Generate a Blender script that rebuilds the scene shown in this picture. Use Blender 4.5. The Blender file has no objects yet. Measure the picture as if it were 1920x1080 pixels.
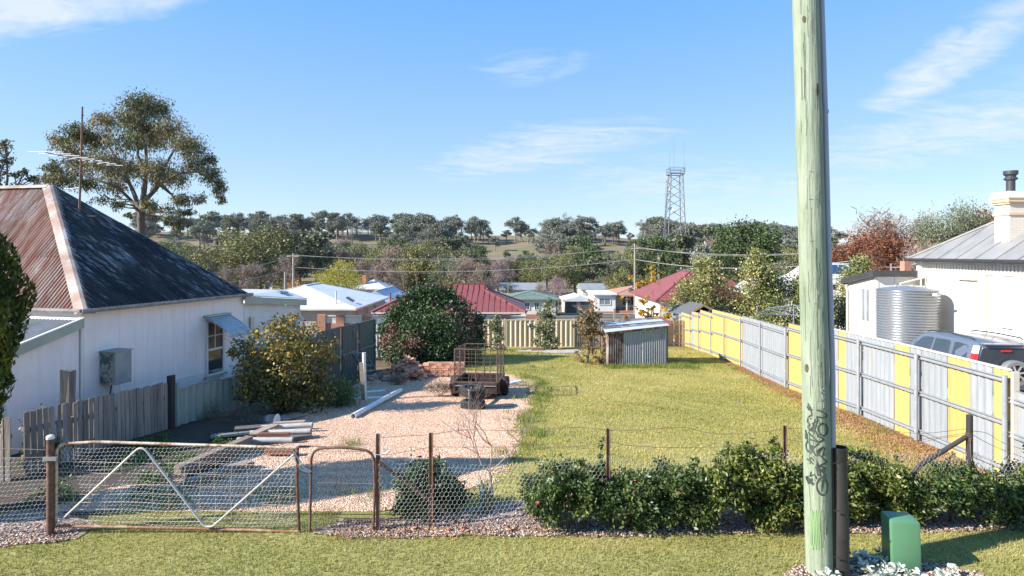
import bpy, bmesh, math, random
import numpy as np
from mathutils import Vector, Matrix

random.seed(7)
RNG = np.random.default_rng(11)
SC = bpy.context.scene
COL = SC.collection
R = math.radians

# ------------------------------------------------------------------ camera, sky, sun, exposure
CAM_Z = 3.95                      # a mast-height view from the street verge
FOC = 1100.0                      # focal length in photo pixels (1920 wide)
HOR = 475.0                       # photo row of the horizon
cam_data = bpy.data.cameras.new("camera")
cam = bpy.data.objects.new("camera", cam_data)
COL.objects.link(cam)
cam.location = (0, 0, CAM_Z)
cam.rotation_euler = (R(90), 0, 0)
cam_data.sensor_width = 36
cam_data.lens = FOC / 1920 * 36
cam_data.shift_y = -(540 - HOR) / 1920
cam_data.clip_end = 6000
cam_data.clip_start = 0.1
SC.camera = cam

SUN_EL, SUN_AZ = 31.0, 17.0       # light travels to +X, turned SUN_AZ towards +Y
world = bpy.data.worlds.new("World")
SC.world = world
world.use_nodes = True
wn, wl = world.node_tree.nodes, world.node_tree.links
wn.clear()
w_out = wn.new("ShaderNodeOutputWorld")
w_bg = wn.new("ShaderNodeBackground")
w_sky = wn.new("ShaderNodeTexSky")
w_sky.sky_type = 'NISHITA'
w_sky.sun_disc = False
w_sky.sun_elevation = R(SUN_EL)
w_sky.sun_rotation = R(270 - SUN_AZ)
w_sky.altitude = 300
w_sky.air_density = 1.0
w_sky.dust_density = 0.1
w_sky.ozone_density = 1.2
w_bg.inputs["Strength"].default_value = 0.078
# thin high cloud, laid out on a flat layer overhead (direction divided by its height)
w_tc = wn.new("ShaderNodeTexCoord")
w_sep = wn.new("ShaderNodeSeparateXYZ")
wl.new(w_tc.outputs["Generated"], w_sep.inputs[0])


def wmath(op, a, b=None, clamp=False):
    n = wn.new("ShaderNodeMath")
    n.operation = op
    n.use_clamp = clamp
    for i, v in enumerate((a, b)):
        if v is None:
            continue
        if isinstance(v, (int, float)):
            n.inputs[i].default_value = v
        else:
            wl.new(v, n.inputs[i])
    return n.outputs[0]


zc = wmath('ADD', wmath('MAXIMUM', w_sep.outputs[2], 0.0), 0.10)
cu = wmath('DIVIDE', w_sep.outputs[0], zc)
cv = wmath('DIVIDE', w_sep.outputs[1], zc)
w_comb = wn.new("ShaderNodeCombineXYZ")
wl.new(cu, w_comb.inputs[0])
wl.new(cv, w_comb.inputs[1])


def wnoise(scale, detail, rough, dist, rot, sc):
    mp = wn.new("ShaderNodeMapping")
    mp.inputs["Rotation"].default_value = (0, 0, R(rot))
    mp.inputs["Scale"].default_value = sc
    wl.new(w_comb.outputs[0], mp.inputs["Vector"])
    n = wn.new("ShaderNodeTexNoise")
    n.inputs["Scale"].default_value = scale
    n.inputs["Detail"].default_value = detail
    n.inputs["Roughness"].default_value = rough
    n.inputs["Distortion"].default_value = dist
    wl.new(mp.outputs[0], n.inputs["Vector"])
    return n.outputs["Fac"]


def blob(cx, cy, rx, ry, rot):
    """soft elliptical patch of the cloud layer, 1 in its middle"""
    c, s = math.cos(R(rot)), math.sin(R(rot))
    dx, dy = wmath('SUBTRACT', cu, cx), wmath('SUBTRACT', cv, cy)
    a = wmath('DIVIDE', wmath('ADD', wmath('MULTIPLY', dx, c), wmath('MULTIPLY', dy, s)), rx)
    b = wmath('DIVIDE', wmath('SUBTRACT', wmath('MULTIPLY', dy, c), wmath('MULTIPLY', dx, s)), ry)
    r2 = wmath('ADD', wmath('MULTIPLY', a, a), wmath('MULTIPLY', b, b))
    return wmath('SUBTRACT', 1.0, wmath('MINIMUM', r2, 1.0), clamp=True)


streak = wnoise(2.6, 9, 0.66, 1.3, 62, (0.7, 1.25, 1))
fine = wnoise(7.5, 8, 0.65, 1.0, 70, (0.5, 1.3, 1))
tex = wmath('ADD', wmath('MULTIPLY', streak, 0.68), wmath('MULTIPLY', fine, 0.32))
W_BLOBS = [(-1.5, 1.70, 0.85, 0.34, -14, 1.25), (1.63, 2.2, 0.85, 0.20, 80, 0.9), (2.25, 3.1, 1.3, 0.75, 95, 0.68),
           (0.13, 3.7, 1.25, 0.60, -46, 0.74), (0.09, 2.39, 0.32, 0.22, -20, 0.55), (1.6, 4.6, 2.2, 1.2, 10, 0.55)]
dens = None
for (cx_, cy_, rx_, ry_, ro_, am_) in W_BLOBS:
    bl = wmath('MULTIPLY', blob(cx_, cy_, rx_, ry_, ro_), am_)
    dens = bl if dens is None else wmath('MAXIMUM', dens, bl)
dens = wmath('ADD', dens, 0.10)
cl = wmath('ADD', wmath('MULTIPLY', wmath('SUBTRACT', tex, 0.5), 3.6), wmath('SUBTRACT', wmath('MULTIPLY', dens, 1.25), 0.46), clamp=True)
cl = wmath('MULTIPLY', cl, wmath('MINIMUM', wmath('ADD', dens, 0.05), 0.78))
w_mix = wn.new("ShaderNodeMix")
w_mix.data_type = 'RGBA'
w_mix.inputs[7].default_value = (5.0, 5.3, 5.6, 1)
wl.new(cl, w_mix.inputs[0])
w_hs = wn.new("ShaderNodeHueSaturation")
w_hs.inputs["Saturation"].default_value = 1.1
wl.new(w_sky.outputs[0], w_hs.inputs["Color"])
# the hazier, flatter blue of the day: the sky's own gradient evened out a little
w_flat = wn.new("ShaderNodeMix")
w_flat.data_type = 'RGBA'
w_flat.inputs[0].default_value = 0.72
w_hor = wn.new("ShaderNodeMix")
w_hor.data_type = 'RGBA'
w_hor.inputs[6].default_value = (3.9, 4.9, 5.7, 1)
w_hor.inputs[7].default_value = (0.92, 2.95, 6.6, 1)
wl.new(wmath('POWER', wmath('MULTIPLY', wmath('MAXIMUM', w_sep.outputs[2], 0.0), 2.3, True), 0.75), w_hor.inputs[0])
wl.new(w_hor.outputs[2], w_flat.inputs[7])
wl.new(w_hs.outputs[0], w_flat.inputs[6])
wl.new(w_flat.outputs[2], w_mix.inputs[6])
wl.new(w_mix.outputs[2], w_bg.inputs["Color"])
wl.new(w_bg.outputs[0], w_out.inputs[0])

sun_data = bpy.data.lights.new("sun", 'SUN')
sun_data.energy = 5.0
sun_data.angle = R(0.53)
sun_data.color = (1.0, 0.95, 0.87)
sun = bpy.data.objects.new("sun", sun_data)
COL.objects.link(sun)
SUN_DIR = Vector((math.cos(R(SUN_AZ)) * math.cos(R(SUN_EL)), math.sin(R(SUN_AZ)) * math.cos(R(SUN_EL)), -math.sin(R(SUN_EL))))
sun.rotation_euler = SUN_DIR.to_track_quat('-Z', 'Y').to_euler()
sun.location = (-30, -10, 30)

SC.view_settings.view_transform = 'Standard'
SC.view_settings.look = 'None'
SC.view_settings.gamma = 1.0
SC.view_settings.use_curve_mapping = False
SC.view_settings.exposure = 1.22
SC.render.engine = 'CYCLES'
SC.cycles.max_bounces = 6
SC.cycles.transparent_max_bounces = 12


# ------------------------------------------------------------------ tagging and linking
def tag(o, label=None, cat=None, group=None, kind=None):
    if label:
        o["label"] = label
    if cat:
        o["category"] = cat
    if group:
        o["group"] = group
    if kind:
        o["kind"] = kind
    return o


ORIG = {}                          # world position of every object's own origin (things are built unrotated)


def thing(name, label, cat, loc=(0, 0, 0), group=None):
    o = bpy.data.objects.new(name, None)
    o.empty_display_size = 0.3
    COL.objects.link(o)
    o.location = loc
    ORIG[o.name] = Vector(loc)
    return tag(o, label, cat, group)


def link_mesh(name, me, material, parent=None, loc=None):
    """links a mesh whose coordinates are world ones (or already local when loc is given)"""
    o = bpy.data.objects.new(name, me)
    COL.objects.link(o)
    if material is not None:
        me.materials.append(material)
    if parent is not None:
        o.parent = parent
        po = ORIG.get(parent.name, Vector((0, 0, 0)))
        me.transform(Matrix.Translation(-po))
        ORIG[o.name] = po
    else:
        ORIG[o.name] = Vector((0, 0, 0))
    return o


def recenter(o):
    """puts a single-mesh thing's origin at the middle of its base"""
    co = np.empty(len(o.data.vertices) * 3)
    o.data.vertices.foreach_get("co", co)
    co = co.reshape(-1, 3)
    c = Vector(((co[:, 0].min() + co[:, 0].max()) / 2, (co[:, 1].min() + co[:, 1].max()) / 2, co[:, 2].min()))
    o.data.transform(Matrix.Translation(-c))
    o.location = c
    ORIG[o.name] = c
    return o


def copy_tree(o, parent=None):
    c = o.copy()
    COL.objects.link(c)
    c.parent = parent
    for ch in o.children:
        copy_tree(ch, c)
    return c


# ------------------------------------------------------------------ mesh building
def np_mesh(name, V, F, tint=None):
    V = np.ascontiguousarray(V, dtype=np.float32)
    F = np.ascontiguousarray(F, dtype=np.int32)
    me = bpy.data.meshes.new(name)
    me.vertices.add(len(V))
    me.vertices.foreach_set("co", V.ravel())
    me.loops.add(F.size)
    me.loops.foreach_set("vertex_index", F.ravel())
    me.polygons.add(len(F))
    me.polygons.foreach_set("loop_start", np.arange(0, F.size, F.shape[1], dtype=np.int32))
    me.update(calc_edges=True)
    if tint is not None:
        a = me.attributes.new("tint", 'FLOAT', 'POINT')
        a.data.foreach_set("value", np.ascontiguousarray(tint, dtype=np.float32))
    return me


class MB:
    """collects shapes and links them as one mesh object"""

    def __init__(self):
        self.v, self.f = [], []

    def add(self, vs, fs):
        b = len(self.v)
        self.v.extend([tuple(p) for p in vs])
        self.f.extend([tuple(i + b for i in q) for q in fs])
        return self

    def hexa(self, p):
        """8 points: bottom ring 0-3, top ring 4-7"""
        return self.add(p, [(3, 2, 1, 0), (4, 5, 6, 7), (0, 1, 5, 4), (1, 2, 6, 5), (2, 3, 7, 6), (3, 0, 4, 7)])

    def box(self, c, s, rz=0.0, rx=0.0, ry=0.0, jit=0.0):
        m = Matrix.Rotation(rz, 3, 'Z') @ Matrix.Rotation(ry, 3, 'Y') @ Matrix.Rotation(rx, 3, 'X')
        c = Vector(c)
        pts = []
        for z in (-.5, .5):
            for x, y in ((-.5, -.5), (.5, -.5), (.5, .5), (-.5, .5)):
                p = Vector((x * s[0], y * s[1], z * s[2]))
                if jit:
                    p += Vector((random.uniform(-jit, jit), random.uniform(-jit, jit), random.uniform(-jit, jit)))
                pts.append(c + m @ p)
        return self.hexa(pts)

    def bar(self, a, b, w, h, up=(0, 0, 1)):
        """box section bar from a to b, w wide, h high"""
        a, b = Vector(a), Vector(b)
        d = (b - a).normalized()
        s = d.cross(Vector(up))
        if s.length < 1e-4:
            s = d.cross(Vector((0, 1, 0)))
        s.normalize()
        u = s.cross(d).normalized()
        pts = []
        for p in (a, b):
            for x, y in ((-.5, -.5), (.5, -.5), (.5, .5), (-.5, .5)):
                pts.append(p + s * (x * w) + u * (y * h))
        return self.hexa(pts)

    def tube(self, pts, r, n=8, cap=True):
        pts = [Vector(p) for p in pts]
        rs = r if isinstance(r, (list, tuple)) else [r] * len(pts)
        rings = []
        ref = None
        for i, p in enumerate(pts):
            d = (pts[min(i + 1, len(pts) - 1)] - pts[max(i - 1, 0)])
            if d.length < 1e-9:
                d = Vector((0, 0, 1))
            d.normalize()
            if ref is None:
                ref = Vector((0, 0, 1)) if abs(d.z) < 0.9 else Vector((1, 0, 0))
            s = d.cross(ref)
            if s.length < 1e-5:
                s = d.cross(Vector((0, 1, 0)))
            s.normalize()
            u = s.cross(d).normalized()
            ref = u
            rings.append([p + (s * math.cos(2 * math.pi * k / n) + u * math.sin(2 * math.pi * k / n)) * rs[i] for k in range(n)])
        vs = [q for ring in rings for q in ring]
        fs = []
        for i in range(len(rings) - 1):
            for k in range(n):
                a, b = i * n + k, i * n + (k + 1) % n
                fs.append((a, b, b + n, a + n))
        if cap:
            fs.append(tuple(range(n - 1, -1, -1)))
            fs.append(tuple((len(rings) - 1) * n + k for k in range(n)))
        return self.add(vs, fs)

    def lathe(self, c, prof, n=24, axis='Z'):
        """profile of (radius, height) turned about an axis through c"""
        vs, fs = [], []
        for (r, h) in prof:
            for k in range(n):
                a = 2 * math.pi * k / n
                x, y = r * math.cos(a), r * math.sin(a)
                p = {'Z': (x, y, h), 'X': (h, x, y), 'Y': (x, h, y)}[axis]
                vs.append((c[0] + p[0], c[1] + p[1], c[2] + p[2]))
        for i in range(len(prof) - 1):
            for k in range(n):
                a, b = i * n + k, i * n + (k + 1) % n
                fs.append((a, b, b + n, a + n))
        return self.add(vs, fs)

    def prism(self, poly, vec):
        """polygon (list of points) pushed along vec"""
        n = len(poly)
        vec = Vector(vec)
        vs = [Vector(p) for p in poly] + [Vector(p) + vec for p in poly]
        fs = [tuple(range(n - 1, -1, -1)), tuple(range(n, 2 * n))]
        for i in range(n):
            j = (i + 1) % n
            fs.append((i, j, j + n, i + n))
        return self.add(vs, fs)

    def quad(self, *p):
        return self.add(p, [tuple(range(len(p)))])

    def mesh(self, name):
        me = bpy.data.meshes.new(name)
        me.from_pydata(self.v, [], self.f)
        me.update()
        return me

    def build(self, name, material, parent=None, smooth=False, bevel=0.0):
        me = self.mesh(name)
        bm = bmesh.new()
        bm.from_mesh(me)
        bmesh.ops.recalc_face_normals(bm, faces=bm.faces)
        if bevel:
            bmesh.ops.bevel(bm, geom=[e for e in bm.edges if len(e.link_faces) == 2 and e.calc_face_angle(0) > 0.6], offset=bevel, segments=2, affect='EDGES', profile=0.6)
        bm.to_mesh(me)
        bm.free()
        if smooth:
            me.shade_smooth()
            try:
                me.set_sharp_from_angle(angle=R(40))
            except Exception:
                pass
        return link_mesh(name, me, material, parent)


def at(px, d, z=None, py=None):
    """world point seen at photo column px, at depth d, at height z or at photo row py"""
    if z is None:
        z = CAM_Z - (py - HOR) / FOC * d
    return Vector(((px - 960) / FOC * d, d, z))


def zrow(py, d):
    return CAM_Z - (py - HOR) / FOC * d


# ------------------------------------------------------------------ materials
MATS = {}


def lin(r, g, b):
    """8-bit display colour to linear"""
    return tuple(((c / 255 + 0.055) / 1.055) ** 2.4 if c > 10 else c / 255 / 12.92 for c in (r, g, b))


class NT:
    def __init__(self, name):
        self.m = bpy.data.materials.new(name)
        self.m.use_nodes = True
        self.n, self.l = self.m.node_tree.nodes, self.m.node_tree.links
        self.bsdf = self.n["Principled BSDF"]
        self.out = self.n["Material Output"]
        MATS[name] = self.m

    def new(self, t, **kw):
        n = self.n.new(t)
        for k, v in kw.items():
            setattr(n, k, v)
        return n

    def set(self, sock, v):
        if hasattr(v, "is_output"):
            self.l.new(v, sock)
        elif isinstance(v, (tuple, list)) and len(v) == 3 and sock.type == 'RGBA':
            sock.default_value = (*v, 1)
        else:
            sock.default_value = v

    def coord(self, scale=(1, 1, 1), rot=(0, 0, 0), out="Object"):
        tc = self.new("ShaderNodeTexCoord")
        mp = self.new("ShaderNodeMapping")
        mp.inputs["Scale"].default_value = scale
        mp.inputs["Rotation"].default_value = rot
        self.l.new(tc.outputs[out], mp.inputs["Vector"])
        return mp.outputs[0]

    def noise(self, vec, scale=5.0, detail=5.0, rough=0.6, dist=0.0):
        n = self.new("ShaderNodeTexNoise")
        self.l.new(vec, n.inputs["Vector"])
        n.inputs["Scale"].default_value = scale
        n.inputs["Detail"].default_value = detail
        n.inputs["Roughness"].default_value = rough
        n.inputs["Distortion"].default_value = dist
        return n.outputs["Fac"]

    def voro(self, vec, scale=5.0, feature='F1', out="Distance", rand=1.0):
        n = self.new("ShaderNodeTexVoronoi", feature=feature)
        self.l.new(vec, n.inputs["Vector"])
        n.inputs["Scale"].default_value = scale
        n.inputs["Randomness"].default_value = rand
        return n.outputs[out]

    def ramp(self, fac, stops, interp='LINEAR'):
        n = self.new("ShaderNodeValToRGB")
        cr = n.color_ramp
        cr.interpolation = interp
        while len(cr.elements) < len(stops):
            cr.elements.new(0.5)
        for e, (p, c) in zip(cr.elements, stops):
            e.position = p
            e.color = (*c, 1) if len(c) == 3 else c
        self.l.new(fac, n.inputs[0])
        return n.outputs[0]

    def mix(self, fac, a, b, blend='MIX'):
        n = self.new("ShaderNodeMix", data_type='RGBA', blend_type=blend)
        self.set(n.inputs[0], fac)
        self.set(n.inputs[6], a)
        self.set(n.inputs[7], b)
        return n.outputs[2]

    def math(self, op, a, b=0.0, clamp=False):
        n = self.new("ShaderNodeMath", operation=op, use_clamp=clamp)
        self.set(n.inputs[0], a)
        self.set(n.inputs[1], b)
        return n.outputs[0]

    def step(self, fac, lo, hi):
        n = self.new("ShaderNodeMapRange")
        self.l.new(fac, n.inputs[0])
        n.inputs[1].default_value = lo
        n.inputs[2].default_value = hi
        return n.outputs[0]

    def attr(self, name):
        n = self.new("ShaderNodeAttribute", attribute_name=name)
        return n.outputs["Fac"]

    def bump(self, h, strength=0.3, dist=0.02):
        b = self.new("ShaderNodeBump")
        b.inputs["Strength"].default_value = strength
        b.inputs["Distance"].default_value = dist
        self.l.new(h, b.inputs["Height"])
        self.l.new(b.outputs[0], self.bsdf.inputs["Normal"])

    def fin(self, color, rough=0.8, metal=0.0, spec=None):
        self.set(self.bsdf.inputs["Base Color"], color)
        self.set(self.bsdf.inputs["Roughness"], rough)
        self.set(self.bsdf.inputs["Metallic"], metal)
        if spec is not None:
            self.bsdf.inputs["Specular IOR Level"].default_value = spec
        return self.m


def plain(name, c1, c2=None, scale=4.0, rough=0.75, metal=0.0, stretch=(1, 1, 1), bump=0.0, bscale=None, lo=0.35, hi=0.7, spec=None, rnd=0.0, detail=6):
    """noise between two colours, optional bump, optional per-object brightness change"""
    t = NT(name)
    v = t.coord(stretch)
    c2 = c2 or tuple(x * 0.8 for x in c1)
    n = t.noise(v, scale, detail)
    col = t.mix(t.step(n, lo, hi), c1, c2)
    if rnd:
        oi = t.new("ShaderNodeObjectInfo")
        k = t.math('ADD', t.math('MULTIPLY', oi.outputs["Random"], 2 * rnd), 1 - rnd)
        hs = t.new("ShaderNodeHueSaturation")
        t.l.new(k, hs.inputs["Value"])
        t.l.new(col, hs.inputs["Color"])
        col = hs.outputs[0]
    if bump:
        t.bump(t.noise(v, bscale or scale * 4, 5), bump, 0.02)
    return t.fin(col, rough, metal, spec)


def leafmat(name, stops, trans=0.3, rough=0.5, spec=0.3):
    """leaf colours picked by the per-leaf tint, with some light coming through"""
    t = NT(name)
    col = t.ramp(t.attr("tint"), stops)
    t.fin(col, rough, 0, spec)
    tr = t.new("ShaderNodeBsdfTranslucent")
    t.l.new(col, tr.inputs["Color"])
    mx = t.new("ShaderNodeMixShader")
    mx.inputs[0].default_value = trans
    t.l.new(t.bsdf.outputs[0], mx.inputs[1])
    t.l.new(tr.outputs[0], mx.inputs[2])
    t.l.new(mx.outputs[0], t.out.inputs["Surface"])
    return t.m


def glassmat(name, col=(0.02, 0.025, 0.03)):
    t = NT(name)
    n = t.noise(t.coord((1, 1, 1)), 1.3, 2)
    c = t.mix(n, col, tuple(x * 2.2 + 0.01 for x in col))
    return t.fin(c, 0.06, 0, 0.8)


M_white = plain("white_paint", (0.74, 0.73, 0.71), (0.62, 0.60, 0.57), 2.0, 0.6)
M_cream = plain("cream_paint", (0.62, 0.55, 0.44), (0.54, 0.47, 0.37), 2.0, 0.6)
M_trim_grey = plain("grey_green_trim", (0.42, 0.44, 0.36), (0.33, 0.35, 0.29), 3.0, 0.6)
M_dark_trim = plain("charcoal_trim", (0.035, 0.036, 0.040), (0.05, 0.05, 0.055), 2.0, 0.5)
M_black = plain("black_plastic", (0.012, 0.012, 0.013), (0.02, 0.02, 0.02), 6.0, 0.45)
M_rubber = plain("tyre_rubber", (0.016, 0.016, 0.018), (0.035, 0.034, 0.032), 9.0, 0.8, bump=0.3, bscale=60)
M_galv = plain("galvanised_steel", (0.34, 0.36, 0.38), (0.24, 0.26, 0.28), 7.0, 0.45, 0.55)
M_rail = plain("galvanised_rail", (0.36, 0.375, 0.39), (0.27, 0.285, 0.30), 7.0, 0.45, 0.3)
M_wire = plain("netting_wire", (0.66, 0.66, 0.66), (0.5, 0.48, 0.45), 9.0, 0.5, 0.3)
M_rustwire = plain("rusty_wire", (0.16, 0.075, 0.04), (0.25, 0.2, 0.17), 9.0, 0.8)
M_pvc = plain("white_pvc", (0.72, 0.73, 0.74), (0.58, 0.57, 0.54), 3.0, 0.4)
M_conduit = plain("grey_conduit", (0.36, 0.38, 0.44), (0.31, 0.33, 0.38), 2.0, 0.5)
M_glass = glassmat("window_glass")
M_glass_pale = glassmat("curtained_glass", (0.12, 0.13, 0.14))
M_concrete = plain("concrete", (0.42, 0.39, 0.35), (0.30, 0.27, 0.24), 3.0, 0.9, bump=0.2)
M_ply = plain("plywood", (0.36, 0.24, 0.12), (0.26, 0.17, 0.08), 3.0, 0.8, stretch=(1, 1, 6))


def rustmat(name, steel, rust, lo, hi, scale=3.0, stretch=(1, 1, 1), rough=0.75, metal=0.1, bump=0.15):
    t = NT(name)
    v = t.coord(stretch)
    a = t.noise(v, scale, 8, 0.7)
    b = t.noise(v, scale * 7, 5, 0.6)
    f = t.step(t.math('ADD', t.math('MULTIPLY', a, 0.75), t.math('MULTIPLY', b, 0.25)), lo, hi)
    r2 = t.mix(b, rust, tuple(c * 0.45 for c in rust))
    s2 = t.mix(b, steel, tuple(c * 0.72 for c in steel))
    t.bump(b, bump, 0.01)
    return t.fin(t.mix(f, s2, r2), rough, metal)


M_rust = rustmat("rusty_steel", (0.22, 0.15, 0.12), (0.17, 0.07, 0.035), 0.38, 0.6, 5.0)
M_rust_gate = rustmat("rust_blotched_white_pipe", (0.62, 0.51, 0.40), (0.30, 0.12, 0.05), 0.46, 0.60, 6.0)
M_rust_rail = rustmat("mostly_rusted_white_pipe", (0.55, 0.40, 0.29), (0.36, 0.16, 0.075), 0.34, 0.52, 6.0)
M_rust_post = rustmat("rusty_post", (0.24, 0.16, 0.12), (0.16, 0.065, 0.04), 0.35, 0.55, 7.0)
M_trailer = rustmat("rusted_trailer_steel", (0.038, 0.022, 0.018), (0.085, 0.036, 0.024), 0.40, 0.62, 4.0, metal=0.0)
M_cage = rustmat("rusted_cage_pipe", (0.145, 0.115, 0.10), (0.12, 0.05, 0.03), 0.42, 0.58, 6.0)
M_shed = rustmat("weathered_corrugated_iron", (0.40, 0.42, 0.44), (0.15, 0.06, 0.035), 0.60, 0.70, 1.6, (1, 1, 0.35), 0.6, 0.25)
M_shed_rusty = rustmat("mostly_rusted_corrugated_iron", (0.30, 0.29, 0.28), (0.12, 0.05, 0.03), 0.40, 0.55, 2.2, (1, 1, 0.35), 0.7, 0.1)


def timber(name, a, b, along='Z', rough=0.85, rnd=0.25):
    st = {'X': (0.6, 9, 9), 'Y': (9, 0.6, 9), 'Z': (9, 9, 0.6)}[along]
    return plain(name, a, b, 3.0, rough, 0, st, bump=0.5, bscale=8.0, lo=0.3, hi=0.7, rnd=rnd)


M_paling = timber("weathered_grey_paling", (0.34, 0.285, 0.25), (0.165, 0.135, 0.115))
M_oldpost = timber("old_grey_post", (0.20, 0.175, 0.16), (0.07, 0.06, 0.055))
M_blackpost = timber("blackened_post", (0.05, 0.045, 0.045), (0.02, 0.018, 0.018))
M_board = timber("old_board", (0.36, 0.28, 0.22), (0.2, 0.15, 0.12), 'X')
M_beam = timber("weathered_beam", (0.30, 0.24, 0.19), (0.14, 0.105, 0.085), 'X')
M_redwood = timber("reddish_hardwood", (0.22, 0.09, 0.06), (0.12, 0.05, 0.035), 'X')
M_tanpaling = timber("tan_paling", (0.45, 0.35, 0.24), (0.27, 0.19, 0.13))


def corru_fence(name, c, rnd=0.06):
    """painted ribbed steel: weather streaks down the ribs and blotches of dust"""
    t = NT(name)
    n1 = t.noise(t.coord((5, 5, 0.45)), 2.5, 7, 0.7)
    n2 = t.noise(t.coord(), 1.7, 6, 0.65)
    col = t.mix(t.step(n1, 0.40, 0.72), c, tuple(x * 0.74 for x in c))
    col = t.mix(t.math('MULTIPLY', t.step(n2, 0.55, 0.75), 0.55), col, (c[0] * .55 + .12, c[1] * .5 + .09, c[2] * .45 + .06))
    oi = t.new("ShaderNodeObjectInfo")
    hs = t.new("ShaderNodeHueSaturation")
    t.l.new(t.math('ADD', t.math('MULTIPLY', oi.outputs["Random"], 2 * rnd), 1.06 - rnd), hs.inputs["Value"])
    t.l.new(col, hs.inputs["Color"])
    return t.fin(hs.outputs[0], 0.5, 0.0)


M_fgreen = corru_fence("pale_green_steel_sheet", (0.30, 0.35, 0.30))
M_fdark = corru_fence("dark_green_steel_sheet", (0.085, 0.115, 0.10))
M_fblue = corru_fence("blue_grey_steel_sheet", (0.16, 0.19, 0.26))
M_fcream = corru_fence("cream_steel_sheet", (0.54, 0.44, 0.31))
M_fgrey = corru_fence("grey_steel_sheet", (0.25, 0.265, 0.285))
M_fyellow = corru_fence("yellow_steel_sheet", (0.52, 0.345, 0.11))

# rusty front slope: brown rust, pale lichen streaks down the corrugations
def roofmat(name, base, streak, speck, rot=0.0, sc=(1, 1, 1)):
    t = NT(name)
    v = t.coord(sc)
    a = t.noise(v, 1.0, 8, 0.65, 0.4)
    b = t.noise(v, 2.3, 9, 0.75)
    b2 = t.noise(t.coord(), 0.5, 3, 0.5)
    c = t.noise(t.coord(), 26, 4, 0.7)
    col = t.mix(t.step(a, 0.42, 0.60), base, streak)
    f = t.math('ADD', t.math('MULTIPLY', b, 0.75), t.math('MULTIPLY', b2, 0.35))
    col = t.mix(t.math('MULTIPLY', t.step(f, 0.57, 0.70), t.step(c, 0.30, 0.58)), col, speck)
    oi = t.new("ShaderNodeObjectInfo")
    k = t.math('ADD', t.math('MULTIPLY', oi.outputs["Random"], 0.36), 0.82)
    hs = t.new("ShaderNodeHueSaturation")
    t.l.new(k, hs.inputs["Value"])
    t.l.new(col, hs.inputs["Color"])
    t.bump(c, 0.15, 0.01)
    return t.fin(hs.outputs[0], 0.85, 0.0, 0.25)


M_roof_rust = roofmat("rusted_roof_iron", (0.23, 0.095, 0.06), (0.34, 0.23, 0.18), (0.55, 0.50, 0.45), sc=(5.0, 0.45, 0.45))
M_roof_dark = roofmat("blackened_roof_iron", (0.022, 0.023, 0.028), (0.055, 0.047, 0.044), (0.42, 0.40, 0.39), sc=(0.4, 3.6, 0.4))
M_ridgecap = roofmat("rusted_ridge_capping", (0.30, 0.20, 0.16), (0.42, 0.36, 0.32), (0.56, 0.53, 0.50))
M_porch_roof = plain("pale_porch_iron", (0.34, 0.33, 0.31), (0.25, 0.23, 0.21), 2.0, 0.6, 0.1)
t = NT("white_wall_sheet")
n1 = t.noise(t.coord((4, 4, 0.5)), 2.2, 8, 0.7)
n2 = t.noise(t.coord(), 1.3, 7, 0.7)
col = t.mix(t.step(n1, 0.40, 0.75), (0.90, 0.80, 0.765), (0.80, 0.70, 0.665))
col = t.mix(t.math('MULTIPLY', t.step(n2, 0.60, 0.72), 0.5), col, (0.62, 0.54, 0.50))
t.bump(n2, 0.08, 0.02)
M_wall_left = t.fin(col, 0.65)
M_green_metal = plain("green_moulded_cabinet", (0.085, 0.205, 0.110), (0.078, 0.19, 0.10), 3.0, 0.42, bump=0.05, bscale=200)


def brickpaint(name, a, b, mortar, w=0.24, h=0.086, off=0.5, axes=(0, 2)):
    t = NT(name)
    tc = t.new("ShaderNodeTexCoord")
    sp = t.new("ShaderNodeSeparateXYZ")
    t.l.new(tc.outputs["Object"], sp.inputs[0])
    cb = t.new("ShaderNodeCombineXYZ")
    s = t.math('ADD', sp.outputs[0], sp.outputs[1])
    t.l.new(s, cb.inputs[0])
    t.l.new(sp.outputs[2], cb.inputs[1])
    bn = t.new("ShaderNodeTexBrick")
    t.l.new(cb.outputs[0], bn.inputs["Vector"])
    bn.inputs["Scale"].default_value = 1.0
    bn.inputs["Brick Width"].default_value = w
    bn.inputs["Row Height"].default_value = h
    bn.inputs["Mortar Size"].default_value = 0.008
    bn.inputs["Color1"].default_value = (*a, 1)
    bn.inputs["Color2"].default_value = (*b, 1)
    bn.inputs["Mortar"].default_value = (*mortar, 1)
    return t.fin(bn.outputs["Color"], 0.85)


M_brick_far = brickpaint("red_brickwork", (0.40, 0.15, 0.085), (0.30, 0.11, 0.065), (0.42, 0.34, 0.28))
M_brick_loose = plain("old_clay_brick", (0.50, 0.20, 0.105), (0.54, 0.36, 0.26), 6.0, 0.9, bump=0.4, bscale=40, rnd=0.38)
M_roof_red = plain("red_steel_roof", (0.225, 0.058, 0.048), (0.185, 0.047, 0.041), 1.0, 0.5)
M_roof_green = plain("green_tile_roof", (0.085, 0.135, 0.105), (0.17, 0.20, 0.16), 3.0, 0.6)
M_roof_white = plain("white_steel_roof", (0.62, 0.62, 0.63), (0.50, 0.50, 0.51), 0.8, 0.5)
M_roof_grey = plain("grey_steel_roof", (0.20, 0.205, 0.21), (0.26, 0.265, 0.265), 0.8, 0.5)
M_roof_blue = plain("blue_white_steel_roof", (0.34, 0.40, 0.48), (0.42, 0.47, 0.53), 0.8, 0.5)
M_roof_tile = plain("terracotta_tile_roof", (0.36, 0.19, 0.13), (0.28, 0.15, 0.11), 3.0, 0.8)
M_roof_slate = plain("dark_shingle", (0.075, 0.078, 0.082), (0.11, 0.11, 0.112), 12.0, 0.7)
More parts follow.
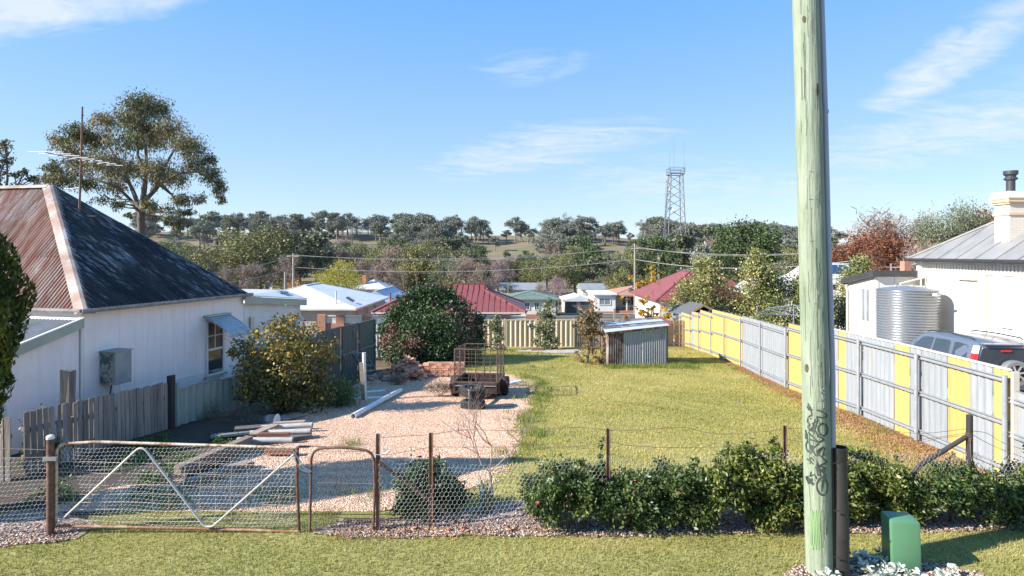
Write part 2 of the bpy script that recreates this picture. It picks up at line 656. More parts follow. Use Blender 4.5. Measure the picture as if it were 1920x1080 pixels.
M_roof_zinc = plain("weathered_zinc_roof", (0.20, 0.20, 0.195), (0.27, 0.26, 0.25), 1.5, 0.55, 0.1, rnd=0.08)
M_solar = plain("solar_cell_glass", (0.012, 0.018, 0.035), (0.02, 0.03, 0.06), 8.0, 0.12, 0.0, spec=0.8)
M_beige = plain("beige_render", (0.48, 0.42, 0.36), (0.42, 0.36, 0.31), 0.8, 0.8)
M_creamwall = plain("pale_render", (0.68, 0.62, 0.53), (0.6, 0.55, 0.47), 0.8, 0.8)
M_garage = plain("brown_roller_door", (0.11, 0.095, 0.085), (0.09, 0.078, 0.07), 0.8, 0.6)
M_bark = timber("tree_bark", (0.17, 0.13, 0.105), (0.075, 0.058, 0.047), 'Z', rnd=0.1)
M_bark_pale = timber("pale_gum_bark", (0.42, 0.37, 0.33), (0.22, 0.18, 0.155), 'Z', rnd=0.15)
M_bark_far = plain("distant_trunk_bark", (0.15, 0.125, 0.11), (0.26, 0.23, 0.21), 0.8, 0.9)
M_twig = plain("bare_twig", (0.30, 0.22, 0.19), (0.17, 0.115, 0.09), 8.0, 0.85)


# ------------------------------------------------------------------ ground
_gy = np.array([-30, 8.8, 12.7, 15, 20, 25, 28, 31, 34, 37, 44, 50, 70, 93, 120, 180, 240, 290, 340, 400, 460, 505, 540, 700, 1200], float)
_gz = np.array([0, 0, -.1, -.25, -.62, -.82, -1.02, -1.26, -1.42, -1.8, -3.0, -3.5, -4.4, -5.3, -7.2, -9.0, -9.0, -7.0, -2.0, 6.0, 14.0, 19.0, 20.0, 8.0, -20.0])
_ty = np.arange(-30, 1200, 0.25)
_tz = np.interp(_ty, _gy, _gz)
_near = np.convolve(np.pad(_tz, 6, mode='edge'), np.ones(13) / 13, 'valid')
_far = np.convolve(np.pad(_tz, 80, mode='edge'), np.ones(161) / 161, 'valid')
_tz = np.where(_ty < 32, _near, np.where(_ty > 60, _far, _near + (_far - _near) * np.clip((_ty - 32) / 28, 0, 1)))
FX0, FK = 8.0, 70 / 1100          # the right-hand fence: x = FX0 + FK*y


def smooth(a, lo, hi):
    t = np.clip((a - lo) / (hi - lo), 0, 1)
    return t * t * (3 - 2 * t)


def G(x, y):
    """ground height"""
    x, y = np.asarray(x, float), np.asarray(y, float)
    z = np.interp(y, _ty, _tz)
    # the ridge line is higher on the left and falls away on the right
    ang = x / np.maximum(y, 1) * 1100 + 960
    crest = np.interp(ang, [-400, 300, 520, 700, 900, 1100, 1300, 1500, 1900, 2600], [1.2, 1.2, 1.22, 1.12, 1.02, 1.0, 0.78, 0.62, 0.5, 0.4])
    hill = np.maximum(z + 9.0, 0)
    z = np.where(y > 260, -9.0 + hill * (0.3 + 0.7 * crest), z)
    z = z + np.where(y > 260, 1.0 * np.sin(x * 0.031 + y * 0.012) + 0.6 * np.sin(x * 0.075 - y * 0.03), 0) * smooth(y, 260, 360)
    lot = smooth(y, 9.5, 12) * (1 - smooth(y, 31, 36))
    z = z + lot * (0.022 * np.sin(x * 1.3 + 0.7) * np.sin(y * 1.1) + 0.012 * np.sin(x * 2.6 + y * 1.9))
    # the neighbour's yard beyond the right fence is a little higher
    up = np.interp(y, [9, 13, 16, 20, 24, 30, 38, 48], [0.02, 0.1, 0.24, 0.42, 0.45, 0.5, 0.4, 0.0])
    z = z + up * smooth(x - (FX0 + FK * y), 0.15, 0.7)
    return z


def g(x, y):
    return float(G(x, y))


def grid_sheet(name, X, Y, Z, material, kind="structure"):
    ny, nx = X.shape
    V = np.stack([X, Y, Z], -1).reshape(-1, 3)
    i = (np.arange(ny - 1)[:, None] * nx + np.arange(nx - 1)[None, :]).ravel()
    F = np.stack([i, i + 1, i + nx + 1, i + nx], -1)
    me = np_mesh(name, V, F)
    me.shade_smooth()
    o = link_mesh(name, me, material)
    o["kind"] = kind
    return o


# base terrain: dry grass and soil, one sheet out past the ridge
t = NT("dry_ground")
v = t.coord()
n1 = t.noise(v, 0.05, 8, 0.65)
n2 = t.noise(v, 1.6, 8, 0.7)
n3 = t.noise(v, 0.016, 6, 0.6)
soil = t.mix(t.step(n2, 0.35, 0.7), (0.17, 0.125, 0.08), (0.085, 0.06, 0.04))
past = t.mix(t.step(n1, 0.38, 0.62), (0.215, 0.165, 0.105), (0.145, 0.125, 0.072))
past = t.mix(t.step(n3, 0.56, 0.66), past, (0.13, 0.16, 0.06))
geo = t.new("ShaderNodeSeparateXYZ")
t.l.new(t.coord(), geo.inputs[0])
M_ground = t.fin(t.mix(t.step(geo.outputs[1], 32, 60), soil, past), 0.95, 0, 0.1)
t.bump(n2, 0.4, 0.03)

xs = np.concatenate([-np.geomspace(900, 15, 70), np.arange(-14.8, 20, 0.25), np.geomspace(20.2, 900, 66)])
ys = np.concatenate([np.arange(-12, 4, 1.0), np.arange(4, 36, 0.25), np.geomspace(36.2, 1150, 150)])
X, Y = np.meshgrid(xs, ys)
ground = grid_sheet("ground", X, Y, G(X, Y), M_ground)

# lawn, verge and their colours
def grassmat(name, a, b, c):
    t = NT(name)
    v = t.coord()
    n1 = t.noise(v, 0.7, 6, 0.6)
    n2 = t.noise(v, 9, 6, 0.7)
    n3 = t.noise(t.coord((1, 2.5, 1)), 40, 4, 0.7)
    col = t.mix(t.step(n1, 0.35, 0.65), a, b)
    col = t.mix(t.step(n2, 0.45, 0.7), col, c)
    col = t.mix(t.math('MULTIPLY', t.step(n3, 0.5, 0.7), 0.5), col, tuple(x * 0.45 for x in a))
    t.bump(n3, 0.6, 0.03)
    return t.fin(col, 0.9, 0, 0.15)


M_lawn = grassmat("lawn_turf", (0.30, 0.27, 0.08), (0.37, 0.315, 0.11), (0.22, 0.225, 0.055))
M_verge = grassmat("verge_turf", (0.30, 0.285, 0.09), (0.37, 0.325, 0.13), (0.22, 0.22, 0.06))


def FENCE_Y(x):
    """front fence line"""
    return 8.22 + 0.036 * (x + 6.5)


def wob(x, s, a=0.12):
    return a * (np.sin(x * 1.7 + s) + 0.6 * np.sin(x * 4.1 + 2 * s) + 0.4 * np.sin(x * 9.3 + 3 * s))


def drive_left(y):
    return np.interp(y, [8.7, 9.0, 9.9, 10.4, 12, 14, 18, 22, 24], [-5.0, -7.2, -6.9, -5.5, -5.4, -5.9, -5.7, -5.3, -5.0])


def drive_right(y):
    return np.interp(y, [8.6, 9.2, 10.2, 11.5, 14, 17, 20, 21.5, 23], [-2.6, -1.7, -0.35, 0.02, 0.15, 0.5, 0.75, 0.55, -0.4])


def strip_y(name, y0, y1, fl, fr, nx, dy, lift, mat):
    yy = np.arange(y0, y1 + 1e-6, dy)
    u = np.linspace(0, 1, nx)
    L, Rr = fl(yy), fr(yy)
    X = L[:, None] + (Rr - L)[:, None] * u[None, :]
    Y = np.repeat(yy[:, None], nx, 1)
    return grid_sheet(name, X, Y, G(X, Y) + lift, mat)


lawn = strip_y("lawn", 8.75, 33.6, lambda y: np.maximum(-3.4 + wob(y, 1.0), np.where(y > 23.5, -5.6, -3.4)), lambda y: FX0 + FK * y - 0.05, 60, 0.2, 0.010, M_lawn)
t = NT("crushed_gravel")
v = t.coord()
vr = t.voro(v, 42, out="Color")
vd = t.voro(v, 42)
n1 = t.noise(v, 0.8, 5)
sp = t.new("ShaderNodeSeparateColor")
t.l.new(vr, sp.inputs[0])
col = t.ramp(sp.outputs[0], [(0.0, (0.36, 0.17, 0.095)), (0.35, (0.57, 0.34, 0.22)), (0.7, (0.66, 0.45, 0.325)), (1.0, (0.76, 0.61, 0.49))])
col = t.mix(t.math('MULTIPLY', t.step(n1, 0.55, 0.75), 0.35), col, (0.34, 0.22, 0.14))
t.bump(t.math('SUBTRACT', 1.0, vd), 0.8, 0.03)
M_gravel = t.fin(col, 0.9, 0, 0.2)
driveway = strip_y("gravel_driveway", 8.95, 23.2, lambda y: drive_left(y) + wob(y, 3.0, 0.08), lambda y: drive_right(y) + wob(y, 5.0, 0.08) + wob(y * 2.3, 2.0, 0.09), 40, 0.15, 0.024, M_gravel)


def strip_x(name, x0, x1, fa, fb, ny, dx, lift, mat):
    xx = np.arange(x0, x1 + 1e-6, dx)
    u = np.linspace(0, 1, ny)
    A, B = fa(xx), fb(xx)
    Y = A[None, :] + (B - A)[None, :] * u[:, None]
    X = np.repeat(xx[None, :], ny, 0)
    return grid_sheet(name, X, Y, G(X, Y) + lift, mat)


def mulch_front(x):
    return FENCE_Y(x) - np.interp(x, [-12, -7.2, -6.6, -5.6, -3.2, -2.2, 0, 4, 12], [0.45, 0.42, 0.30, 0.0, -0.02, 0.22, 0.30, 0.34, 0.42]) + wob(x, 2.0, 0.03)


verge = strip_x("grass_verge", -14, 14, lambda x: x * 0 + 3.0, lambda x: np.where((x > -6.3) & (x < -2.6), FENCE_Y(x) + 0.85 + wob(x, 4, 0.1), mulch_front(x) + 0.1), 40, 0.2, 0.010, M_verge)
t = NT("bark_mulch")
v = t.coord((1, 1.6, 1))
vr = t.voro(v, 34, out="Color")
sp = t.new("ShaderNodeSeparateColor")
t.l.new(vr, sp.inputs[0])
col = t.ramp(sp.outputs[0], [(0.0, (0.06, 0.04, 0.03)), (0.4, (0.24, 0.15, 0.11)), (0.75, (0.42, 0.31, 0.26)), (1.0, (0.60, 0.52, 0.47))])
t.bump(sp.outputs[1], 0.9, 0.03)
M_mulch = t.fin(col, 0.9, 0, 0.1)
mulch_r = strip_x("mulch_bed", -2.8, 13, mulch_front, lambda x: FENCE_Y(x) + np.interp(x, [-2.8, -1.5, 0, 5, 13], [0.1, 0.35, 0.9, 0.9, 1.0]), 14, 0.12, 0.022, M_mulch)
mulch_l = strip_x("mulch_bed", -12, -6.0, mulch_front, lambda x: FENCE_Y(x) + np.interp(x, [-12, -7, -6], [0.8, 0.8, 0.3]), 14, 0.12, 0.022, M_mulch)
mulch_pole = strip_x("mulch_bed", 3.2, 5.9, lambda x: x * 0 + 6.85 - 0.0 * x, lambda x: 6.85 + 0.75 * np.sqrt(np.clip(1 - ((x - 4.55) / 1.36) ** 2, 0.0, 1)), 10, 0.06, 0.022, M_mulch)

M_soil = plain("shade_darkened_soil", (0.060, 0.043, 0.030), (0.030, 0.022, 0.016), 3.0, 0.95, bump=0.6)  # soil, its colour darkened further to stand in for missing shade
soil_bed = strip_y("darkened_soil", 8.85, 14.6, lambda y: np.interp(y, [8.8, 12.5, 12.6, 14.6], [-12.0, -12.0, -8.5, -7.9]), lambda y: drive_left(y) + 0.25 + wob(y, 7.0, 0.12), 24, 0.12, 0.016, M_soil)

# a street and its footpath down in the town
M_asphalt = plain("asphalt", (0.075, 0.075, 0.078), (0.10, 0.10, 0.10), 1.0, 0.9)
M_path = plain("footpath_concrete", (0.40, 0.38, 0.35), (0.33, 0.31, 0.28), 0.6, 0.9)
street = strip_x("street", -70, 70, lambda x: x * 0 + 78.0 + 0.05 * x, lambda x: x * 0 + 85.0 + 0.05 * x, 8, 2.0, 0.06, M_asphalt)
path = strip_x("footpath", -70, 70, lambda x: x * 0 + 87.0 + 0.05 * x, lambda x: x * 0 + 88.4 + 0.05 * x, 3, 2.0, 0.10, M_path)
drive_n = strip_y("concrete_driveway", 6.0, 23.5, lambda y: FX0 + FK * y + 0.9, lambda y: FX0 + FK * y + 7.6, 24, 0.3, 0.012, M_concrete)
slab = strip_x("concrete_slab", 0.2, 3.7, lambda x: 30.35 + 0.22 * np.sin(x * 2.0), lambda x: 32.1 + 0.25 * np.sin(x * 1.3 + 1), 10, 0.15, 0.03, M_concrete)


# ------------------------------------------------------------------ scattered small stuff
def scatter_blades(name, P, h, w, mat, lean=0.6, tint=None, hv=0.5):
    """one thin triangle per blade"""
    n = len(P)
    a = RNG.uniform(0, 2 * np.pi, n)
    hh = h * RNG.uniform(1 - hv, 1 + hv, n)
    dx, dy = np.cos(a), np.sin(a)
    la = RNG.uniform(0, 2 * np.pi, n)
    ll = RNG.uniform(0, lean, n) * hh
    b0 = P + np.stack([-dy, dx, np.zeros(n)], -1) * (w / 2)
    b1 = P - np.stack([-dy, dx, np.zeros(n)], -1) * (w / 2)
    tp = P + np.stack([np.cos(la) * ll, np.sin(la) * ll, hh], -1)
    V = np.stack([b0, b1, tp], 1).reshape(-1, 3)
    F = np.arange(3 * n).reshape(-1, 3)
    tt = np.repeat(RNG.uniform(0, 1, n) if tint is None else tint, 3)
    o = link_mesh(name, np_mesh(name, V, F, tt), mat)
    o["kind"] = "stuff"
    return o


def on_ground(x, y, lift=0.0):
    return np.stack([x, y, G(x, y) + lift], -1)


def noise2(x, y, s):
    return (np.sin(x * 1.1 * s + 1.3 * np.sin(y * 0.9 * s)) + np.sin(y * 1.3 * s + 1.1 * np.sin(x * 0.7 * s + 2)) + 0.7 * np.sin((x + y) * 2.3 * s)) / 2.7


M_blade_verge = leafmat("verge_grass_blade", [(0.0, (0.16, 0.175, 0.04)), (0.45, (0.345, 0.32, 0.095)), (0.8, (0.48, 0.41, 0.165)), (1.0, (0.58, 0.48, 0.27))], 0.35, 0.6, 0.2)
M_blade_lawn = leafmat("lawn_grass_blade", [(0.0, (0.17, 0.19, 0.038)), (0.4, (0.36, 0.32, 0.085)), (0.8, (0.49, 0.40, 0.145)), (1.0, (0.57, 0.47, 0.25))], 0.35, 0.6, 0.2)

n = 90000
x = RNG.uniform(-8.5, 8.5, n); y = RNG.uniform(6.6, 9.3, n)
keep = np.abs(x) < y * 1.0 + 0.5
lim = np.where((x > -6.3) & (x < -2.6), FENCE_Y(x) + 0.85 + wob(x, 4, 0.1), mulch_front(x) + 0.02)
keep &= (y < lim + RNG.normal(0, 0.04, n))
keep &= ~((((x - 4.55) / 1.3) ** 2 + ((y - 6.85) / 0.7) ** 2) < 1)
x, y = x[keep], y[keep]
tint = np.clip(0.45 + 0.25 * noise2(x, y, 1.2) + 0.2 * noise2(x * .7 + 4, y * 1.5, 2.6) + RNG.normal(0, 0.15, len(x)), 0, 1)
scatter_blades("verge_grass", on_ground(x, y, 0.008), 0.034, 0.012, M_blade_verge, 0.9, tint)

n = 190000
y = RNG.uniform(8.9, 33.2, n) ** 1.0
x = RNG.uniform(-4.5, 10, n)
keep = (x < FX0 + FK * y - 0.12 - 0.5 * (noise2(x, y, 2.0) > 0.2) * (y < 16)) & (x > np.where(y > 23.3, -3.2, drive_right(y) + wob(y, 5, 0.08) - 0.10 + 0.3 * noise2(x, y, 3)))
keep &= ~((x > 0.3) & (x < 3.6) & (y > 30.3) & (y < 32.2))
keep &= ~((y < FENCE_Y(x) + 0.8) & (x > -1.0))
# thinner where far, the blades there are under a pixel
keep &= RNG.uniform(0, 1, n) < np.interp(y, [9, 14, 33], [1.0, 0.9, 0.75])
x, y = x[keep], y[keep]
tint = np.clip(0.48 + 0.30 * noise2(x, y, 0.55) + 0.18 * noise2(x + 9, y * 1.6, 1.1) + 0.12 * noise2(x + 3, y, 2.2) + 0.22 * (noise2(x * 1.3 + 5, y + 2, 1.9) > .55) + RNG.normal(0, 0.13, len(x)), 0, 1)
scatter_blades("lawn_grass", on_ground(x, y, 0.008), 0.042, 0.02, M_blade_lawn, 0.9, tint)

# longer rough tufts: along the driveway edge, at the back, at the shed and by the front gate
M_blade_green = leafmat("rough_grass_blade", [(0.0, (0.07, 0.12, 0.025)), (0.5, (0.17, 0.22, 0.045)), (1.0, (0.34, 0.33, 0.10))], 0.35, 0.6, 0.2)


def tufts(n, xa, xb, ya, yb, fn, per=26, spread=0.12):
    x = RNG.uniform(xa, xb, n); y = RNG.uniform(ya, yb, n)
    k = fn(x, y)
    x, y = x[k], y[k]
    x = np.repeat(x, per) + RNG.normal(0, spread, len(x) * per)
    y = np.repeat(y, per) + RNG.normal(0, spread, len(y) * per)
    return x, y


parts = [tufts(150, -1.2, 1.2, 9.6, 21, lambda x, y: (np.abs(x - drive_right(y) + 0.15) < 0.4) & (noise2(x, y, 2.5) > .1)),
         tufts(70, -5.5, 0.5, 9.2, 20, lambda x, y: (noise2(x, y, 1.7) > .75) & (x < drive_right(y)), per=14, spread=.2),
         tufts(300, -0.3, 1.6, 12, 22.5, lambda x, y: np.abs(x - drive_right(y) - 0.25) < 0.3),
         tufts(330, -3.0, 9.0, 23.2, 33.0, lambda x, y: noise2(x, y, 1.0) > 0.15),
         tufts(260, 4.0, 7.6, 24.0, 25.6, lambda x, y: (y < 25.2)),
         tufts(90, -6.0, -2.2, 8.6, 9.8, lambda x, y: noise2(x, y, 1.6) > 0.2),
         tufts(60, -5.4, -2.6, 10.4, 12.4, lambda x, y: noise2(x, y, 1.3) > 0.5),
         tufts(200, 6.2, 9.3, 10.0, 30, lambda x, y: np.abs(x - (FX0 + FK * y - 0.3)) < 0.25)]
x = np.concatenate([p[0] for p in parts]); y = np.concatenate([p[1] for p in parts])
k = ~((x > 0.3) & (x < 3.6) & (y > 30.3) & (y < 32.2))
x, y = x[k], y[k]
scatter_blades("rough_grass", on_ground(x, y, 0.0), 0.15, 0.014, M_blade_green, 0.9, np.clip(RNG.normal(0.55, 0.25, len(x)), 0, 1))

# dead cut grass along the foot of the right fence
M_straw = leafmat("dead_grass_blade", [(0.0, (0.20, 0.09, 0.04)), (0.5, (0.36, 0.19, 0.09)), (1.0, (0.50, 0.33, 0.18))], 0.2, 0.8, 0.1)
n = 34000
y = RNG.uniform(8.9, 26, n)
off = np.abs(RNG.normal(0, 1, n)) * np.interp(y, [9, 12, 16, 20, 26], [0.75, 0.6, 0.35, 0.2, 0.12])
x = FX0 + FK * y - 0.06 - off
x2 = RNG.uniform(-2.5, -0.2, 900); y2 = FENCE_Y(x2) + RNG.normal(-0.1, 0.12, 900)
x = np.concatenate([x, x2]); y = np.concatenate([y, y2])
scatter_blades("dead_grass", on_ground(x, y, 0.012), 0.04, 0.022, M_straw, 2.2)


def scatter_bits(name, P, size, flat, mat, sv=0.5, tint=None):
    """small irregular stones or chips: a squashed octahedron each"""
    n = len(P)
    base = np.array([[1, 0, 0], [0, 1, 0], [-1, 0, 0], [0, -1, 0], [0, 0, 1], [0, 0, -1]], float)
    s = size * RNG.uniform(1 - sv, 1 + sv, (n, 1)) * np.stack([RNG.uniform(0.7, 1.5, n), RNG.uniform(0.5, 1.0, n), flat * RNG.uniform(0.6, 1.3, n)], -1)
    V = base[None] * s[:, None, :] * RNG.uniform(0.75, 1.2, (n, 6, 1))
    a = RNG.uniform(0, 2 * np.pi, n)
    b = RNG.normal(0, 0.35, n)
    ca, sa, cb, sb = np.cos(a), np.sin(a), np.cos(b), np.sin(b)
    x, y, z = V[..., 0].copy(), V[..., 1].copy(), V[..., 2].copy()
    x, z = x * cb[:, None] - z * sb[:, None], x * sb[:, None] + z * cb[:, None]
    V = np.stack([x * ca[:, None] - y * sa[:, None], x * sa[:, None] + y * ca[:, None], z], -1) + P[:, None, :]
    f = np.array([[0, 1, 4], [1, 2, 4], [2, 3, 4], [3, 0, 4], [1, 0, 5], [2, 1, 5], [3, 2, 5], [0, 3, 5]])
    F = (f[None] + 6 * np.arange(n)[:, None, None]).reshape(-1, 3)
    o = link_mesh(name, np_mesh(name, V.reshape(-1, 3), F, np.repeat(RNG.uniform(0, 1, n) if tint is None else tint, 6)), mat)
    o["kind"] = "stuff"
    return o


def bitmat(name, stops):
    t = NT(name)
    return t.fin(t.ramp(t.attr("tint"), stops), 0.9, 0, 0.2)


M_stone = bitmat("gravel_stone", [(0.0, (0.32, 0.15, 0.085)), (0.3, (0.54, 0.32, 0.205)), (0.7, (0.67, 0.46, 0.33)), (1.0, (0.82, 0.68, 0.55))])
n = 70000
y = 9.0 + (22.8 - 9.0) * RNG.uniform(0, 1, n) ** 1.25
u = RNG.uniform(0, 1, n)
x = drive_left(y) + 0.1 + u * (drive_right(y) - drive_left(y) + 0.0)
x += RNG.normal(0, 0.05, n)
scatter_bits("gravel", on_ground(x, y, 0.025), 0.0125, 0.7, M_stone)

M_chip = bitmat("mulch_chip", [(0.0, (0.08, 0.05, 0.04)), (0.3, (0.30, 0.19, 0.14)), (0.7, (0.46, 0.34, 0.275)), (1.0, (0.64, 0.55, 0.48))])
n = 22000
x = RNG.uniform(-12, 12, n)
f0 = mulch_front(x); f1 = FENCE_Y(x) + np.where(x < 0, 0.3, 0.7)
y = f0 + (f1 - f0) * RNG.uniform(0, 1, n) ** 1.3 + RNG.normal(0, 0.03, n)
k = ((x < -6.1) | (x > -2.6)) & (np.abs(x) < y * 0.98 + 0.4)
xm = RNG.uniform(3.2, 5.9, 3500); ym = 6.85 + 0.72 * np.sqrt(np.clip(1 - ((xm - 4.55) / 1.32) ** 2, 0, 1)) * RNG.uniform(0, 1, 3500) + RNG.normal(0, 0.03, 3500)
x = np.concatenate([x[k], xm]); y = np.concatenate([y[k], ym])
scatter_bits("mulch_chips", on_ground(x, y, 0.03), 0.017, 0.35, M_chip, 0.6)
M_fallen = bitmat("fallen_leaf", [(0.0, (0.22, 0.08, 0.04)), (0.6, (0.38, 0.16, 0.08)), (1.0, (0.42, 0.27, 0.16))])
x = RNG.uniform(-2.4, 8.5, 170); y = FENCE_Y(x) + RNG.normal(-0.04, 0.09, 170)
scatter_bits("fallen_leaves", on_ground(x, y, 0.05), 0.032, 0.25, M_fallen, 0.5)


# ------------------------------------------------------------------ sheets and fences
def corru_mesh(name, O, U, V, N, s0, s1, bot, top, wave, amp, per=6, shape='sine', phase=0.0):
    """corrugated sheet: s runs across the ribs along U, ribs run along V, relief along N"""
    O, U, V, N = [np.array(q, float) for q in (O, U, V, N)]
    n = max(2, int(round((s1 - s0) / wave * per)) + 1)
    s = np.linspace(s0, s1, n)
    ph = np.sin(2 * np.pi * (s + phase) / wave)
    off = amp * (ph if shape == 'sine' else np.clip(ph * 2.2, -1, 1))
    b = np.array([bot(q) for q in s]); tt = np.maximum(np.array([top(q) for q in s]), b + 0.001)
    P0 = O + s[:, None] * U + b[:, None] * V + off[:, None] * N
    P1 = O + s[:, None] * U + tt[:, None] * V + off[:, None] * N
    Vv = np.empty((2 * n, 3)); Vv[0::2] = P0; Vv[1::2] = P1
    i = np.arange(n - 1) * 2
    F = np.stack([i, i + 2, i + 3, i + 1], -1)
    return np_mesh(name, Vv, F)


def corru(name, mat, parent, *a, smooth_shade=False, **k):
    me = corru_mesh(name, *a, **k)
    if smooth_shade:
        me.shade_smooth()
    return link_mesh(name, me, mat, parent)


def sheet_between(parent, name, mat, p0, p1, b0, b1, t0, t1, wave, amp, shape='trap', side=1, per=6, phase=0.0):
    """vertical sheet from plan point p0 to p1, bottom b0..b1 and top t0..t1 (heights)"""
    p0, p1 = np.array(p0, float), np.array(p1, float)
    L = float(np.linalg.norm(p1 - p0))
    U = np.array([*(p1 - p0) / L, 0.0])
    N = np.array([U[1], -U[0], 0]) * side
    return corru(name, mat, parent, (p0[0], p0[1], 0), U, (0, 0, 1), N, 0, L, lambda s: b0 + (b1 - b0) * s / L, lambda s: t0 + (t1 - t0) * s / L, wave, amp, per=per, shape=shape, phase=phase)


# ---- right-hand fence of grey and yellow sheets, bay by bay
def rf(px):
    d = FOC * FX0 / (px - 1030.0)
    return (FX0 + FK * d, d)


fence_r = thing("metal_fence", "long stepped metal fence of grey and yellow sheets on galvanised posts", "fence", (FX0 + FK * 12, 12.0, g(FX0 + FK * 12 - 0.1, 12.0)))
post_px = [2010, 1889, 1722, 1613, 1541, 1475, 1427, 1390, 1359, 1334, 1311, 1295, 1276, 1259]
post_zt = [1.60, 1.82, 1.76, 1.73, 1.66, 1.42, 1.34, 1.27, 0.97, 0.90, 0.79, 0.47, 0.06, -0.06]
bays = [  # sheet top at either end, colours along the bay (from the nearer post), with cap
    (1.56, 1.57, [("grey", 0, 1)], False),
    (1.90, 1.88, [("yellow", 0.0, 0.17), ("grey", 0.17, 0.40), ("yellow", 0.40, 0.66), ("grey", 0.66, 1.0)], True),
    (1.88, 1.83, [("grey", 0, 0.17), ("yellow", 0.17, 0.42), ("grey", 0.42, 1.0)], True),
    (1.83, 1.78, [("grey", 0, 0.40), ("yellow", 0.40, 0.60), ("grey", 0.60, 1.0)], True),
    (1.64, 1.60, [("yellow", 0, 1)], False),
    (1.41, 1.38, [("grey", 0, 1)], False),
    (1.38, 1.34, [("grey", 0, 1)], False),
    (1.29, 1.25, [("yellow", 0, 1)], False),
    (1.24, 1.18, [("yellow", 0, 1)], False),
    (0.97, 0.93, [("yellow", 0, 1)], False),
    (0.74, 0.66, [("yellow", 0, 0.7), ("grey", 0.7, 1)], False),
    (0.45, 0.36, [("yellow", 0, 1)], False),
    (0.24, 0.14, [("grey", 0, 1)], False)]
col_of = {"grey": M_fgrey, "yellow": M_fyellow}
for i, px in enumerate(post_px):
    p = rf(px)
    z0 = g(p[0] - 0.15, p[1])
    MB().tube([(p[0] - 0.05, p[1], z0 - 0.2), (p[0] - 0.05, p[1], post_zt[i])], 0.042 if i < 6 else 0.036, 12).build("post", M_rail, fence_r, smooth=True)
M_cap = plain("cream_fence_capping", (0.66, 0.58, 0.48), (0.58, 0.50, 0.41), 2.0, 0.5)
for i, (ta, tb, cols, cap) in enumerate(bays):
    a, b = np.array(rf(post_px[i])), np.array(rf(post_px[i + 1]))
    za, zb = g(a[0] - 0.15, a[1]), g(b[0] - 0.15, b[1])
    a2, b2 = a + (0.06, 0), b + (0.06, 0)
    for c, f0, f1 in cols:
        sheet_between(fence_r, "infill_sheet", col_of[c], a2 + (b2 - a2) * f0, a2 + (b2 - a2) * f1,
                      za + (zb - za) * f0 - 0.02, za + (zb - za) * f1 - 0.02, ta + (tb - ta) * f0, ta + (tb - ta) * f1, 0.19, 0.013, side=1)
    rails = [(ta - 0.17, tb - 0.17), (za + 0.95 * (ta - za) * 0.55, zb + 0.95 * (tb - zb) * 0.55), (za + 0.22, zb + 0.22)]
    for ra, rb in rails:
        m = MB()
        for dz, w in ((0.035, 0.02), (-0.035, 0.02)):      # two folded lips and a web: a C-section rail
            m.bar((a[0] + 0.012, a[1], ra + dz), (b[0] + 0.012, b[1], rb + dz), 0.045, 0.012)
        m.bar((a[0] + 0.035, a[1], ra), (b[0] + 0.035, b[1], rb), 0.006, 0.066)
        m.build("rail", M_rail, fence_r)
    if cap:
        MB().bar((a2[0], a2[1], ta + 0.012), (b2[0], b2[1], tb + 0.012), 0.05, 0.035).build("capping", M_cap, fence_r)
    else:
        MB().bar((a2[0], a2[1], ta + 0.006), (b2[0], b2[1], tb + 0.006), 0.03, 0.014).build("capping", M_galv, fence_r)
p = rf(1897)
MB().bar((p[0] + 0.06, p[1], 0.0), (p[0] + 0.06, p[1], 1.90), 0.11, 0.05, up=(0, 1, 0)).build("end_stile", M_cap, fence_r)
p, q = rf(1513), rf(1532)
MB().hexa([(p[0] - .1, p[1], g(*p) - .05), (q[0] - .1, q[1], g(*q) - .05), (q[0] - .08, q[1], g(*q) - .05), (p[0] - .08, p[1], g(*p) - .05),
           (p[0] - .02, p[1], g(*p) + .2), (q[0] - .02, q[1], g(*q) + .17), (q[0], q[1], g(*q) + .17), (p[0], p[1], g(*p) + .2)]).build("patch_plate", M_galv, fence_r)

# ---- back fences
BY = 33.3
fence_b = thing("steel_fence", "cream ribbed steel fence across the back of the grassy yard", "fence", (0, BY, g(0, BY)))
xs_b = [-2.75, -0.40, 1.38, 3.50]
for i in range(3):
    sheet_between(fence_b, "infill_sheet", M_fcream, (xs_b[i] + 0.03, BY), (xs_b[i + 1] - 0.03, BY), g(xs_b[i], BY) + 0.02, g(xs_b[i + 1], BY) + 0.02, 0.15, 0.15, 0.27, 0.03, per=8)
    MB().bar((xs_b[i], BY, 0.17), (xs_b[i + 1], BY, 0.17), 0.055, 0.05).build("top_rail", M_fcream, fence_b)
    MB().bar((xs_b[i], BY, g(xs_b[i], BY) + .05), (xs_b[i + 1], BY, g(xs_b[i + 1], BY) + 0.05), 0.055, 0.06).build("bottom_rail", M_fcream, fence_b)
for xx in xs_b:
    MB().box((xx, BY, (g(xx, BY) + 0.2) / 2), (0.075, 0.085, 0.2 - g(xx, BY) + 0.1)).build("post", M_fcream, fence_b)

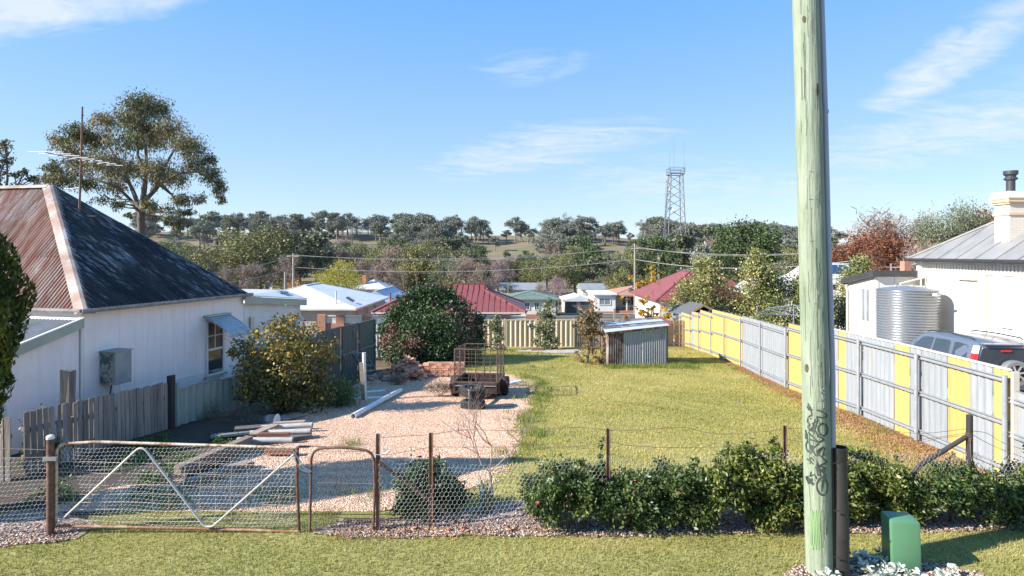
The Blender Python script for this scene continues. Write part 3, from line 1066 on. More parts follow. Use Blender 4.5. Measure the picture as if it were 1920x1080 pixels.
fence_t = thing("paling_fence", "tan timber paling fence behind the iron shed with its rails showing", "fence", (6, BY + 0.2, g(6, BY)))
x = 3.62
while x < 10.3:
    w = random.uniform(0.10, 0.14)
    yb = BY + 0.15 + 0.25 * (x - 3.6)
    zb = g(x, yb)
    if random.random() > 0.04:
        MB().box((x + w / 2, yb + 0.035, zb + 0.78 + random.uniform(-.02, .02)), (w - 0.012, 0.018, 1.55), jit=0.004).build("paling", M_tanpaling, fence_t)
    x += w + random.uniform(0.0, 0.03)
for dz in (1.28, 0.72, 0.18):
    MB().bar((3.6, BY + 0.12, g(3.6, BY) + dz), (10.3, BY + 0.12 + 0.25 * 6.7, g(10.3, BY + 1.8) + dz), 0.045, 0.075).build("rail", M_tanpaling, fence_t)
for xx in (3.62, 5.9, 8.2, 10.2):
    yb = BY + 0.12 + 0.25 * (xx - 3.6)
    MB().box((xx, yb - 0.05, g(xx, yb) + 0.72), (0.11, 0.11, 1.62)).build("post", M_tanpaling, fence_t)
beams = MB().bar((6.0, BY + 3.3, g(6, BY) + 0.85), (14, BY + 4.6, g(9, BY) + 0.72), 0.08, 0.14)
link_rail = thing("timber_rail_fence", "low timber post and rail fence beyond the shed roof", "fence", (7, BY + 3.5, g(7, BY + 3.5)))
beams.build("rail", M_tanpaling, link_rail)
for xx in (6.4, 8.6, 10.8):
    yy = BY + 3.36 + 0.163 * (xx - 6.4)
    MB().box((xx, yy, (g(xx, yy) + 0.35) / 2 + 0.1), (0.12, 0.12, 0.45 - g(xx, yy))).build("post", M_tanpaling, link_rail)

# ---- left boundary: grey palings, green sheets, tall dark sheets
fence_p = thing("paling_fence", "weathered grey timber paling fence with gaps, beside the white house", "fence", (-8.4, 12, g(-8.4, 12)))
L0, L1 = Vector((-8.72, 10.5, 0)), Vector((-8.06, 13.75, 0))
dirp = (L1 - L0).normalized()
s = 0.0
Lp = (L1 - L0).length
k = 0
while s < Lp - 0.05:
    w = random.uniform(0.075, 0.115)
    c = L0 + dirp * (s + w / 2)
    zb = g(c.x, c.y)
    zt = 1.10 - 0.165 * s / Lp + random.uniform(-0.022, 0.022)
    lean = random.uniform(-0.02, 0.02) - 0.025
    MB().hexa([c + Vector((0, 0, zb)) + dirp * (a * w / 2) + Vector((b, 0, 0)) for a, b in ((-.95, -.01), (.95, -.01), (.95, .01), (-.95, .01))] +
              [c + Vector((lean * 0.3, 0, zt + (random.uniform(-.01, .01)))) + dirp * (a * w / 2 + lean) + Vector((b, 0, 0)) for a, b in ((-.95, -.01), (.95, -.01), (.95, .01), (-.95, .01))]).build("paling", M_paling, fence_p)
    s += w + (random.choice((0.008, 0.012, 0.018, 0.026)) if s < Lp * .62 else random.choice((0.002, 0.004, 0.008)))
for dz in (0.35, 0.85):
    MB().bar(L0 + Vector((-0.045, 0, dz + g(-8.7, 10.5))), L1 + Vector((-0.045, 0, dz - 0.12 + g(-8.06, 13.7))), 0.05, 0.075).build("rail", M_paling, fence_p)
MB().box((-8.03, 13.8, g(-8, 13.8) + 0.6), (0.13, 0.13, 1.30), jit=0.015).build("end_post", M_blackpost, fence_p)
fence_p2 = thing("paling_fence", "short run of grey palings at the left edge by the cypress", "fence", (-9.3, 9.9, g(-9.3, 9.9)))
for i in range(9):
    xx = -9.72 + i * 0.115
    MB().box((xx, 10.15 + 0.01 * i, 0.52 + random.uniform(-.02, .02)), (0.108, 0.02, 1.15), jit=0.006).build("paling", M_paling, fence_p2)
MB().bar((-9.8, 10.2, 0.75), (-8.75, 10.25, 0.75), 0.05, 0.07).build("rail", M_paling, fence_p2)
pst = recenter(MB().box((-8.75, 11.55, 0.78), (0.17, 0.15, 1.75), jit=0.03).build("fence_post", M_oldpost))
tag(pst, "tall split grey timber post standing up behind the grey paling fence", "post")

fence_g = thing("steel_fence", "pale green ribbed steel fence stepping down beside the white house", "fence", (-7.7, 15.3, g(-7.7, 15.3)))
gl = lambda d: (-8.1 + 0.245 * (d - 13.6), d)
for (d0, d1, zt) in ((13.86, 14.0, 0.84), (14.0, 15.32, 0.68), (15.36, 16.9, 0.60), (16.94, 18.4, 0.52), (18.44, 19.7, 0.44)):
    a, b = gl(d0), gl(d1)
    sheet_between(fence_g, "infill_sheet", M_fgreen, a, b, g(*a) + 0.02, g(*b) + 0.02, zt, zt, 0.24, 0.034, per=8)
    MB().bar((*a, zt + 0.012), (*b, zt + 0.012), 0.06, 0.045).build("top_rail", M_rail, fence_g)
    MB().box((*b, (zt + g(*b)) / 2), (0.06, 0.07, zt - g(*b) + 0.05)).build("post", M_fgreen, fence_g)

fence_d = thing("steel_fence", "tall dark green ribbed steel fence with bracing struts behind the yellowing shrub", "fence", (-6, 21.8, g(-6, 21.8)))
dk = lambda d: (-6.58 + 0.25 * (d - 19.8), d)
for (d0, d1, m) in ((18.6, 19.8, M_fblue), (19.8, 21.3, M_fdark), (21.35, 22.5, M_fdark), (22.55, 23.75, M_fdark)):
    a, b = dk(d0), dk(d1)
    zt = 1.20 if m is M_fblue else 1.26
    sheet_between(fence_d, "infill_sheet", m, a, b, g(*a) + 0.02, g(*b) + 0.02, zt - .02, zt, 0.2, 0.02, per=8)
    MB().bar((*a, zt + 0.005), (*b, zt + 0.02), 0.05, 0.035).build("top_rail", m, fence_d)
    MB().bar((a[0] + .05, a[1], 0.25), (b[0] + .05, b[1], 0.27), 0.03, 0.05).build("mid_rail", M_galv if m is M_fdark else m, fence_d)
    MB().box((b[0] + 0.04, b[1], (zt + g(*b)) / 2), (0.06, 0.06, zt - g(*b))).build("post", m, fence_d)
for d0, d1 in ((20.7, 21.5), (22.0, 22.9)):
    a, b = dk(d0), dk(d1)
    MB().tube([(a[0] + .08, a[1], 1.15), (b[0] + .35, b[1], g(b[0], b[1]) + 0.05)], 0.018, 6).build("brace", M_galv, fence_d)
# low white picket gate and pale sheets that close the yard behind the big bush
fence_w = thing("picket_fence", "white picket panel in the gap beside the big dark bush", "fence", (-5.3, 26, g(-5.3, 26)))
for i in range(9):
    xx = -6.05 + i * 0.14
    MB().box((xx, 26.2, -0.05), (0.05, 0.03, 0.75)).build("picket", M_white, fence_w)
for zz in (-0.35, 0.27):
    MB().bar((-6.15, 26.23, zz), (-4.8, 26.23, zz), 0.03, 0.06).build("rail", M_white, fence_w)
fence_l = thing("steel_fence", "pale green steel fence behind the white picket panel", "fence", (-6, 28.0, g(-6, 28)))
for x0, x1 in ((-6.9, -5.2), (-5.15, -3.4)):
    sheet_between(fence_l, "infill_sheet", M_fgreen, (x0, 28.0), (x1, 28.0), g(x0, 28) + .02, g(x1, 28) + .02, 0.62, 0.62, 0.22, 0.02)
    MB().bar((x0, 28, 0.635), (x1, 28, 0.635), 0.05, 0.04).build("top_rail", M_fgreen, fence_l)


# ------------------------------------------------------------------ the white house on the left
HA = Vector((-9.45, 13.0, 0)); HB = Vector((-8.18, 18.2, 0))
HU = (HB - HA).normalized(); HN = Vector((-HU.y, HU.x, 0))      # along the wall, into the house
HL = (HB - HA).length
EZ = 2.72
AP = Vector((-13.1, 16.66, 5.87))
run_f = (Vector((AP.x, AP.y, 0)) - HA).dot(HU)
run_r = (Vector((AP.x, AP.y, 0)) - HA).dot(HN)


def hw(s, z, out=0.0, inn=0.0):
    """a point on the right-hand wall: s metres from its front corner, out metres proud of it"""
    p = HA + HU * s - HN * (out - 0.14 - inn)
    return Vector((p.x, p.y, z))


def hs(px, out=0.0):
    """s on the wall plane under a photo column"""
    k = (px - 960) / FOC
    q = HA - HN * (out - 0.14)
    return (k * q.y - q.x) / (HU.x - k * HU.y)


house_l = thing("weatherboard_house", "white sheet-clad house with a steep rusted corrugated hip roof", "house", (HA.x, HA.y, g(HA.x, HA.y)))
zb = -0.5
wall = MB().prism([hw(0, zb), hw(HL - 0.05, zb), hw(HL - 0.05, EZ - 0.02), hw(0, EZ - 0.02)], HN * 5.2).build("wall", M_wall_left, house_l)
for px in (225, 253, 277, 303, 326, 347, 367, 383, 400, 422):
    s = hs(px)
    MB().prism([hw(s - 0.012, 0.55), hw(s + 0.012, 0.55), hw(s + 0.012, EZ - 0.04), hw(s - 0.012, EZ - 0.04)], -HN * 0.006).build("cover_strip", M_wall_left, house_l)
MB().prism([hw(-0.02, 0.5), hw(0.07, 0.5), hw(0.07, EZ - 0.04), hw(-0.02, EZ - 0.04)], -HN * 0.02).build("corner_board", M_white, house_l)
MB().prism([hw(-0.02, 0.62), hw(HL, 0.5), hw(HL, 0.56), hw(-0.02, 0.68)], -HN * 0.012).build("skirting_board", M_wall_left, house_l)
# roof: right-hand hip face, front face and the two hidden ones, sheet by sheet
rise = AP.z - EZ
slope_r = math.hypot(run_r, rise); slope_f = math.hypot(run_f, rise)
Vr = (HN * run_r + Vector((0, 0, rise))).normalized(); Nr = HU.cross(Vr).normalized()
Vf = (HU * run_f + Vector((0, 0, rise))).normalized(); Nf = Vf.cross(HN).normalized()
if Nr.z < 0:
    Nr = -Nr
if Nf.z < 0:
    Nf = -Nf
O = Vector((HA.x, HA.y, EZ))
wv = 0.105
topR = lambda s: slope_r * min(s / run_f, (HL - s) / (HL - run_f))
topF = lambda s: slope_f * min(s / run_r, 1.0)
ns = int(HL / 0.68) + 1
for i in range(ns):
    s0, s1 = i * 0.68, min(HL, (i + 1) * 0.68)
    mid = slope_r * 0.47
    me_top = lambda s: min(topR(s), mid)
    corru("roof_sheet", M_roof_dark, house_l, O - Vr * 0.1, HU, Vr, Nr, s0, s1, lambda s: 0.0, me_top, wv, 0.019, per=6, smooth_shade=True)
    if max(topR(s0), topR((s0 + s1) / 2), topR(s1)) > mid:
        corru("roof_sheet", M_roof_dark, house_l, O - Vr * 0.1 + Nr * 0.012, HU, Vr, Nr, s0, s1, lambda s: min(mid - 0.08, topR(s)), topR, wv, 0.019, per=6, smooth_shade=True)
for i in range(12):
    s0, s1 = i * 0.68, (i + 1) * 0.68
    mid = slope_f * 0.40
    corru("roof_sheet", M_roof_rust, house_l, O - Vf * 0.1, HN, Vf, Nf, s0, s1, lambda s: 0.0, lambda s: min(topF(s), mid), wv, 0.019, per=6, smooth_shade=True)
    if topF(s1) > mid:
        corru("roof_sheet", M_roof_rust, house_l, O - Vf * 0.1 + Nf * 0.012, HN, Vf, Nf, s0, s1, lambda s: min(mid - 0.08, topF(s)), topF, wv, 0.019, per=6, smooth_shade=True)
ridge_end = AP + HN * 4.5
back = HB + HN * 9
MB().add([Vector((HB.x, HB.y, EZ)), Vector((back.x, back.y, EZ)), ridge_end, AP], [(0, 1, 2, 3)]).build("rear_roof_slope", M_roof_dark, house_l)


def capping(a, b, wdt, nm="hip_capping", mat=None, seg=0.9, lift=0.035):
    a, b = Vector(a), Vector(b)
    L = (b - a).length
    n = max(1, int(L / seg))
    for i in range(n):
        p, q = a + (b - a) * (i / n), a + (b - a) * ((i + 1.04) / n)
        d = (q - p).normalized()
        side = d.cross(Vector((0, 0, 1))).normalized()
        up = side.cross(d).normalized()
        k = lift + 0.006 * (i % 2)
        dn = 0.10
        MB().add([p + side * wdt + up * (k - dn), p + side * .035 + up * k, p - side * .035 + up * k, p - side * wdt + up * (k - dn),
                  q + side * wdt + up * (k - dn + .004), q + side * .035 + up * (k + .004), q - side * .035 + up * (k + .004), q - side * wdt + up * (k - dn + .004)],
                 [(0, 1, 5, 4), (1, 2, 6, 5), (2, 3, 7, 6), (0, 3, 2, 1), (4, 5, 6, 7)]).build(nm, mat or M_ridgecap, house_l)


capping((HA.x, HA.y, EZ - 0.06), AP, 0.19)
capping(AP, ridge_end, 0.17, "ridge_capping")
capping((HB.x, HB.y, EZ - 0.06), AP, 0.10, mat=M_dark_trim)
M_gutter = plain("old_grey_gutter", (0.20, 0.19, 0.18), (0.36, 0.34, 0.32), 6.0, 0.6)


def gutter(a, b, parent, mat, w=0.11, h=0.09):
    a, b = Vector(a), Vector(b)
    side = (b - a).normalized().cross(Vector((0, 0, 1))).normalized()
    pr = [(-w / 2, h / 2), (-w / 2, -h / 2), (w * 0.3, -h / 2), (w / 2, 0), (w / 2, h / 2), (w / 2 - .012, h / 2), (w / 2 - .014, 0.005), (w * .25, -h / 2 + .012), (-w / 2 + .012, -h / 2 + .012), (-w / 2 + .012, h / 2)]
    MB().prism([a + side * x + Vector((0, 0, z)) for x, z in pr], b - a).build("gutter", mat, parent)


gutter(hw(-0.16, EZ - 0.045, 0.20), hw(HL + 0.1, EZ - 0.045, 0.20), house_l, M_gutter)
c0 = HA - HU * 0.06
gutter(Vector((c0.x, c0.y, EZ - 0.05)) + HN * 7, Vector((c0.x, c0.y, EZ - 0.05)) - HN * 0.1, house_l, M_gutter)
# front lean-to: its roof falls towards the street
PL = 1.62
pz0, pz1 = 2.50, 2.02
wl_ = MB().prism([hw(-PL, zb), hw(-0.03, zb), hw(-0.03, pz0 - 0.12), hw(-PL, pz1 - 0.12)], HN * 5).build("lean_to_wall", M_wall_left, house_l)
Vp = (HU * PL + Vector((0, 0, pz0 - pz1))).normalized(); Np = Vp.cross(HN).normalized()
if Np.z < 0:
    Np = -Np
Op = hw(-PL - 0.08, pz1 - 0.02, 0.1)
for i in range(8):
    corru("lean_to_roof_sheet", M_porch_roof, house_l, Op, HN, Vp, Np, i * 0.7, (i + 1) * 0.7, lambda s: 0.0, lambda s: 1.66, wv, 0.022, per=6, smooth_shade=True)
MB().hexa([hw(-PL - 0.1, pz1 - 0.20, 0.11), hw(0.0, pz0 - 0.20, 0.11), hw(0.0, pz0 - 0.20, 0.09), hw(-PL - 0.1, pz1 - 0.20, 0.09),
           hw(-PL - 0.1, pz1 + 0.0, 0.11), hw(0.0, pz0 + 0.0, 0.11), hw(0.0, pz0 + 0.0, 0.09), hw(-PL - 0.1, pz1 + 0.0, 0.09)]).build("barge_board", M_trim_grey, house_l)
MB().bar(hw(-PL - 0.1, pz1 + 0.02, 0.10), hw(0, pz0 + 0.02, 0.10), 0.05, 0.03).build("barge_capping", M_white, house_l)
MB().prism([hw(-PL - 0.015, zb, 0.012), hw(-PL + 0.08, zb, 0.012), hw(-PL + 0.08, pz1 - 0.1, 0.012), hw(-PL - 0.015, pz1 - 0.14, 0.012)], -HN * 0.012).build("corner_board", M_white, house_l)
MB().tube([hw(-0.01, 0.7, 0.05), hw(-0.01, pz0 - 0.1, 0.05)], 0.018, 8).build("downpipe", M_wall_left, house_l)
# window with its curved metal hood
ws0, ws1 = hs(388), hs(416)
wz0, wz1 = 0.50, 1.97
wnd = MB().prism([hw(ws0, wz0), hw(ws1, wz0), hw(ws1, wz1), hw(ws0, wz1)], -HN * 0.012).build("window", M_glass, house_l)
fr = MB()
for (a, b, c, d) in ((ws0 - .06, ws0, wz0 - .05, wz1 + .06), (ws1, ws1 + .06, wz0 - .05, wz1 + .06), (ws0, ws1, wz1, wz1 + .06), (ws0, ws1, wz0 - .05, wz0)):
    fr.prism([hw(a, c), hw(b, c), hw(b, d), hw(a, d)], -HN * 0.05)
fr.build("frame", M_white, wnd)
wm = (wz0 + wz1) / 2 - 0.05
sb = MB()
for (a, b, c, d) in ((ws0, ws1, wm - .03, wm + .03), ((ws0 + ws1) / 2 - .015, (ws0 + ws1) / 2 + .015, wm + .03, wz1), (ws0, ws1, (wm + wz1) / 2 - .012, (wm + wz1) / 2 + .012)):
    sb.prism([hw(a, c), hw(b, c), hw(b, d), hw(a, d)], -HN * 0.026)
sb.build("sash_bars", M_white, wnd)
MB().prism([hw(ws0 - .12, wz0 - .11), hw(ws1 + .12, wz0 - .11), hw(ws1 + .12, wz0 - .052), hw(ws0 - .12, wz0 - .052)], -HN * 0.10).build("sill", M_trim_grey, wnd)
M_hood = plain("streaked_grey_hood_metal", (0.44, 0.48, 0.50), (0.28, 0.30, 0.32), 9.0, 0.6, 0.2, (1, 1, 0.3))
prof = [(0.02, 2.16), (0.16, 2.14), (0.55, 1.93), (0.82, 1.74), (0.87, 1.66), (0.88, 1.58)]
hd = MB()
ha, hb = ws0 - 0.13, ws1 + 0.16
nseg = 14
for j in range(nseg):
    sa, sb_ = ha + (hb - ha) * j / nseg, ha + (hb - ha) * (j + 1) / nseg
    dz = 0.006 * (j % 2)
    for (o0, z0_), (o1, z1_) in zip(prof[:-1], prof[1:]):
        hd.add([hw(sa, z0_ + dz, o0), hw(sb_, z0_ + dz, o0), hw(sb_, z1_ + dz, o1), hw(sa, z1_ + dz, o1)], [(0, 1, 2, 3)])
for sx in (ha, hb):
    hd.add([hw(sx, 2.14, 0.0)] + [hw(sx, z, o) for o, z in prof[1:4]] , [(0, 1, 2, 3)])
hood = hd.build("window_hood", M_hood, house_l)
MB().bar(hw(ha - .03, 2.17, 0.09), hw(hb + .03, 2.17, 0.09), 0.20, 0.035).build("hood_top_plate", M_trim_grey, hood)
MB().tube([hw(hb - 0.05, 1.62, 0.03), hw(hb - 0.05, 1.72, 0.80)], 0.012, 6).build("hood_stay", M_galv, hood)
# wall-hung evaporative cooler
out = 0.46
k0, k1 = hs(186), None
s_c = k0
s_f = hs(247, out)
cz0, cz1 = 0.94, 1.69
M_cooler = plain("peeling_grey_cooler_paint", (0.23, 0.245, 0.25), (0.33, 0.34, 0.33), 2.0, 0.6, bump=0.1, lo=0.3, hi=0.6)
M_peel = rustmat("peeled_cooler_front", (0.09, 0.105, 0.115), (0.42, 0.43, 0.38), 0.47, 0.50, 2.6, rough=0.7)
cool = thing("air_cooler", "peeling grey box air cooler hung on the white house wall", "air cooler", tuple(hw(s_c, cz0, out / 2)))
MB().prism([hw(s_c, cz0, 0.02), hw(s_f, cz0, 0.02), hw(s_f, cz1, 0.02), hw(s_c, cz1, 0.02)], -HN * (out - 0.02)).build("casing", M_cooler, cool, bevel=0.012)
MB().prism([hw(s_c - 0.004, cz0 + .03, 0.04), hw(s_c - 0.004, cz0 + .03, out - .02), hw(s_c - 0.004, cz1 - .03, out - .02), hw(s_c - 0.004, cz1 - .03, 0.04)], -HU * 0.006).build("front_panel", M_peel, cool)
MB().prism([hw(s_c - .02, cz1, 0.0), hw(s_f + .02, cz1, 0.0), hw(s_f + .02, cz1 + .02, 0.0), hw(s_c - .02, cz1 + .02, 0.0)], -HN * (out + 0.03)).build("lid", M_cooler, cool)
MB().tube([hw((s_c + s_f) / 2, cz0, 0.12), hw((s_c + s_f) / 2, cz0 - 0.4, 0.05), hw((s_c + s_f) / 2, 0.3, 0.05)], 0.016, 6).build("drain_pipe", M_dark_trim, cool)
# annex at the back: flat white roof behind a deep fascia
xa0, xa1 = HL - 0.02, HL + 3.0
az0, az1 = 2.42, 2.08
annex = MB().prism([hw(xa0, -0.9, -0.03), hw(xa1, -0.9, -0.03), hw(xa1, az1 - 0.02, -0.03), hw(xa0, az0 - 0.02, -0.03)], HN * 4.6).build("annex_wall", M_white, house_l)
for i in range(14):
    zz = 0.35 + 0.14 * i
    MB().prism([hw(xa0 + .02, zz, -.03), hw(xa1 - .02, zz, -.03), hw(xa1 - .02, zz + .128, -.03), hw(xa0 + .02, zz + .128, -.03)], -HN * 0.012).build("weatherboard", M_white, house_l)
fa = MB().hexa([hw(xa0 - .1, az0 - .02, .14), hw(xa1 + .15, az1 - .02, .14), hw(xa1 + .15, az1 - .02, .11), hw(xa0 - .1, az0 - .02, .11),
                hw(xa0 - .1, az0 + .20, .14), hw(xa1 + .15, az1 + .20, .14), hw(xa1 + .15, az1 + .20, .11), hw(xa0 - .1, az0 + .20, .11)])
fa.build("annex_fascia", M_trim_grey, house_l)
e0_, e1_, r0_, r1_ = hw(xa0 - .1, az0 + .21, .17), hw(xa1 + .15, az1 + .21, .17), hw(xa0 - .1, az0 + .40, -.78), hw(xa1 + .15, az1 + .51, -.78)
f0_, f1_ = hw(xa0 - .1, az0 - .1, -4.4), hw(xa1 + .15, az1, -4.4)
up_ = Vector((0, 0, .03))
MB().add([e0_, e1_, r1_, r0_, f0_, f1_] + [q_ + up_ for q_ in (e0_, e1_, r1_, r0_, f0_, f1_)], [(0, 1, 2, 3), (3, 2, 5, 4), (6, 7, 8, 9), (9, 8, 11, 10), (0, 1, 7, 6), (1, 2, 8, 7), (2, 5, 11, 8), (0, 3, 9, 6), (3, 4, 10, 9), (4, 5, 11, 10)]).build("annex_roof", M_roof_white, house_l)
wb0, wb1 = hs(545) , hs(552)
dr = MB().prism([hw(wb0, 0.1), hw(wb1, 0.1), hw(wb1, 1.78), hw(wb0, 1.78)], -HN * 0.02).build("annex_window", M_glass, house_l)
fr = MB()
for (a, b, c, d) in ((wb0 - .07, wb0, 0.05, 1.86), (wb1, wb1 + .07, 0.05, 1.86), (wb0, wb1, 1.78, 1.86)):
    fr.prism([hw(a, c), hw(b, c), hw(b, d), hw(a, d)], -HN * 0.045)
fr.build("frame", M_white, dr)
sv = hs(468)
MB().prism([hw(sv, 1.45), hw(sv + .17, 1.45), hw(sv + .17, 1.95), hw(sv, 1.95)], -HN * 0.06).build("wall_vent", M_cream, house_l, bevel=0.02)
pd = MB().tube([hw(xa1 + .1, -0.9, 0.05), hw(xa1 + .1, 1.5, 0.05), hw(xa1 + .1, 1.78, -.2)], 0.05, 10)
pd.build("downpipe", M_pvc, house_l, smooth=True)
# things on its roofs
vent = thing("roof_vent", "squat grey roof ventilator lying on the flat white annex roof", "vent", tuple(hw(xa1 - 0.75, az1 + 0.40, -0.3)))
MB().tube([hw(xa1 - 0.95, az1 + .50, -.25), hw(xa1 - .35, az1 + .44, -.35)], 0.075, 14).build("cowl", M_galv, vent, smooth=True)
MB().box(hw(xa1 - 0.65, az1 + 0.38, -0.3), (0.45, 0.3, 0.08)).build("flashing", M_galv, vent)
dish = thing("satellite_dish", "small grey satellite dish on the back edge of the annex roof", "satellite dish", tuple(hw(xa1 - 0.9, az1 + 0.5, -0.9)))
dc = hw(xa1 - 0.5, az1 + 0.70, -0.95)
MB().lathe(dc, [(0.01, 0.05), (0.07, 0.03), (0.13, -0.02), (0.14, -0.03), (0.07, 0.01), (0.01, 0.03)], 16, 'Y').build("reflector", M_dark_trim, dish, smooth=True)
MB().tube([dc - Vector((0, -0.03, 0.3)), dc + Vector((0, 0.03, 0))], 0.018, 6).build("mast", M_galv, dish)
ant = thing("television_antenna", "rusty television antenna mast with fishbone rods on the hip roof", "antenna", (-12.05, 16.45, 5.0))
mx, my = -12.05, 16.4
MB().tube([(mx - .05, my, 5.0), (mx + .0, my, 6.4), (mx + .04, my, 8.05)], [0.028, 0.026, 0.022], 8).build("mast", M_rust, ant)
MB().tube([(mx - .02, my, 5.78), (mx - .85, my + .5, 5.80)], 0.014, 6).build("stay", M_galv, ant)
MB().tube([(mx - .22, my - 1.0, 6.60), (mx + .42, my + .85, 6.52)], 0.014, 6).build("boom", M_galv, ant)
for i in range(9):
    f = i / 8
    c = Vector((mx - .20 + .60 * f, my - 1.0 + 1.8 * f, 6.61 - .08 * f))
    half = 0.58 - 0.28 * f
    d = Vector((0.97, -0.22, -0.05))
    MB().tube([c - d * half, c + d * half], 0.009, 5).build("element", M_pvc, ant)
MB().box((mx - .05, my - .05, 4.99), (0.9, 0.09, 0.05), rz=0.2).build("foot_plank", M_oldpost, ant)


# ------------------------------------------------------------------ the pale house on the right
RW = Vector((16.9, 24.0, 0))
RU = Vector((0.08, 1.0, 0)).normalized()            # along the wall, away from the street
RN = Vector((RU.y, -RU.x, 0))                       # into the house


def rw(s, z, out=0.0):
    p = RW + RU * s - RN * out
    return Vector((p.x, p.y, z))


def rs(px, out=0.0):
    k = (px - 960) / FOC
    q = RW - RN * out
    return (k * q.y - q.x) / (RU.x - k * RU.y)


RE = 3.72
house_r = thing("rendered_house", "bright cream house on the right with grey zinc hip roof", "house", (RW.x, RW.y, g(RW.x - 1, RW.y)))
M_wall_right = plain("cream_white_wall", (0.80, 0.76, 0.70), (0.76, 0.71, 0.65), 0.8, 0.7)
MB().prism([rw(-10, -0.4), rw(0, -0.4), rw(0, RE - 0.02), rw(-10, RE - 0.02)], RN * 8).build("wall", M_wall_right, house_r)
pitch = R(35)
Vq = (RN * math.cos(pitch) + Vector((0, 0, math.sin(pitch)))).normalized()
Nq = Vq.cross(RU).normalized()
if Nq.z < 0:
    Nq = -Nq
Oq = rw(0.42, RE + 0.02, 0.42)
hipmax = 4.3
for i in range(11):
    s0, s1 = -(i + 1) * 0.98, -i * 0.98
    tp = lambda s: min(-s / math.cos(pitch), hipmax / math.cos(pitch))
    n_ = 6
    m = MB()
    for j in range(n_):
        a, b = s0 + (s1 - s0) * j / n_, s0 + (s1 - s0) * (j + 1) / n_
        m.add([Oq + RU * a, Oq + RU * b, Oq + RU * b + Vq * tp(b), Oq + RU * a + Vq * tp(a)], [(0, 1, 2, 3)])
    m.build("roof_sheet", M_roof_zinc, house_r)
    if i:
        MB().bar(Oq + RU * s1 + Nq * .018, Oq + RU * s1 + Vq * tp(s1) + Nq * .018, 0.05, 0.035).build("roof_seam", M_roof_zinc, house_r)
pk = Oq + RU * (-hipmax) + Vq * (hipmax / math.cos(pitch))
MB().bar(Oq + Nq * .02, pk + Nq * .02, 0.16, 0.06).build("hip_capping", M_roof_zinc, house_r)
MB().bar(pk, pk - RU * 7, 0.2, 0.06).build("ridge_capping", M_roof_zinc, house_r)
far_c = Oq + RN * 8.6
MB().add([Oq, far_c, pk], [(0, 1, 2)]).build("far_roof_slope", M_roof_zinc, house_r)
MB().add([far_c, far_c - RU * 11, pk - RU * 7, pk], [(0, 1, 2, 3)]).build("rear_roof_slope", M_roof_zinc, house_r)
gutter(rw(0.5, RE - 0.03, 0.48), rw(-10, RE - 0.03, 0.48), house_r, M_dark_trim, 0.12, 0.12)
MB().prism([rw(0.4, RE - 0.1, 0.42), rw(-10, RE - 0.1, 0.42), rw(-10, RE - .085, 0.42), rw(0.4, RE - .085, 0.42)], RN * 0.42).build("soffit", M_dark_trim, house_r)
MB().prism([rw(0.0, RE - .52, .03), rw(-10, RE - .52, .03), rw(-10, RE - .47, .03), rw(0, RE - .47, .03)], -RN * 0.03).build("frieze_rail", M_wall_right, house_r)
MB().prism([rw(0.0, RE - .17, .03), rw(-10, RE - .17, .03), rw(-10, RE - .11, .03), rw(0, RE - .11, .03)], -RN * 0.03).build("frieze_rail", M_wall_right, house_r)
for i in range(46):
    s = -0.08 - i * 0.165
    MB().prism([rw(s, RE - .46, .03), rw(s - .085, RE - .46, .03), rw(s - .085, RE - .18, .03), rw(s, RE - .18, .03)], -RN * 0.05).build("frieze_block", M_wall_right, house_r)
cb = MB().prism([rw(-.02, RE - .1, 0.0), rw(.2, RE - .1, 0.0), rw(.2, RE - .75, 0.0), rw(-.02, RE - .75, 0.0)], -RN * 0.22)
cb.build("corner_bracket", M_wall_right, house_r)
s = rs(1800)
MB().prism([rw(s, -0.2), rw(s - .05, -0.2), rw(s - .05, 3.0), rw(s, 3.0)], -RN * 0.04).build("door_jamb", M_cream, house_r)
s2_ = rs(1834)
MB().prism([rw(s, 2.98), rw(s2_, 2.98), rw(s2_, 3.06), rw(s, 3.06)], -RN * 0.12).build("door_hood", M_cream, house_r)
s = rs(1851)
MB().tube([rw(s, 0.9, .05), rw(s, RE - .5, .05)], 0.028, 8).build("downpipe", M_cream, house_r)
s = rs(1880)
MB().prism([rw(s, 1.45), rw(s - .45, 1.45), rw(s - .45, 1.80), rw(s, 1.80)], -RN * 0.08).build("meter_box", M_cream, house_r)
# chimney with corbels and a steel flue
cs = rs(1895, -0.75)
cc = rw(cs, 4.0, -0.75)
chim = MB()
chim.box(cc + Vector((0, 0, 0.75)), (0.62, 0.62, 2.6))
ch = chim.build("chimney", brickpaint("painted_brick", (0.66, 0.58, 0.50), (0.62, 0.54, 0.46), (0.54, 0.46, 0.39)), house_r)
M_ochre = plain("ochre_render", (0.60, 0.44, 0.29), (0.54, 0.39, 0.25), 3.0, 0.8)
for zz, w, h, m in ((5.30, 0.70, 0.07, M_ochre), (5.68, 0.74, 0.07, M_ochre), (5.76, 0.82, 0.09, M_ochre), (5.85, 0.86, 0.06, M_ochre), (5.98, 0.78, 0.20, M_wall_right)):
    MB().box((cc.x, cc.y, zz), (w, w, h)).build("corbel", m, ch)
MB().lathe((cc.x, cc.y, 6.06), [(0.0, 0), (0.13, 0), (0.13, 0.42), (0.2, 0.46), (0.2, 0.50), (0.15, 0.54), (0.15, 0.58), (0.21, 0.64), (0.21, 0.76), (0.0, 0.78)], 16).build("flue", M_dark_trim, ch, smooth=True)
MB().box((cc.x - .02, cc.y, 3.98 + .26), (0.9, 0.9, 0.03), ry=-R(30)).build("flashing", M_galv, ch)
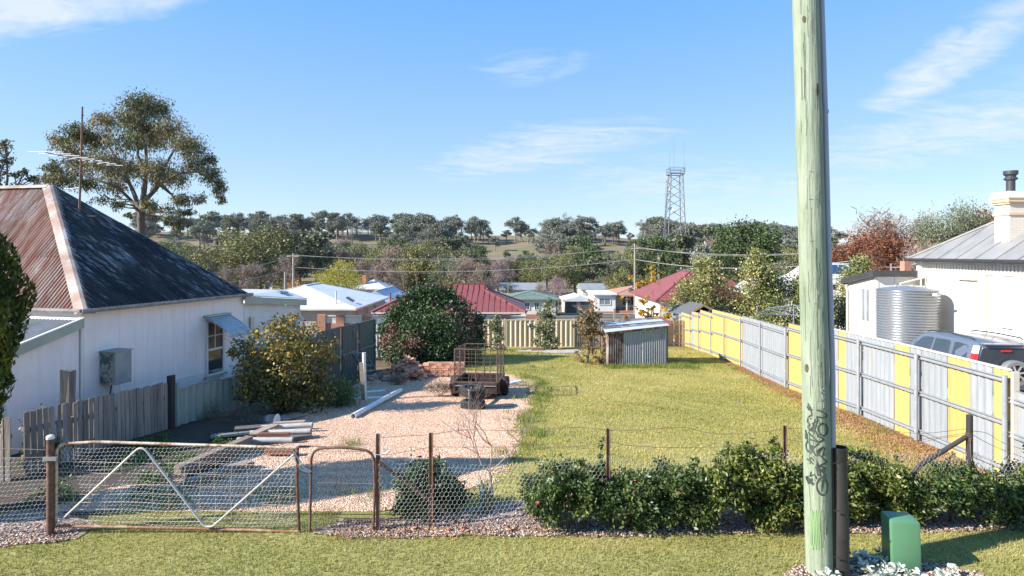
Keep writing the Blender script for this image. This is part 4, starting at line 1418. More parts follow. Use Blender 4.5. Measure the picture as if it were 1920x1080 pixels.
# the low extension behind the tank
e0 = 0.35
ezt = 3.06
ext = MB()
pA = rw(e0, -0.3, 1.78); pB = rw(e0, -0.3, -0.5); pC = rw(e0 + 2.3, -0.3, -0.5); pD = rw(e0 + 2.3, -0.3, 1.78)
ext.hexa([pA, pB, pC, pD, Vector((pA.x, pA.y, ezt - .05)), Vector((pB.x, pB.y, ezt - .05)), Vector((pC.x, pC.y, ezt - .43)), Vector((pD.x, pD.y, ezt - .43))])
ext.build("extension_wall", M_wall_right, house_r)
rfm = MB()
q = [rw(e0 - .25, ezt - .04, 2.0), rw(e0 - .25, ezt - .04, -0.5), rw(e0 + 2.5, ezt - .52, -0.5), rw(e0 + 2.5, ezt - .52, 2.0)]
rfm.hexa(q + [v_ + Vector((0, 0, 0.22)) for v_ in q])
rfm.build("extension_roof", M_dark_trim, house_r)
for o_ in (1.70, 1.0, 0.35):
    MB().prism([rw(e0, 2.0, o_), rw(e0, 2.0, o_ - .05), rw(e0, ezt - .06, o_ - .05), rw(e0, ezt - .06, o_)], -RU * 0.02).build("cover_strip", M_wall_right, house_r)
w0, w1 = rs(1631.5, 1.78), rs(1617, 1.78)
wx = MB().prism([rw(w0, 1.05, 1.78), rw(w1, 1.05, 1.78), rw(w1, 2.42, 1.78), rw(w0, 2.42, 1.78)], -RN * 0.015).build("window", M_glass_pale, house_r)
fr = MB()
for (a, b, c, d) in ((w0 - .06, w0, 1.0, 2.47), (w1, w1 + .06, 1.0, 2.47), (w0, w1, 2.42, 2.47), (w0, w1, 0.98, 1.05), ((w0 + w1) / 2 - .03, (w0 + w1) / 2 + .03, 1.05, 2.42)):
    fr.prism([rw(a, c, 1.78), rw(b, c, 1.78), rw(b, d, 1.78), rw(a, d, 1.78)], -RN * 0.04)
fr.build("frame", M_white, wx)
MB().tube([rw(e0 + 2.3, 2.55, 1.86), rw(e0 + 2.2, 2.2, 1.86), rw(e0 + 2.2, -0.3, 1.86)], 0.045, 8).build("downpipe", M_cream, house_r, smooth=True)
MB().tube([rw(-0.1, RE - .6, 0.1), rw(-0.15, RE - .75, 0.12), rw(-.4, 2.72, 1.2)], 0.04, 8).build("downpipe", M_cream, house_r, smooth=True)
MB().tube([rw(0.1, RE - .6, 0.1), rw(0.1, 2.6, 0.1)], 0.035, 8).build("downpipe", M_cream, house_r, smooth=True)

# rainwater tank
tk = Vector((15.45, 22.95, 0))
tank = thing("rainwater_tank", "round corrugated galvanised rainwater tank against the cream house", "water tank", (tk.x, tk.y, 0.36))
M_tank = rustmat("galvanised_tank_iron", (0.42, 0.435, 0.45), (0.30, 0.21, 0.16), 0.60, 0.72, 1.2, (1, 1, 0.4), 0.32, 0.7, 0.05)
prof = []
nr = 21
for i in range(nr * 6 + 1):
    prof.append((1.045 + 0.030 * math.cos(2 * math.pi * i / 6), 0.40 + 2.14 * i / (nr * 6)))
MB().lathe(tk, prof, 48).build("shell", M_tank, tank, smooth=True)
MB().lathe(tk, [(1.06, 2.54), (0.6, 2.63), (0.0, 2.68)], 48).build("lid", M_galv, tank, smooth=True)
ov = tk + Vector((0.28, -1.04, 2.40))
MB().tube([ov, ov + Vector((0.05, -0.13, 0))], 0.05, 12).build("overflow_pipe", M_pvc, tank, smooth=True)
MB().box((tk.x, tk.y, 0.18), (2.3, 2.3, 0.40)).build("stand", M_oldpost, tank)

# ------------------------------------------------------------------ the small iron shed at the back of the lawn
ished = thing("iron_shed", "small leaning rusty corrugated iron shed at the back of the lawn", "shed", (5.3, 25.6, g(5.3, 25.6)))
sFL, sFR, sBL, sBR = Vector((4.02, 24.55, .66)), Vector((6.58, 24.95, .90)), Vector((4.08, 26.7, .86)), Vector((6.62, 26.9, 1.0))
Uf = (sFR - sFL); Uf.z = 0
Lf = Uf.length
Uf.normalize()
for f0, f1, m_ in ((0, .26, M_shed_rusty), (.26, .58, M_shed), (.58, .92, M_shed), (.92, 1.0, M_shed)):
    a_, b_ = sFL + (sFR - sFL) * f0, sFL + (sFR - sFL) * f1
    sheet_between(ished, "wall_sheet", m_, (a_.x, a_.y - .012 * (f0 > .3)), (b_.x, b_.y - .012 * (f0 > .3)), -1.0, -1.0, a_.z - .08, b_.z - .08, .10, .026, shape='sine', per=8)
for a_, b_ in ((sFR, sBR), (sFL, sBL), (sBL, sBR)):
    sheet_between(ished, "wall_sheet", M_shed_rusty, (a_.x, a_.y), (b_.x, b_.y), -1.1, -1.1, a_.z - .08, b_.z - .08, .095, .017, shape='sine', per=6)
MB().bar((sFR.x + .05, sFR.y + .25, -1.0), (sFR.x + .03, sFR.y + .25, .82), .13, .12).build("corner_post", M_oldpost, ished)
MB().bar((sFR.x + .06, sFR.y + .62, -1.0), (sFR.x + .05, sFR.y + .62, .86), .10, .22).build("side_board", M_oldpost, ished)
MB().bar(sFL + Vector((-.10, -.05, -.06)), sFR + Vector((.04, -.05, -.06)), .03, .085).build("front_flashing", rustmat("peeling_ochre_flashing", (0.50, 0.36, 0.20), (0.14, 0.05, 0.03), .42, .56, 6.0), ished)
ov_ = Uf * .14
Vd = ((sBL - sFL) + (sBR - sFR)) / 2
nsh = 4
rowt = [M_shed, M_shed_rusty, M_shed, M_shed_rusty]
for j in range(nsh):
    g0, g1 = j / nsh - .02, (j + 1) / nsh + .03
    m = MB()
    ns_ = 60
    for k in range(ns_ + 1):
        for gg in (g0, g1):
            lf = sFL + (sBL - sFL) * gg; rt_q = sFR + (sBR - sFR) * gg
            p_ = (lf - ov_ * 1.2) + ((rt_q + ov_) - (lf - ov_ * 1.2)) * (k / ns_)
            m.v.append((p_.x, p_.y - .12, p_.z + .02 + .004 * j + .012 * math.sin(gg * 2 * math.pi * 9)))
    for k in range(ns_):
        m.f.append((2 * k, 2 * k + 2, 2 * k + 3, 2 * k + 1))
    m.build("roof_sheet", rustmat("shed_roof_iron_%d" % j if False else "pale_roof_iron", (0.52, 0.56, 0.62), (0.20, 0.08, 0.05), .60, .72, 1.8, (.5, 3, 1), .5, .2) if j in (0, 2) else M_shed_rusty, ished)
MB().bar(sFR + Vector((.16, -.14, .03)), sBR + Vector((.16, .0, .04)), .16, .03).build("barge_flashing", M_roof_red, ished)


# ------------------------------------------------------------------ houses down in the town
def hip_roof(x0, x1, y0, y1, ze, zr, over, mat, parent, kind='hip', thick=0.16, name="roof", inset=None):
    X0, X1, Y0, Y1 = x0 - over, x1 + over, y0 - over, y1 + over
    w, d = X1 - X0, Y1 - Y0
    m = MB()
    if kind == 'hip':
        k = (min(w, d) / 2) if inset is None else inset
        if w >= d:
            r0, r1 = (X0 + k, (Y0 + Y1) / 2, zr), (X1 - k, (Y0 + Y1) / 2, zr)
        else:
            r0, r1 = ((X0 + X1) / 2, Y0 + k, zr), ((X0 + X1) / 2, Y1 - k, zr)
    elif kind == 'gable_x':                 # ridge along x
        r0, r1 = (X0, (Y0 + Y1) / 2, zr), (X1, (Y0 + Y1) / 2, zr)
    else:                                   # ridge along y, gable end to the street
        r0, r1 = ((X0 + X1) / 2, Y0, zr), ((X0 + X1) / 2, Y1, zr)
    b = [(X0, Y0, ze - thick), (X1, Y0, ze - thick), (X1, Y1, ze - thick), (X0, Y1, ze - thick)]
    e = [(X0, Y0, ze), (X1, Y0, ze), (X1, Y1, ze), (X0, Y1, ze)]
    vs = b + e + [r0, r1]
    fs = [(3, 2, 1, 0), (0, 1, 5, 4), (1, 2, 6, 5), (2, 3, 7, 6), (3, 0, 4, 7)]
    if kind == 'gable_y' or (kind == 'hip' and w < d):
        fs += [(4, 5, 8), (5, 6, 9, 8), (6, 7, 9), (7, 4, 8, 9)]
    else:
        fs += [(4, 5, 9, 8), (5, 6, 9), (6, 7, 8, 9), (7, 4, 8)]
    m.add(vs, fs)
    r = m.build(name, mat, parent)
    # ridge and hip capping
    cp = MB()
    cp.bar(Vector(r0), Vector(r1), 0.28, 0.07)
    if kind == 'hip':
        for a, q in ((e[0], r0), (e[3], r0), (e[1], r1), (e[2], r1)) if w >= d else ((e[0], r0), (e[1], r0), (e[2], r1), (e[3], r1)):
            cp.bar(Vector(a), Vector(q), 0.22, 0.06)
    cp.build("ridge_capping", mat, r)
    return r


def face_window(parent, face, a0, a1, z0, z1, at_, frame=M_white, pane=M_glass, bars=1):
    """window on the street face ('y', at that y) or on a side face ('x' left, 'X' right)"""
    def P(a, z, out):
        return {'y': (a, at_ - out, z), 'x': (at_ - out, a, z), 'X': (at_ + out, a, z)}[face]
    m = MB()
    m.hexa([P(a0, z0, 0.0), P(a1, z0, 0.0), P(a1, z0, 0.03), P(a0, z0, 0.03), P(a0, z1, 0.0), P(a1, z1, 0.0), P(a1, z1, 0.03), P(a0, z1, 0.03)])
    w = m.build("window", pane, parent)
    f = MB()
    e = 0.09
    spans = [(a0 - e, a0, z0 - e, z1 + e), (a1, a1 + e, z0 - e, z1 + e), (a0, a1, z1, z1 + e), (a0, a1, z0 - e, z0)]
    for i in range(bars):
        c = a0 + (a1 - a0) * (i + 1) / (bars + 1)
        spans.append((c - .03, c + .03, z0, z1))
    for (p, q, r, s) in spans:
        f.hexa([P(p, r, 0.0), P(q, r, 0.0), P(q, r, 0.07), P(p, r, 0.07), P(p, s, 0.0), P(q, s, 0.0), P(q, s, 0.07), P(p, s, 0.07)])
    f.build("frame", frame, w)
    return w


def box_wall(parent, x0, x1, y0, y1, z0, z1, mat, name="wall"):
    return MB().hexa([(x0, y0, z0), (x1, y0, z0), (x1, y1, z0), (x0, y1, z0), (x0, y0, z1), (x1, y0, z1), (x1, y1, z1), (x0, y1, z1)]).build(name, mat, parent)


def seams(parent, p0, p1, q0, q1, n, mat, name="roof_rib", r=0.03):
    """ribs running up a roof slope from the eave p0-p1 to the ridge q0-q1"""
    p0, p1, q0, q1 = [Vector(v_) for v_ in (p0, p1, q0, q1)]
    for i in range(n):
        f = (i + 0.5) / n
        MB().bar(p0 + (p1 - p0) * f + Vector((0, 0, .02)), q0 + (q1 - q0) * f + Vector((0, 0, .02)), 0.07, 0.05).build(name, mat, parent)


def X_(px, d):
    return (px - 960) / FOC * d


# red roof with a gablet, beyond the back fence
d = 50.0
hx0, hx1 = X_(706, d), X_(977, d)
red = thing("brick_house", "low brick house with a big maroon steel roof and gablet behind the back fence", "house", (0, 54, g(0, 54)))
ze = zrow(585, d)
box_wall(red, hx0, hx1, d + .5, d + 9.5, -4.4, ze - .1, M_brick_far)
zr = zrow(532, 54.8)
m = MB()
X0, X1, Y0, Y1 = hx0 - .45, hx1 + .45, d, d + 10
rx0, rx1, ym = X_(806, 55), X_(911, 55), d + 5
hz = zr - 0.55                              # the hip starts below the gablet
ht = rx1 + 0.05
vs = [(X0, Y0, ze), (X1, Y0, ze), (X1, Y1, ze), (X0, Y1, ze), (rx0, ym, zr), (rx1, ym, zr),
      (rx1, ym - 1.1, hz), (rx1, ym + 1.1, hz)]
m.add(vs, [(0, 1, 6, 5, 4), (2, 3, 4, 5, 7), (3, 0, 4), (1, 2, 7, 6), (6, 7, 5), (3, 2, 1, 0)])
rr_ = m.build("roof", M_roof_red, red)
for i in range(26):
    xx = X0 + (X1 - X0) * (i + .5) / 26
    f = min(1, (xx - X0) / (rx0 - X0)) if xx < rx0 else (1 if xx < rx1 else (X1 - xx) / (X1 - rx1) * 0.78)
    top = Vector((xx, Y0 + (ym - Y0) * f, ze + (zr - ze) * f))
    MB().bar(Vector((xx, Y0, ze + .02)), top + Vector((0, 0, .02)), 0.05, 0.035).build("rib", M_roof_red, rr_)
cp = MB()
cp.bar((rx0, ym, zr), (rx1 + .1, ym, zr), .3, .1)
cp.bar((X1, Y0, ze + .02), (rx1, ym - 1.1, hz + .02), .3, .1)
cp.bar((X0, Y0, ze + .02), (rx0, ym, zr + .02), .3, .1)
cp.bar((X1, Y1, ze + .02), (rx1, ym + 1.1, hz + .02), .3, .1)
cp.build("ridge_capping", M_roof_red, red)
MB().add([(rx1 + .02, ym - .95, hz + .02), (rx1 + .02, ym + .95, hz + .02), (rx1 + .02, ym, zr - .05)], [(0, 1, 2)]).build("gablet", M_cream, red)
MB().hexa([(X0, Y0 - .02, ze - .16), (X1, Y0 - .02, ze - .16), (X1, Y0 + .1, ze - .16), (X0, Y0 + .1, ze - .16), (X0, Y0 - .02, ze - .01), (X1, Y0 - .02, ze - .01), (X1, Y0 + .1, ze - .01), (X0, Y0 + .1, ze - .01)]).build("gutter", M_cream, red)
MB().hexa([(X1 - .1, Y0 - .02, ze - .16), (X1 + .02, Y0 - .02, ze - .16), (X1 + .02, Y1, ze - .16), (X1 - .1, Y1, ze - .16), (X1 - .1, Y0 - .02, ze - .01), (X1 + .02, Y0 - .02, ze - .01), (X1 + .02, Y1, ze - .01), (X1 - .1, Y1, ze - .01)]).build("gutter", M_cream, red)
for px in (945, 966):
    MB().tube([(X_(px, d), d + .3, ze - .1), (X_(px, d), d + .3, -4.2)], 0.06, 6).build("downpipe", M_cream, red)
MB().tube([(X_(948, 51.5), 51.5, ze + .6), (X_(948, 51.5), 51.5, ze + 1.15)], 0.06, 8).build("vent_pipe", M_roof_red, red)
MB().tube([(X_(732, 52), 52, ze + .7), (X_(732, 52), 52, ze + 1.5)], 0.07, 8).build("vent_pipe", M_roof_red, red)
face_window(red, 'y', X_(730, d), X_(747, d), -3.2, -1.9, d + .5)
face_window(red, 'y', X_(915, d), X_(932, d), -3.2, -1.9, d + .5)

# its brick boundary wall with piers and pale infill panels
bw = thing("brick_wall", "low red brick boundary wall with piers and cream infill panels", "wall", (X_(800, 44), 44, g(0, 44)))
wt = zrow(592, 44)
M_pier = M_brick_far
px_list = [604, 639, 688, 735, 785, 838, 890, 948, 1001]
for i, px in enumerate(px_list):
    xx = X_(px, 44)
    MB().box((xx, 44, (wt - 3.6) / 2 + .05), (0.62 if i < 8 else 1.2, 0.45, wt + 3.6 + .1)).build("pier", M_pier, bw)
    if i < len(px_list) - 1:
        x1 = X_(px_list[i + 1], 44)
        box_wall(bw, xx + .3, x1 - .3, 43.9, 44.1, -3.6, wt - .55, M_brick_far, "brick_base")
        box_wall(bw, xx + .3, x1 - .3, 43.92, 44.08, wt - .55, wt - .04, M_creamwall, "infill_panel")
        box_wall(bw, xx + .3, x1 - .3, 43.86, 44.14, wt - .04, wt + .03, M_creamwall, "coping")
# big white roof
wh = thing("white_roof_house", "wide beige house under a big white steel hip roof, left of the yard", "house", (-17, 58, g(-17, 58)))
wx0, wx1, wy0, wy1 = -22.6, -14.3, 52.0, 66.0
zea, zra = -0.95, 0.85
box_wall(wh, wx0, wx1, wy0 + .5, wy1, -4.8, zea - .05, M_beige)
wr = hip_roof(wx0 - 3.5, wx1, wy0 + .5, wy1, zea, zra, .5, M_roof_white, wh, inset=5.0)
box_wall(wh, wx0 - 3.0, wx0, wy0 + 3, wy1, -4.8, zea - .05, M_beige, "side_wall")
for a in (53.5, 57.0, 60.5):
    face_window(wh, 'X', a, a + .8, -2.6, -1.45, wx1, frame=M_beige, bars=0)
face_window(wh, 'y', -15.6, -15.0, -2.8, -1.5, wy0 + .5, frame=M_beige, bars=0)
face_window(wh, 'y', -20.3, -19.7, -2.8, -1.6, wy0 + .5, frame=M_beige, bars=0)
MB().bar((-15.4, 54.8, zea + .80), (-14.75, 54.8, zea + .42), 0.7, 0.12).build("skylight", M_glass, wh)
MB().tube([(X_(630, 53), 53, -3.6), (X_(630, 53), 53, 0.55)], 0.07, 8).build("vent_pipe", M_roof_white, wh)
# blue-white gabled cottage
gb = thing("gabled_cottage", "pale blue gabled cottage with white trim and a steel roof", "house", (X_(705, 74), 76, g(-17, 76)))
d = 74.0
gx0, gx1 = X_(668, d), X_(742, d)
zeg = zrow(566, d)
box_wall(gb, gx0 + .3, gx1 - .3, d, d + 10, -5.2, zeg, M_roof_blue)
hip_roof(gx0 + .3, gx1 - .3, d, d + 10, zeg, zrow(545, d), .5, M_roof_blue, gb, 'gable_y')
MB().prism([(gx0 + .4, d - .3, zeg), (gx1 - 1.2, d - .3, zeg), ((gx0 + gx1 - .8) / 2, d - .3, zrow(552, d))], (0, -.1, 0)).build("front_gable", M_roof_blue, gb)
hip_roof(gx0 + .5, gx1 - 1.2, d - 1.8, d, zeg - .15, zrow(551.5, d), .25, M_roof_blue, gb, 'gable_y', name="porch_roof")
for a, b in ((671, 675), (676, 680), (681, 685), (692, 698)):
    face_window(gb, 'y', X_(a, d), X_(b, d), zrow(583, d), zrow(575, d), d, bars=0)
for a in (669, 688, 700):
    MB().tube([(X_(a, 72.4), 72.4, -5.0), (X_(a, 72.4), 72.4, zeg - .2)], .09, 6).build("porch_post", M_white, gb)
# cottage with orange chimney pots behind the olive tree
oc = thing("white_cottage", "small white-roofed cottage with an orange chimney behind the yellow-green tree", "house", (X_(695, 112), 114, g(-27, 114)))
d = 112.0
box_wall(oc, X_(664, d), X_(722, d), d, d + 8, -7.5, zrow(541, d), M_creamwall)
hip_roof(X_(664, d), X_(722, d), d, d + 8, zrow(541, d), zrow(526, d), .5, M_roof_white, oc)
MB().box((X_(682, 113), 113.5, zrow(524, 113)), (.75, .75, 1.5)).build("chimney", plain("orange_brick", (0.5, 0.19, 0.08)), oc)
for a, b in ((668, 673), (688, 694), (706, 712)):
    face_window(oc, 'y', X_(a, d), X_(b, d), zrow(553, d), zrow(545, d), d)
# green-roofed house
gr = thing("green_roof_house", "white house with a mottled green tile hip roof", "house", (X_(997, 84), 86, g(3, 86)))
d = 84.0
box_wall(gr, X_(950, d), X_(1042, d), d, d + 8, -5.6, zrow(561, d), M_creamwall)
hip_roof(X_(950, d), X_(1042, d), d, d + 8, zrow(560.5, d), zrow(545, d + 4), .5, M_roof_green, gr)
for a, b in ((955, 962), (984, 992), (1003, 1010)):
    face_window(gr, 'y', X_(a, d), X_(b, d), zrow(580, d), zrow(568, d), d)
# two long sheds behind
for nm, lb, a, b, yr, ye, d, wm, rm in (("long_shed", "long low grey shed roof behind the green-roofed house", 938, 1022, 530, 543, 128, M_beige, M_roof_grey),
                                        ("long_shed", "pale shed with light grey roof beyond the garage", 1092, 1136, 531, 543, 124, M_creamwall, M_roof_grey)):
    s_ = thing(nm, lb, "shed", (X_((a + b) / 2, d), d + 4, g(X_((a + b) / 2, d), d + 4)))
    box_wall(s_, X_(a, d), X_(b, d), d, d + 9, -8.2, zrow(ye, d), wm)
    hip_roof(X_(a, d), X_(b, d), d, d + 9, zrow(ye, d), zrow(yr, d + 4.5), .3, rm, s_, 'gable_x')
    for i in range(3):
        xx = X_(a + (b - a) * (i + .5) / 3, d)
        box_wall(s_, xx - .12, xx + .12, d - .05, d + .01, -8.0, zrow(ye, d) - .2, M_trim_grey, "wall_rib")
# double garage
ga = thing("garage", "double garage with two brown doors and a shallow gable", "garage", (X_(1085, 92), 94, g(10, 94)))
d = 92.0
gz = zrow(588, d)
box_wall(ga, X_(1060, d), X_(1111, d), d, d + 7, gz - .6, zrow(563, d), M_beige)
hip_roof(X_(1060, d), X_(1111, d), d, d + 7, zrow(562.5, d), zrow(555, d), .35, M_roof_white, ga, 'gable_y', .2)
MB().prism([(X_(1060, d), d - .3, zrow(562, d)), (X_(1111, d), d - .3, zrow(562, d)), (X_(1085.5, d), d - .3, zrow(556, d))], (0, -.03, 0)).build("gable_end", M_creamwall, ga)
for a, b in ((1061, 1081), (1089, 1110)):
    dd = box_wall(ga, X_(a, d), X_(b, d), d - .06, d, gz, zrow(564.5, d), M_garage, "roller_door")
    for i in range(1, 7):
        zz = gz + (zrow(564.5, d) - gz) * i / 7
        box_wall(dd, X_(a, d), X_(b, d), d - .085, d - .06, zz - .03, zz + .03, M_garage, "door_rib")
# white house with tiled roof, porch and solar panels
sh = thing("tiled_house", "white house with terracotta tiled roof, porch and rows of solar panels", "house", (X_(1190, 92), 95, g(19, 95)))
d = 91.0
zb_ = zrow(588, d)
box_wall(sh, X_(1115, d), X_(1154, d), d, d + 8, zb_ - .4, zrow(553, d), M_white, "front_wall")
box_wall(sh, X_(1115, d) + .02, X_(1154, d) - .02, d - .04, d, zb_ - .4, zb_ + .35, M_brick_far, "brick_base")
box_wall(sh, X_(1114, d) - .3, X_(1154, d) + .2, d - .4, d + 8, zrow(553, d), zrow(550.5, d), M_white, "flat_roof")
box_wall(sh, X_(1154, d) + .02, X_(1262, d), d + 2.6, d + 10, zb_ - .4, zrow(553, d), M_creamwall, "porch_wall")
box_wall(sh, X_(1154, d) + .02, X_(1262, d), d + .2, d + 2.6, zb_ - .4, zb_ + .45, M_brick_far, "porch_base")
face_window(sh, 'y', X_(1124, d), X_(1144, d), zrow(571, d), zrow(560, d), d, pane=M_glass_pale)
face_window(sh, 'y', X_(1167, 93.6), X_(1190, 93.6), zrow(572, 93.6), zrow(557, 93.6), 93.6, bars=2)
face_window(sh, 'y', X_(1215, 93.6), X_(1235, 93.6), zrow(572, 93.6), zrow(557, 93.6), 93.6, bars=2)
for px in (1176, 1197, 1222, 1250):
    MB().box((X_(px, d), d + .3, (zb_ + zrow(553, d)) / 2 + .2), (.16, .16, zrow(553, d) - zb_ - .4)).build("porch_post", M_white, sh)
for px in (1162, 1172, 1184):
    MB().box((X_(px, d), d + 1.6, zb_ + .75), (.55, .5, .10)).build("porch_bench", M_dark_trim, sh)
rt = hip_roof(X_(1152, d), X_(1275, d), d + .2, d + 10, zrow(553.5, d), zrow(533.5, d + 5), .4, M_roof_tile, sh)
zE, zR_ = zrow(553.5, d), zrow(533.5, d + 5)
for r_ in range(2):
    for i in range(10):
        f0, f1 = 0.34 + r_ * 0.28, 0.34 + r_ * 0.28 + 0.25
        xa = X_(1190 + i * 6.2, d + 2)
        if r_ == 0 and i == 0:
            xa = X_(1181, d + 2)
        p = [Vector((xa + u * 0.47, d - .2 + 5.2 * f, zE + (zR_ - zE) * f + .12)) for f in (f0, f1) for u in (0, 1)]
        MB().prism([p[0], p[1], p[3], p[2]], (0, -.02, .05)).build("solar_panel", M_solar, rt)

# second maroon roof, cream walls, on the right
d = 62.0
rr = thing("cream_house", "cream house with a maroon steel roof and solar panels behind the leafy trees", "house", (X_(1300, d), 66, g(20, 66)))
x0, x1 = X_(1236, d), X_(1400, d)
ze = zrow(562, d)
box_wall(rr, x0, x1, d, d + 12, -5.2, ze, M_creamwall)
rh = hip_roof(x0, x1, d, d + 12, ze, zrow(508, d + 6), .5, M_roof_red, rr)
face_window(rr, 'y', X_(1262, d), X_(1264.5, d), zrow(580, d), zrow(566, d), d, bars=0)
face_window(rr, 'x', d + 2, d + 3.4, -3.2, -2.0, x0)
for (a, f) in ((1281, .25), (1300, .62), (1322, .66)):
    rz = lambda f: ze + (zrow(508, d + 6) - ze) * f
    xa = X_(a, d + 3)
    p = [Vector((xa + u * 1.9, d - .5 + 6.5 * ff, rz(ff) + .10)) for ff in (f, f + .14) for u in (0, 1)]
    MB().prism([p[0], p[1], p[3], p[2]], (0, -.02, .05)).build("solar_panel", M_solar, rh)
box_wall(rr, X_(1355, d) , X_(1420, d), d + 3, d + 9, -5, zrow(545, d + 3), M_creamwall, "rear_wing")
hip_roof(X_(1330, d), X_(1405, d), d + 4, d + 11, zrow(535, d + 4), zrow(506, d + 7), .4, M_roof_red, rr, name="rear_roof")
# pale blue roofs glimpsed behind the pole
bl = thing("blue_roof_house", "house with a pale blue ribbed steel roof just left of the power pole", "house", (X_(1470, 58), 60, g(27, 60)))
d = 58.0
box_wall(bl, X_(1440, d), X_(1510, d), d, d + 7, -4.6, zrow(545, d), M_white)
b_r = hip_roof(X_(1440, d), X_(1510, d), d, d + 7, zrow(545, d), zrow(516, d + 3.5), .4, M_roof_blue, bl, 'gable_x')
face_window(bl, 'y', X_(1452, d), X_(1464, d), zrow(575, d), zrow(558, d), d)
for i in range(9):
    xx = X_(1438 + 8 * i, d)
    MB().bar((xx, d - .4, zrow(545, d) + .03), (xx, d + 3.5, zrow(516, d + 3.5) + .03), .06, .05).build("rib", M_roof_blue, b_r)
sp_ = thing("white_roof_house", "white gabled house with solar panels between the power pole and the cream extension", "house", (X_(1590, 52), 56, g(28, 56)))
d = 52.0
x0, x1 = X_(1562, d), X_(1640, d)
box_wall(sp_, x0, x1, d, d + 9, -4.2, zrow(545, d), M_white)
s_r = hip_roof(x0, x1, d, d + 9, zrow(530, d), zrow(494, d + 4.5), .4, M_roof_white, sp_, 'gable_x')
zE, zR_ = zrow(530, d), zrow(494, d + 4.5)
for i in range(3):
    f0, f1 = .42, .85
    p = [Vector((X_(1563, d) + i * 1.05 + u * 1.0, d - .4 + 4.9 * f, zE + (zR_ - zE) * f + .1)) for f in (f0, f1) for u in (0, 1)]
    MB().prism([p[0], p[1], p[3], p[2]], (0, -.02, .05)).build("solar_panel", M_solar, s_r)
face_window(sp_, 'y', X_(1572, d), X_(1585, d), zrow(560, d), zrow(545, d), d)
rc = thing("brick_chimney_house", "low house behind the extension showing only a red brick chimney", "house", (29.5, 46, g(29.5, 46)))
d = 44.0
box_wall(rc, X_(1670, d), X_(1790, d), d, d + 7, -3.5, zrow(535, d), M_creamwall)
hip_roof(X_(1670, d), X_(1790, d), d, d + 7, zrow(530, d), zrow(518, d + 3.5), .4, M_roof_grey, rc)
MB().box((X_(1703, 46), 46.3, zrow(508, 46)), (.55, .55, 1.5)).build("chimney", M_brick_far, rc)
MB().tube([(X_(1671, 46), 46, 1.4), (X_(1671, 46), 46, zrow(494, 46))], .06, 8).build("flue", M_galv, rc)
# child's cubby with a dark shingle roof behind the fence
cu_ = thing("cubby_house", "small timber cubby house with dark shingle gable roof behind the yellow fence sheets", "cubby house", (12, 36.8, g(12, 36.8)))
d = 35.8
cz = zrow(571, d)
x0, x1 = X_(1296, d), X_(1338, d)
box_wall(cu_, x0 + .1, x1 - .1, d + .3, d + 1.9, -1.6, zrow(590, d), M_oldpost)
xm = X_(1318, d)
MB().add([(x0 - .45, d - .1, zrow(592, d)), (xm, d - .1, cz), (xm - .45, d + 2.2, cz + .02), (x0 - .9, d + 2.2, zrow(592, d) + .02),
          (x0 - .45, d - .1, zrow(592, d) + .05), (xm, d - .1, cz + .05), (xm - .45, d + 2.2, cz + .07), (x0 - .9, d + 2.2, zrow(592, d) + .07)],
         [(0, 1, 2, 3), (4, 5, 6, 7), (0, 1, 5, 4), (1, 2, 6, 5), (2, 3, 7, 6), (3, 0, 4, 7)]).build("roof_slope", M_roof_slate, cu_)
MB().add([(x1 + .3, d - .1, zrow(586, d)), (xm, d - .1, cz), (xm - .45, d + 2.2, cz), (x1 - .1, d + 2.2, zrow(586, d)),
          (x1 + .3, d - .1, zrow(586, d) + .05), (xm, d - .1, cz + .05), (xm - .45, d + 2.2, cz + .05), (x1 - .1, d + 2.2, zrow(586, d) + .05)],
         [(0, 1, 2, 3), (4, 5, 6, 7), (0, 1, 5, 4), (1, 2, 6, 5), (2, 3, 7, 6), (3, 0, 4, 7)]).build("roof_slope", M_roof_slate, cu_)
bar_ = MB()
bar_.bar((x0 - .45, d - .13, zrow(592, d) - .04), (xm, d - .13, cz - .04), .04, .12)
bar_.bar((x1 + .3, d - .13, zrow(586, d) - .04), (xm, d - .13, cz - .04), .04, .12)
bar_.build("barge_board", M_ply, cu_)

# ------------------------------------------------------------------ lattice mast, poles and lines
tw = thing("lattice_tower", "tall grey steel lattice communications tower on the skyline", "tower", (X_(1264, 200), 200, g(55, 200)))
td = 200.0
zt, zb_ = zrow(327, td), -9.5
cx, cy = X_(1266.5, td), td
M_tower = plain("tower_steel", (0.17, 0.175, 0.18), (0.13, 0.135, 0.14), 0.3, 0.6, 0.3)


def leg(sx, sy, f):
    hb, ht_ = 4.2, 1.95
    lean = -0.5 * (1 - f)
    h_ = hb + (ht_ - hb) * f ** 0.8
    return Vector((cx + lean + sx * h_, cy + sy * h_, zb_ + (zt - zb_) * f))


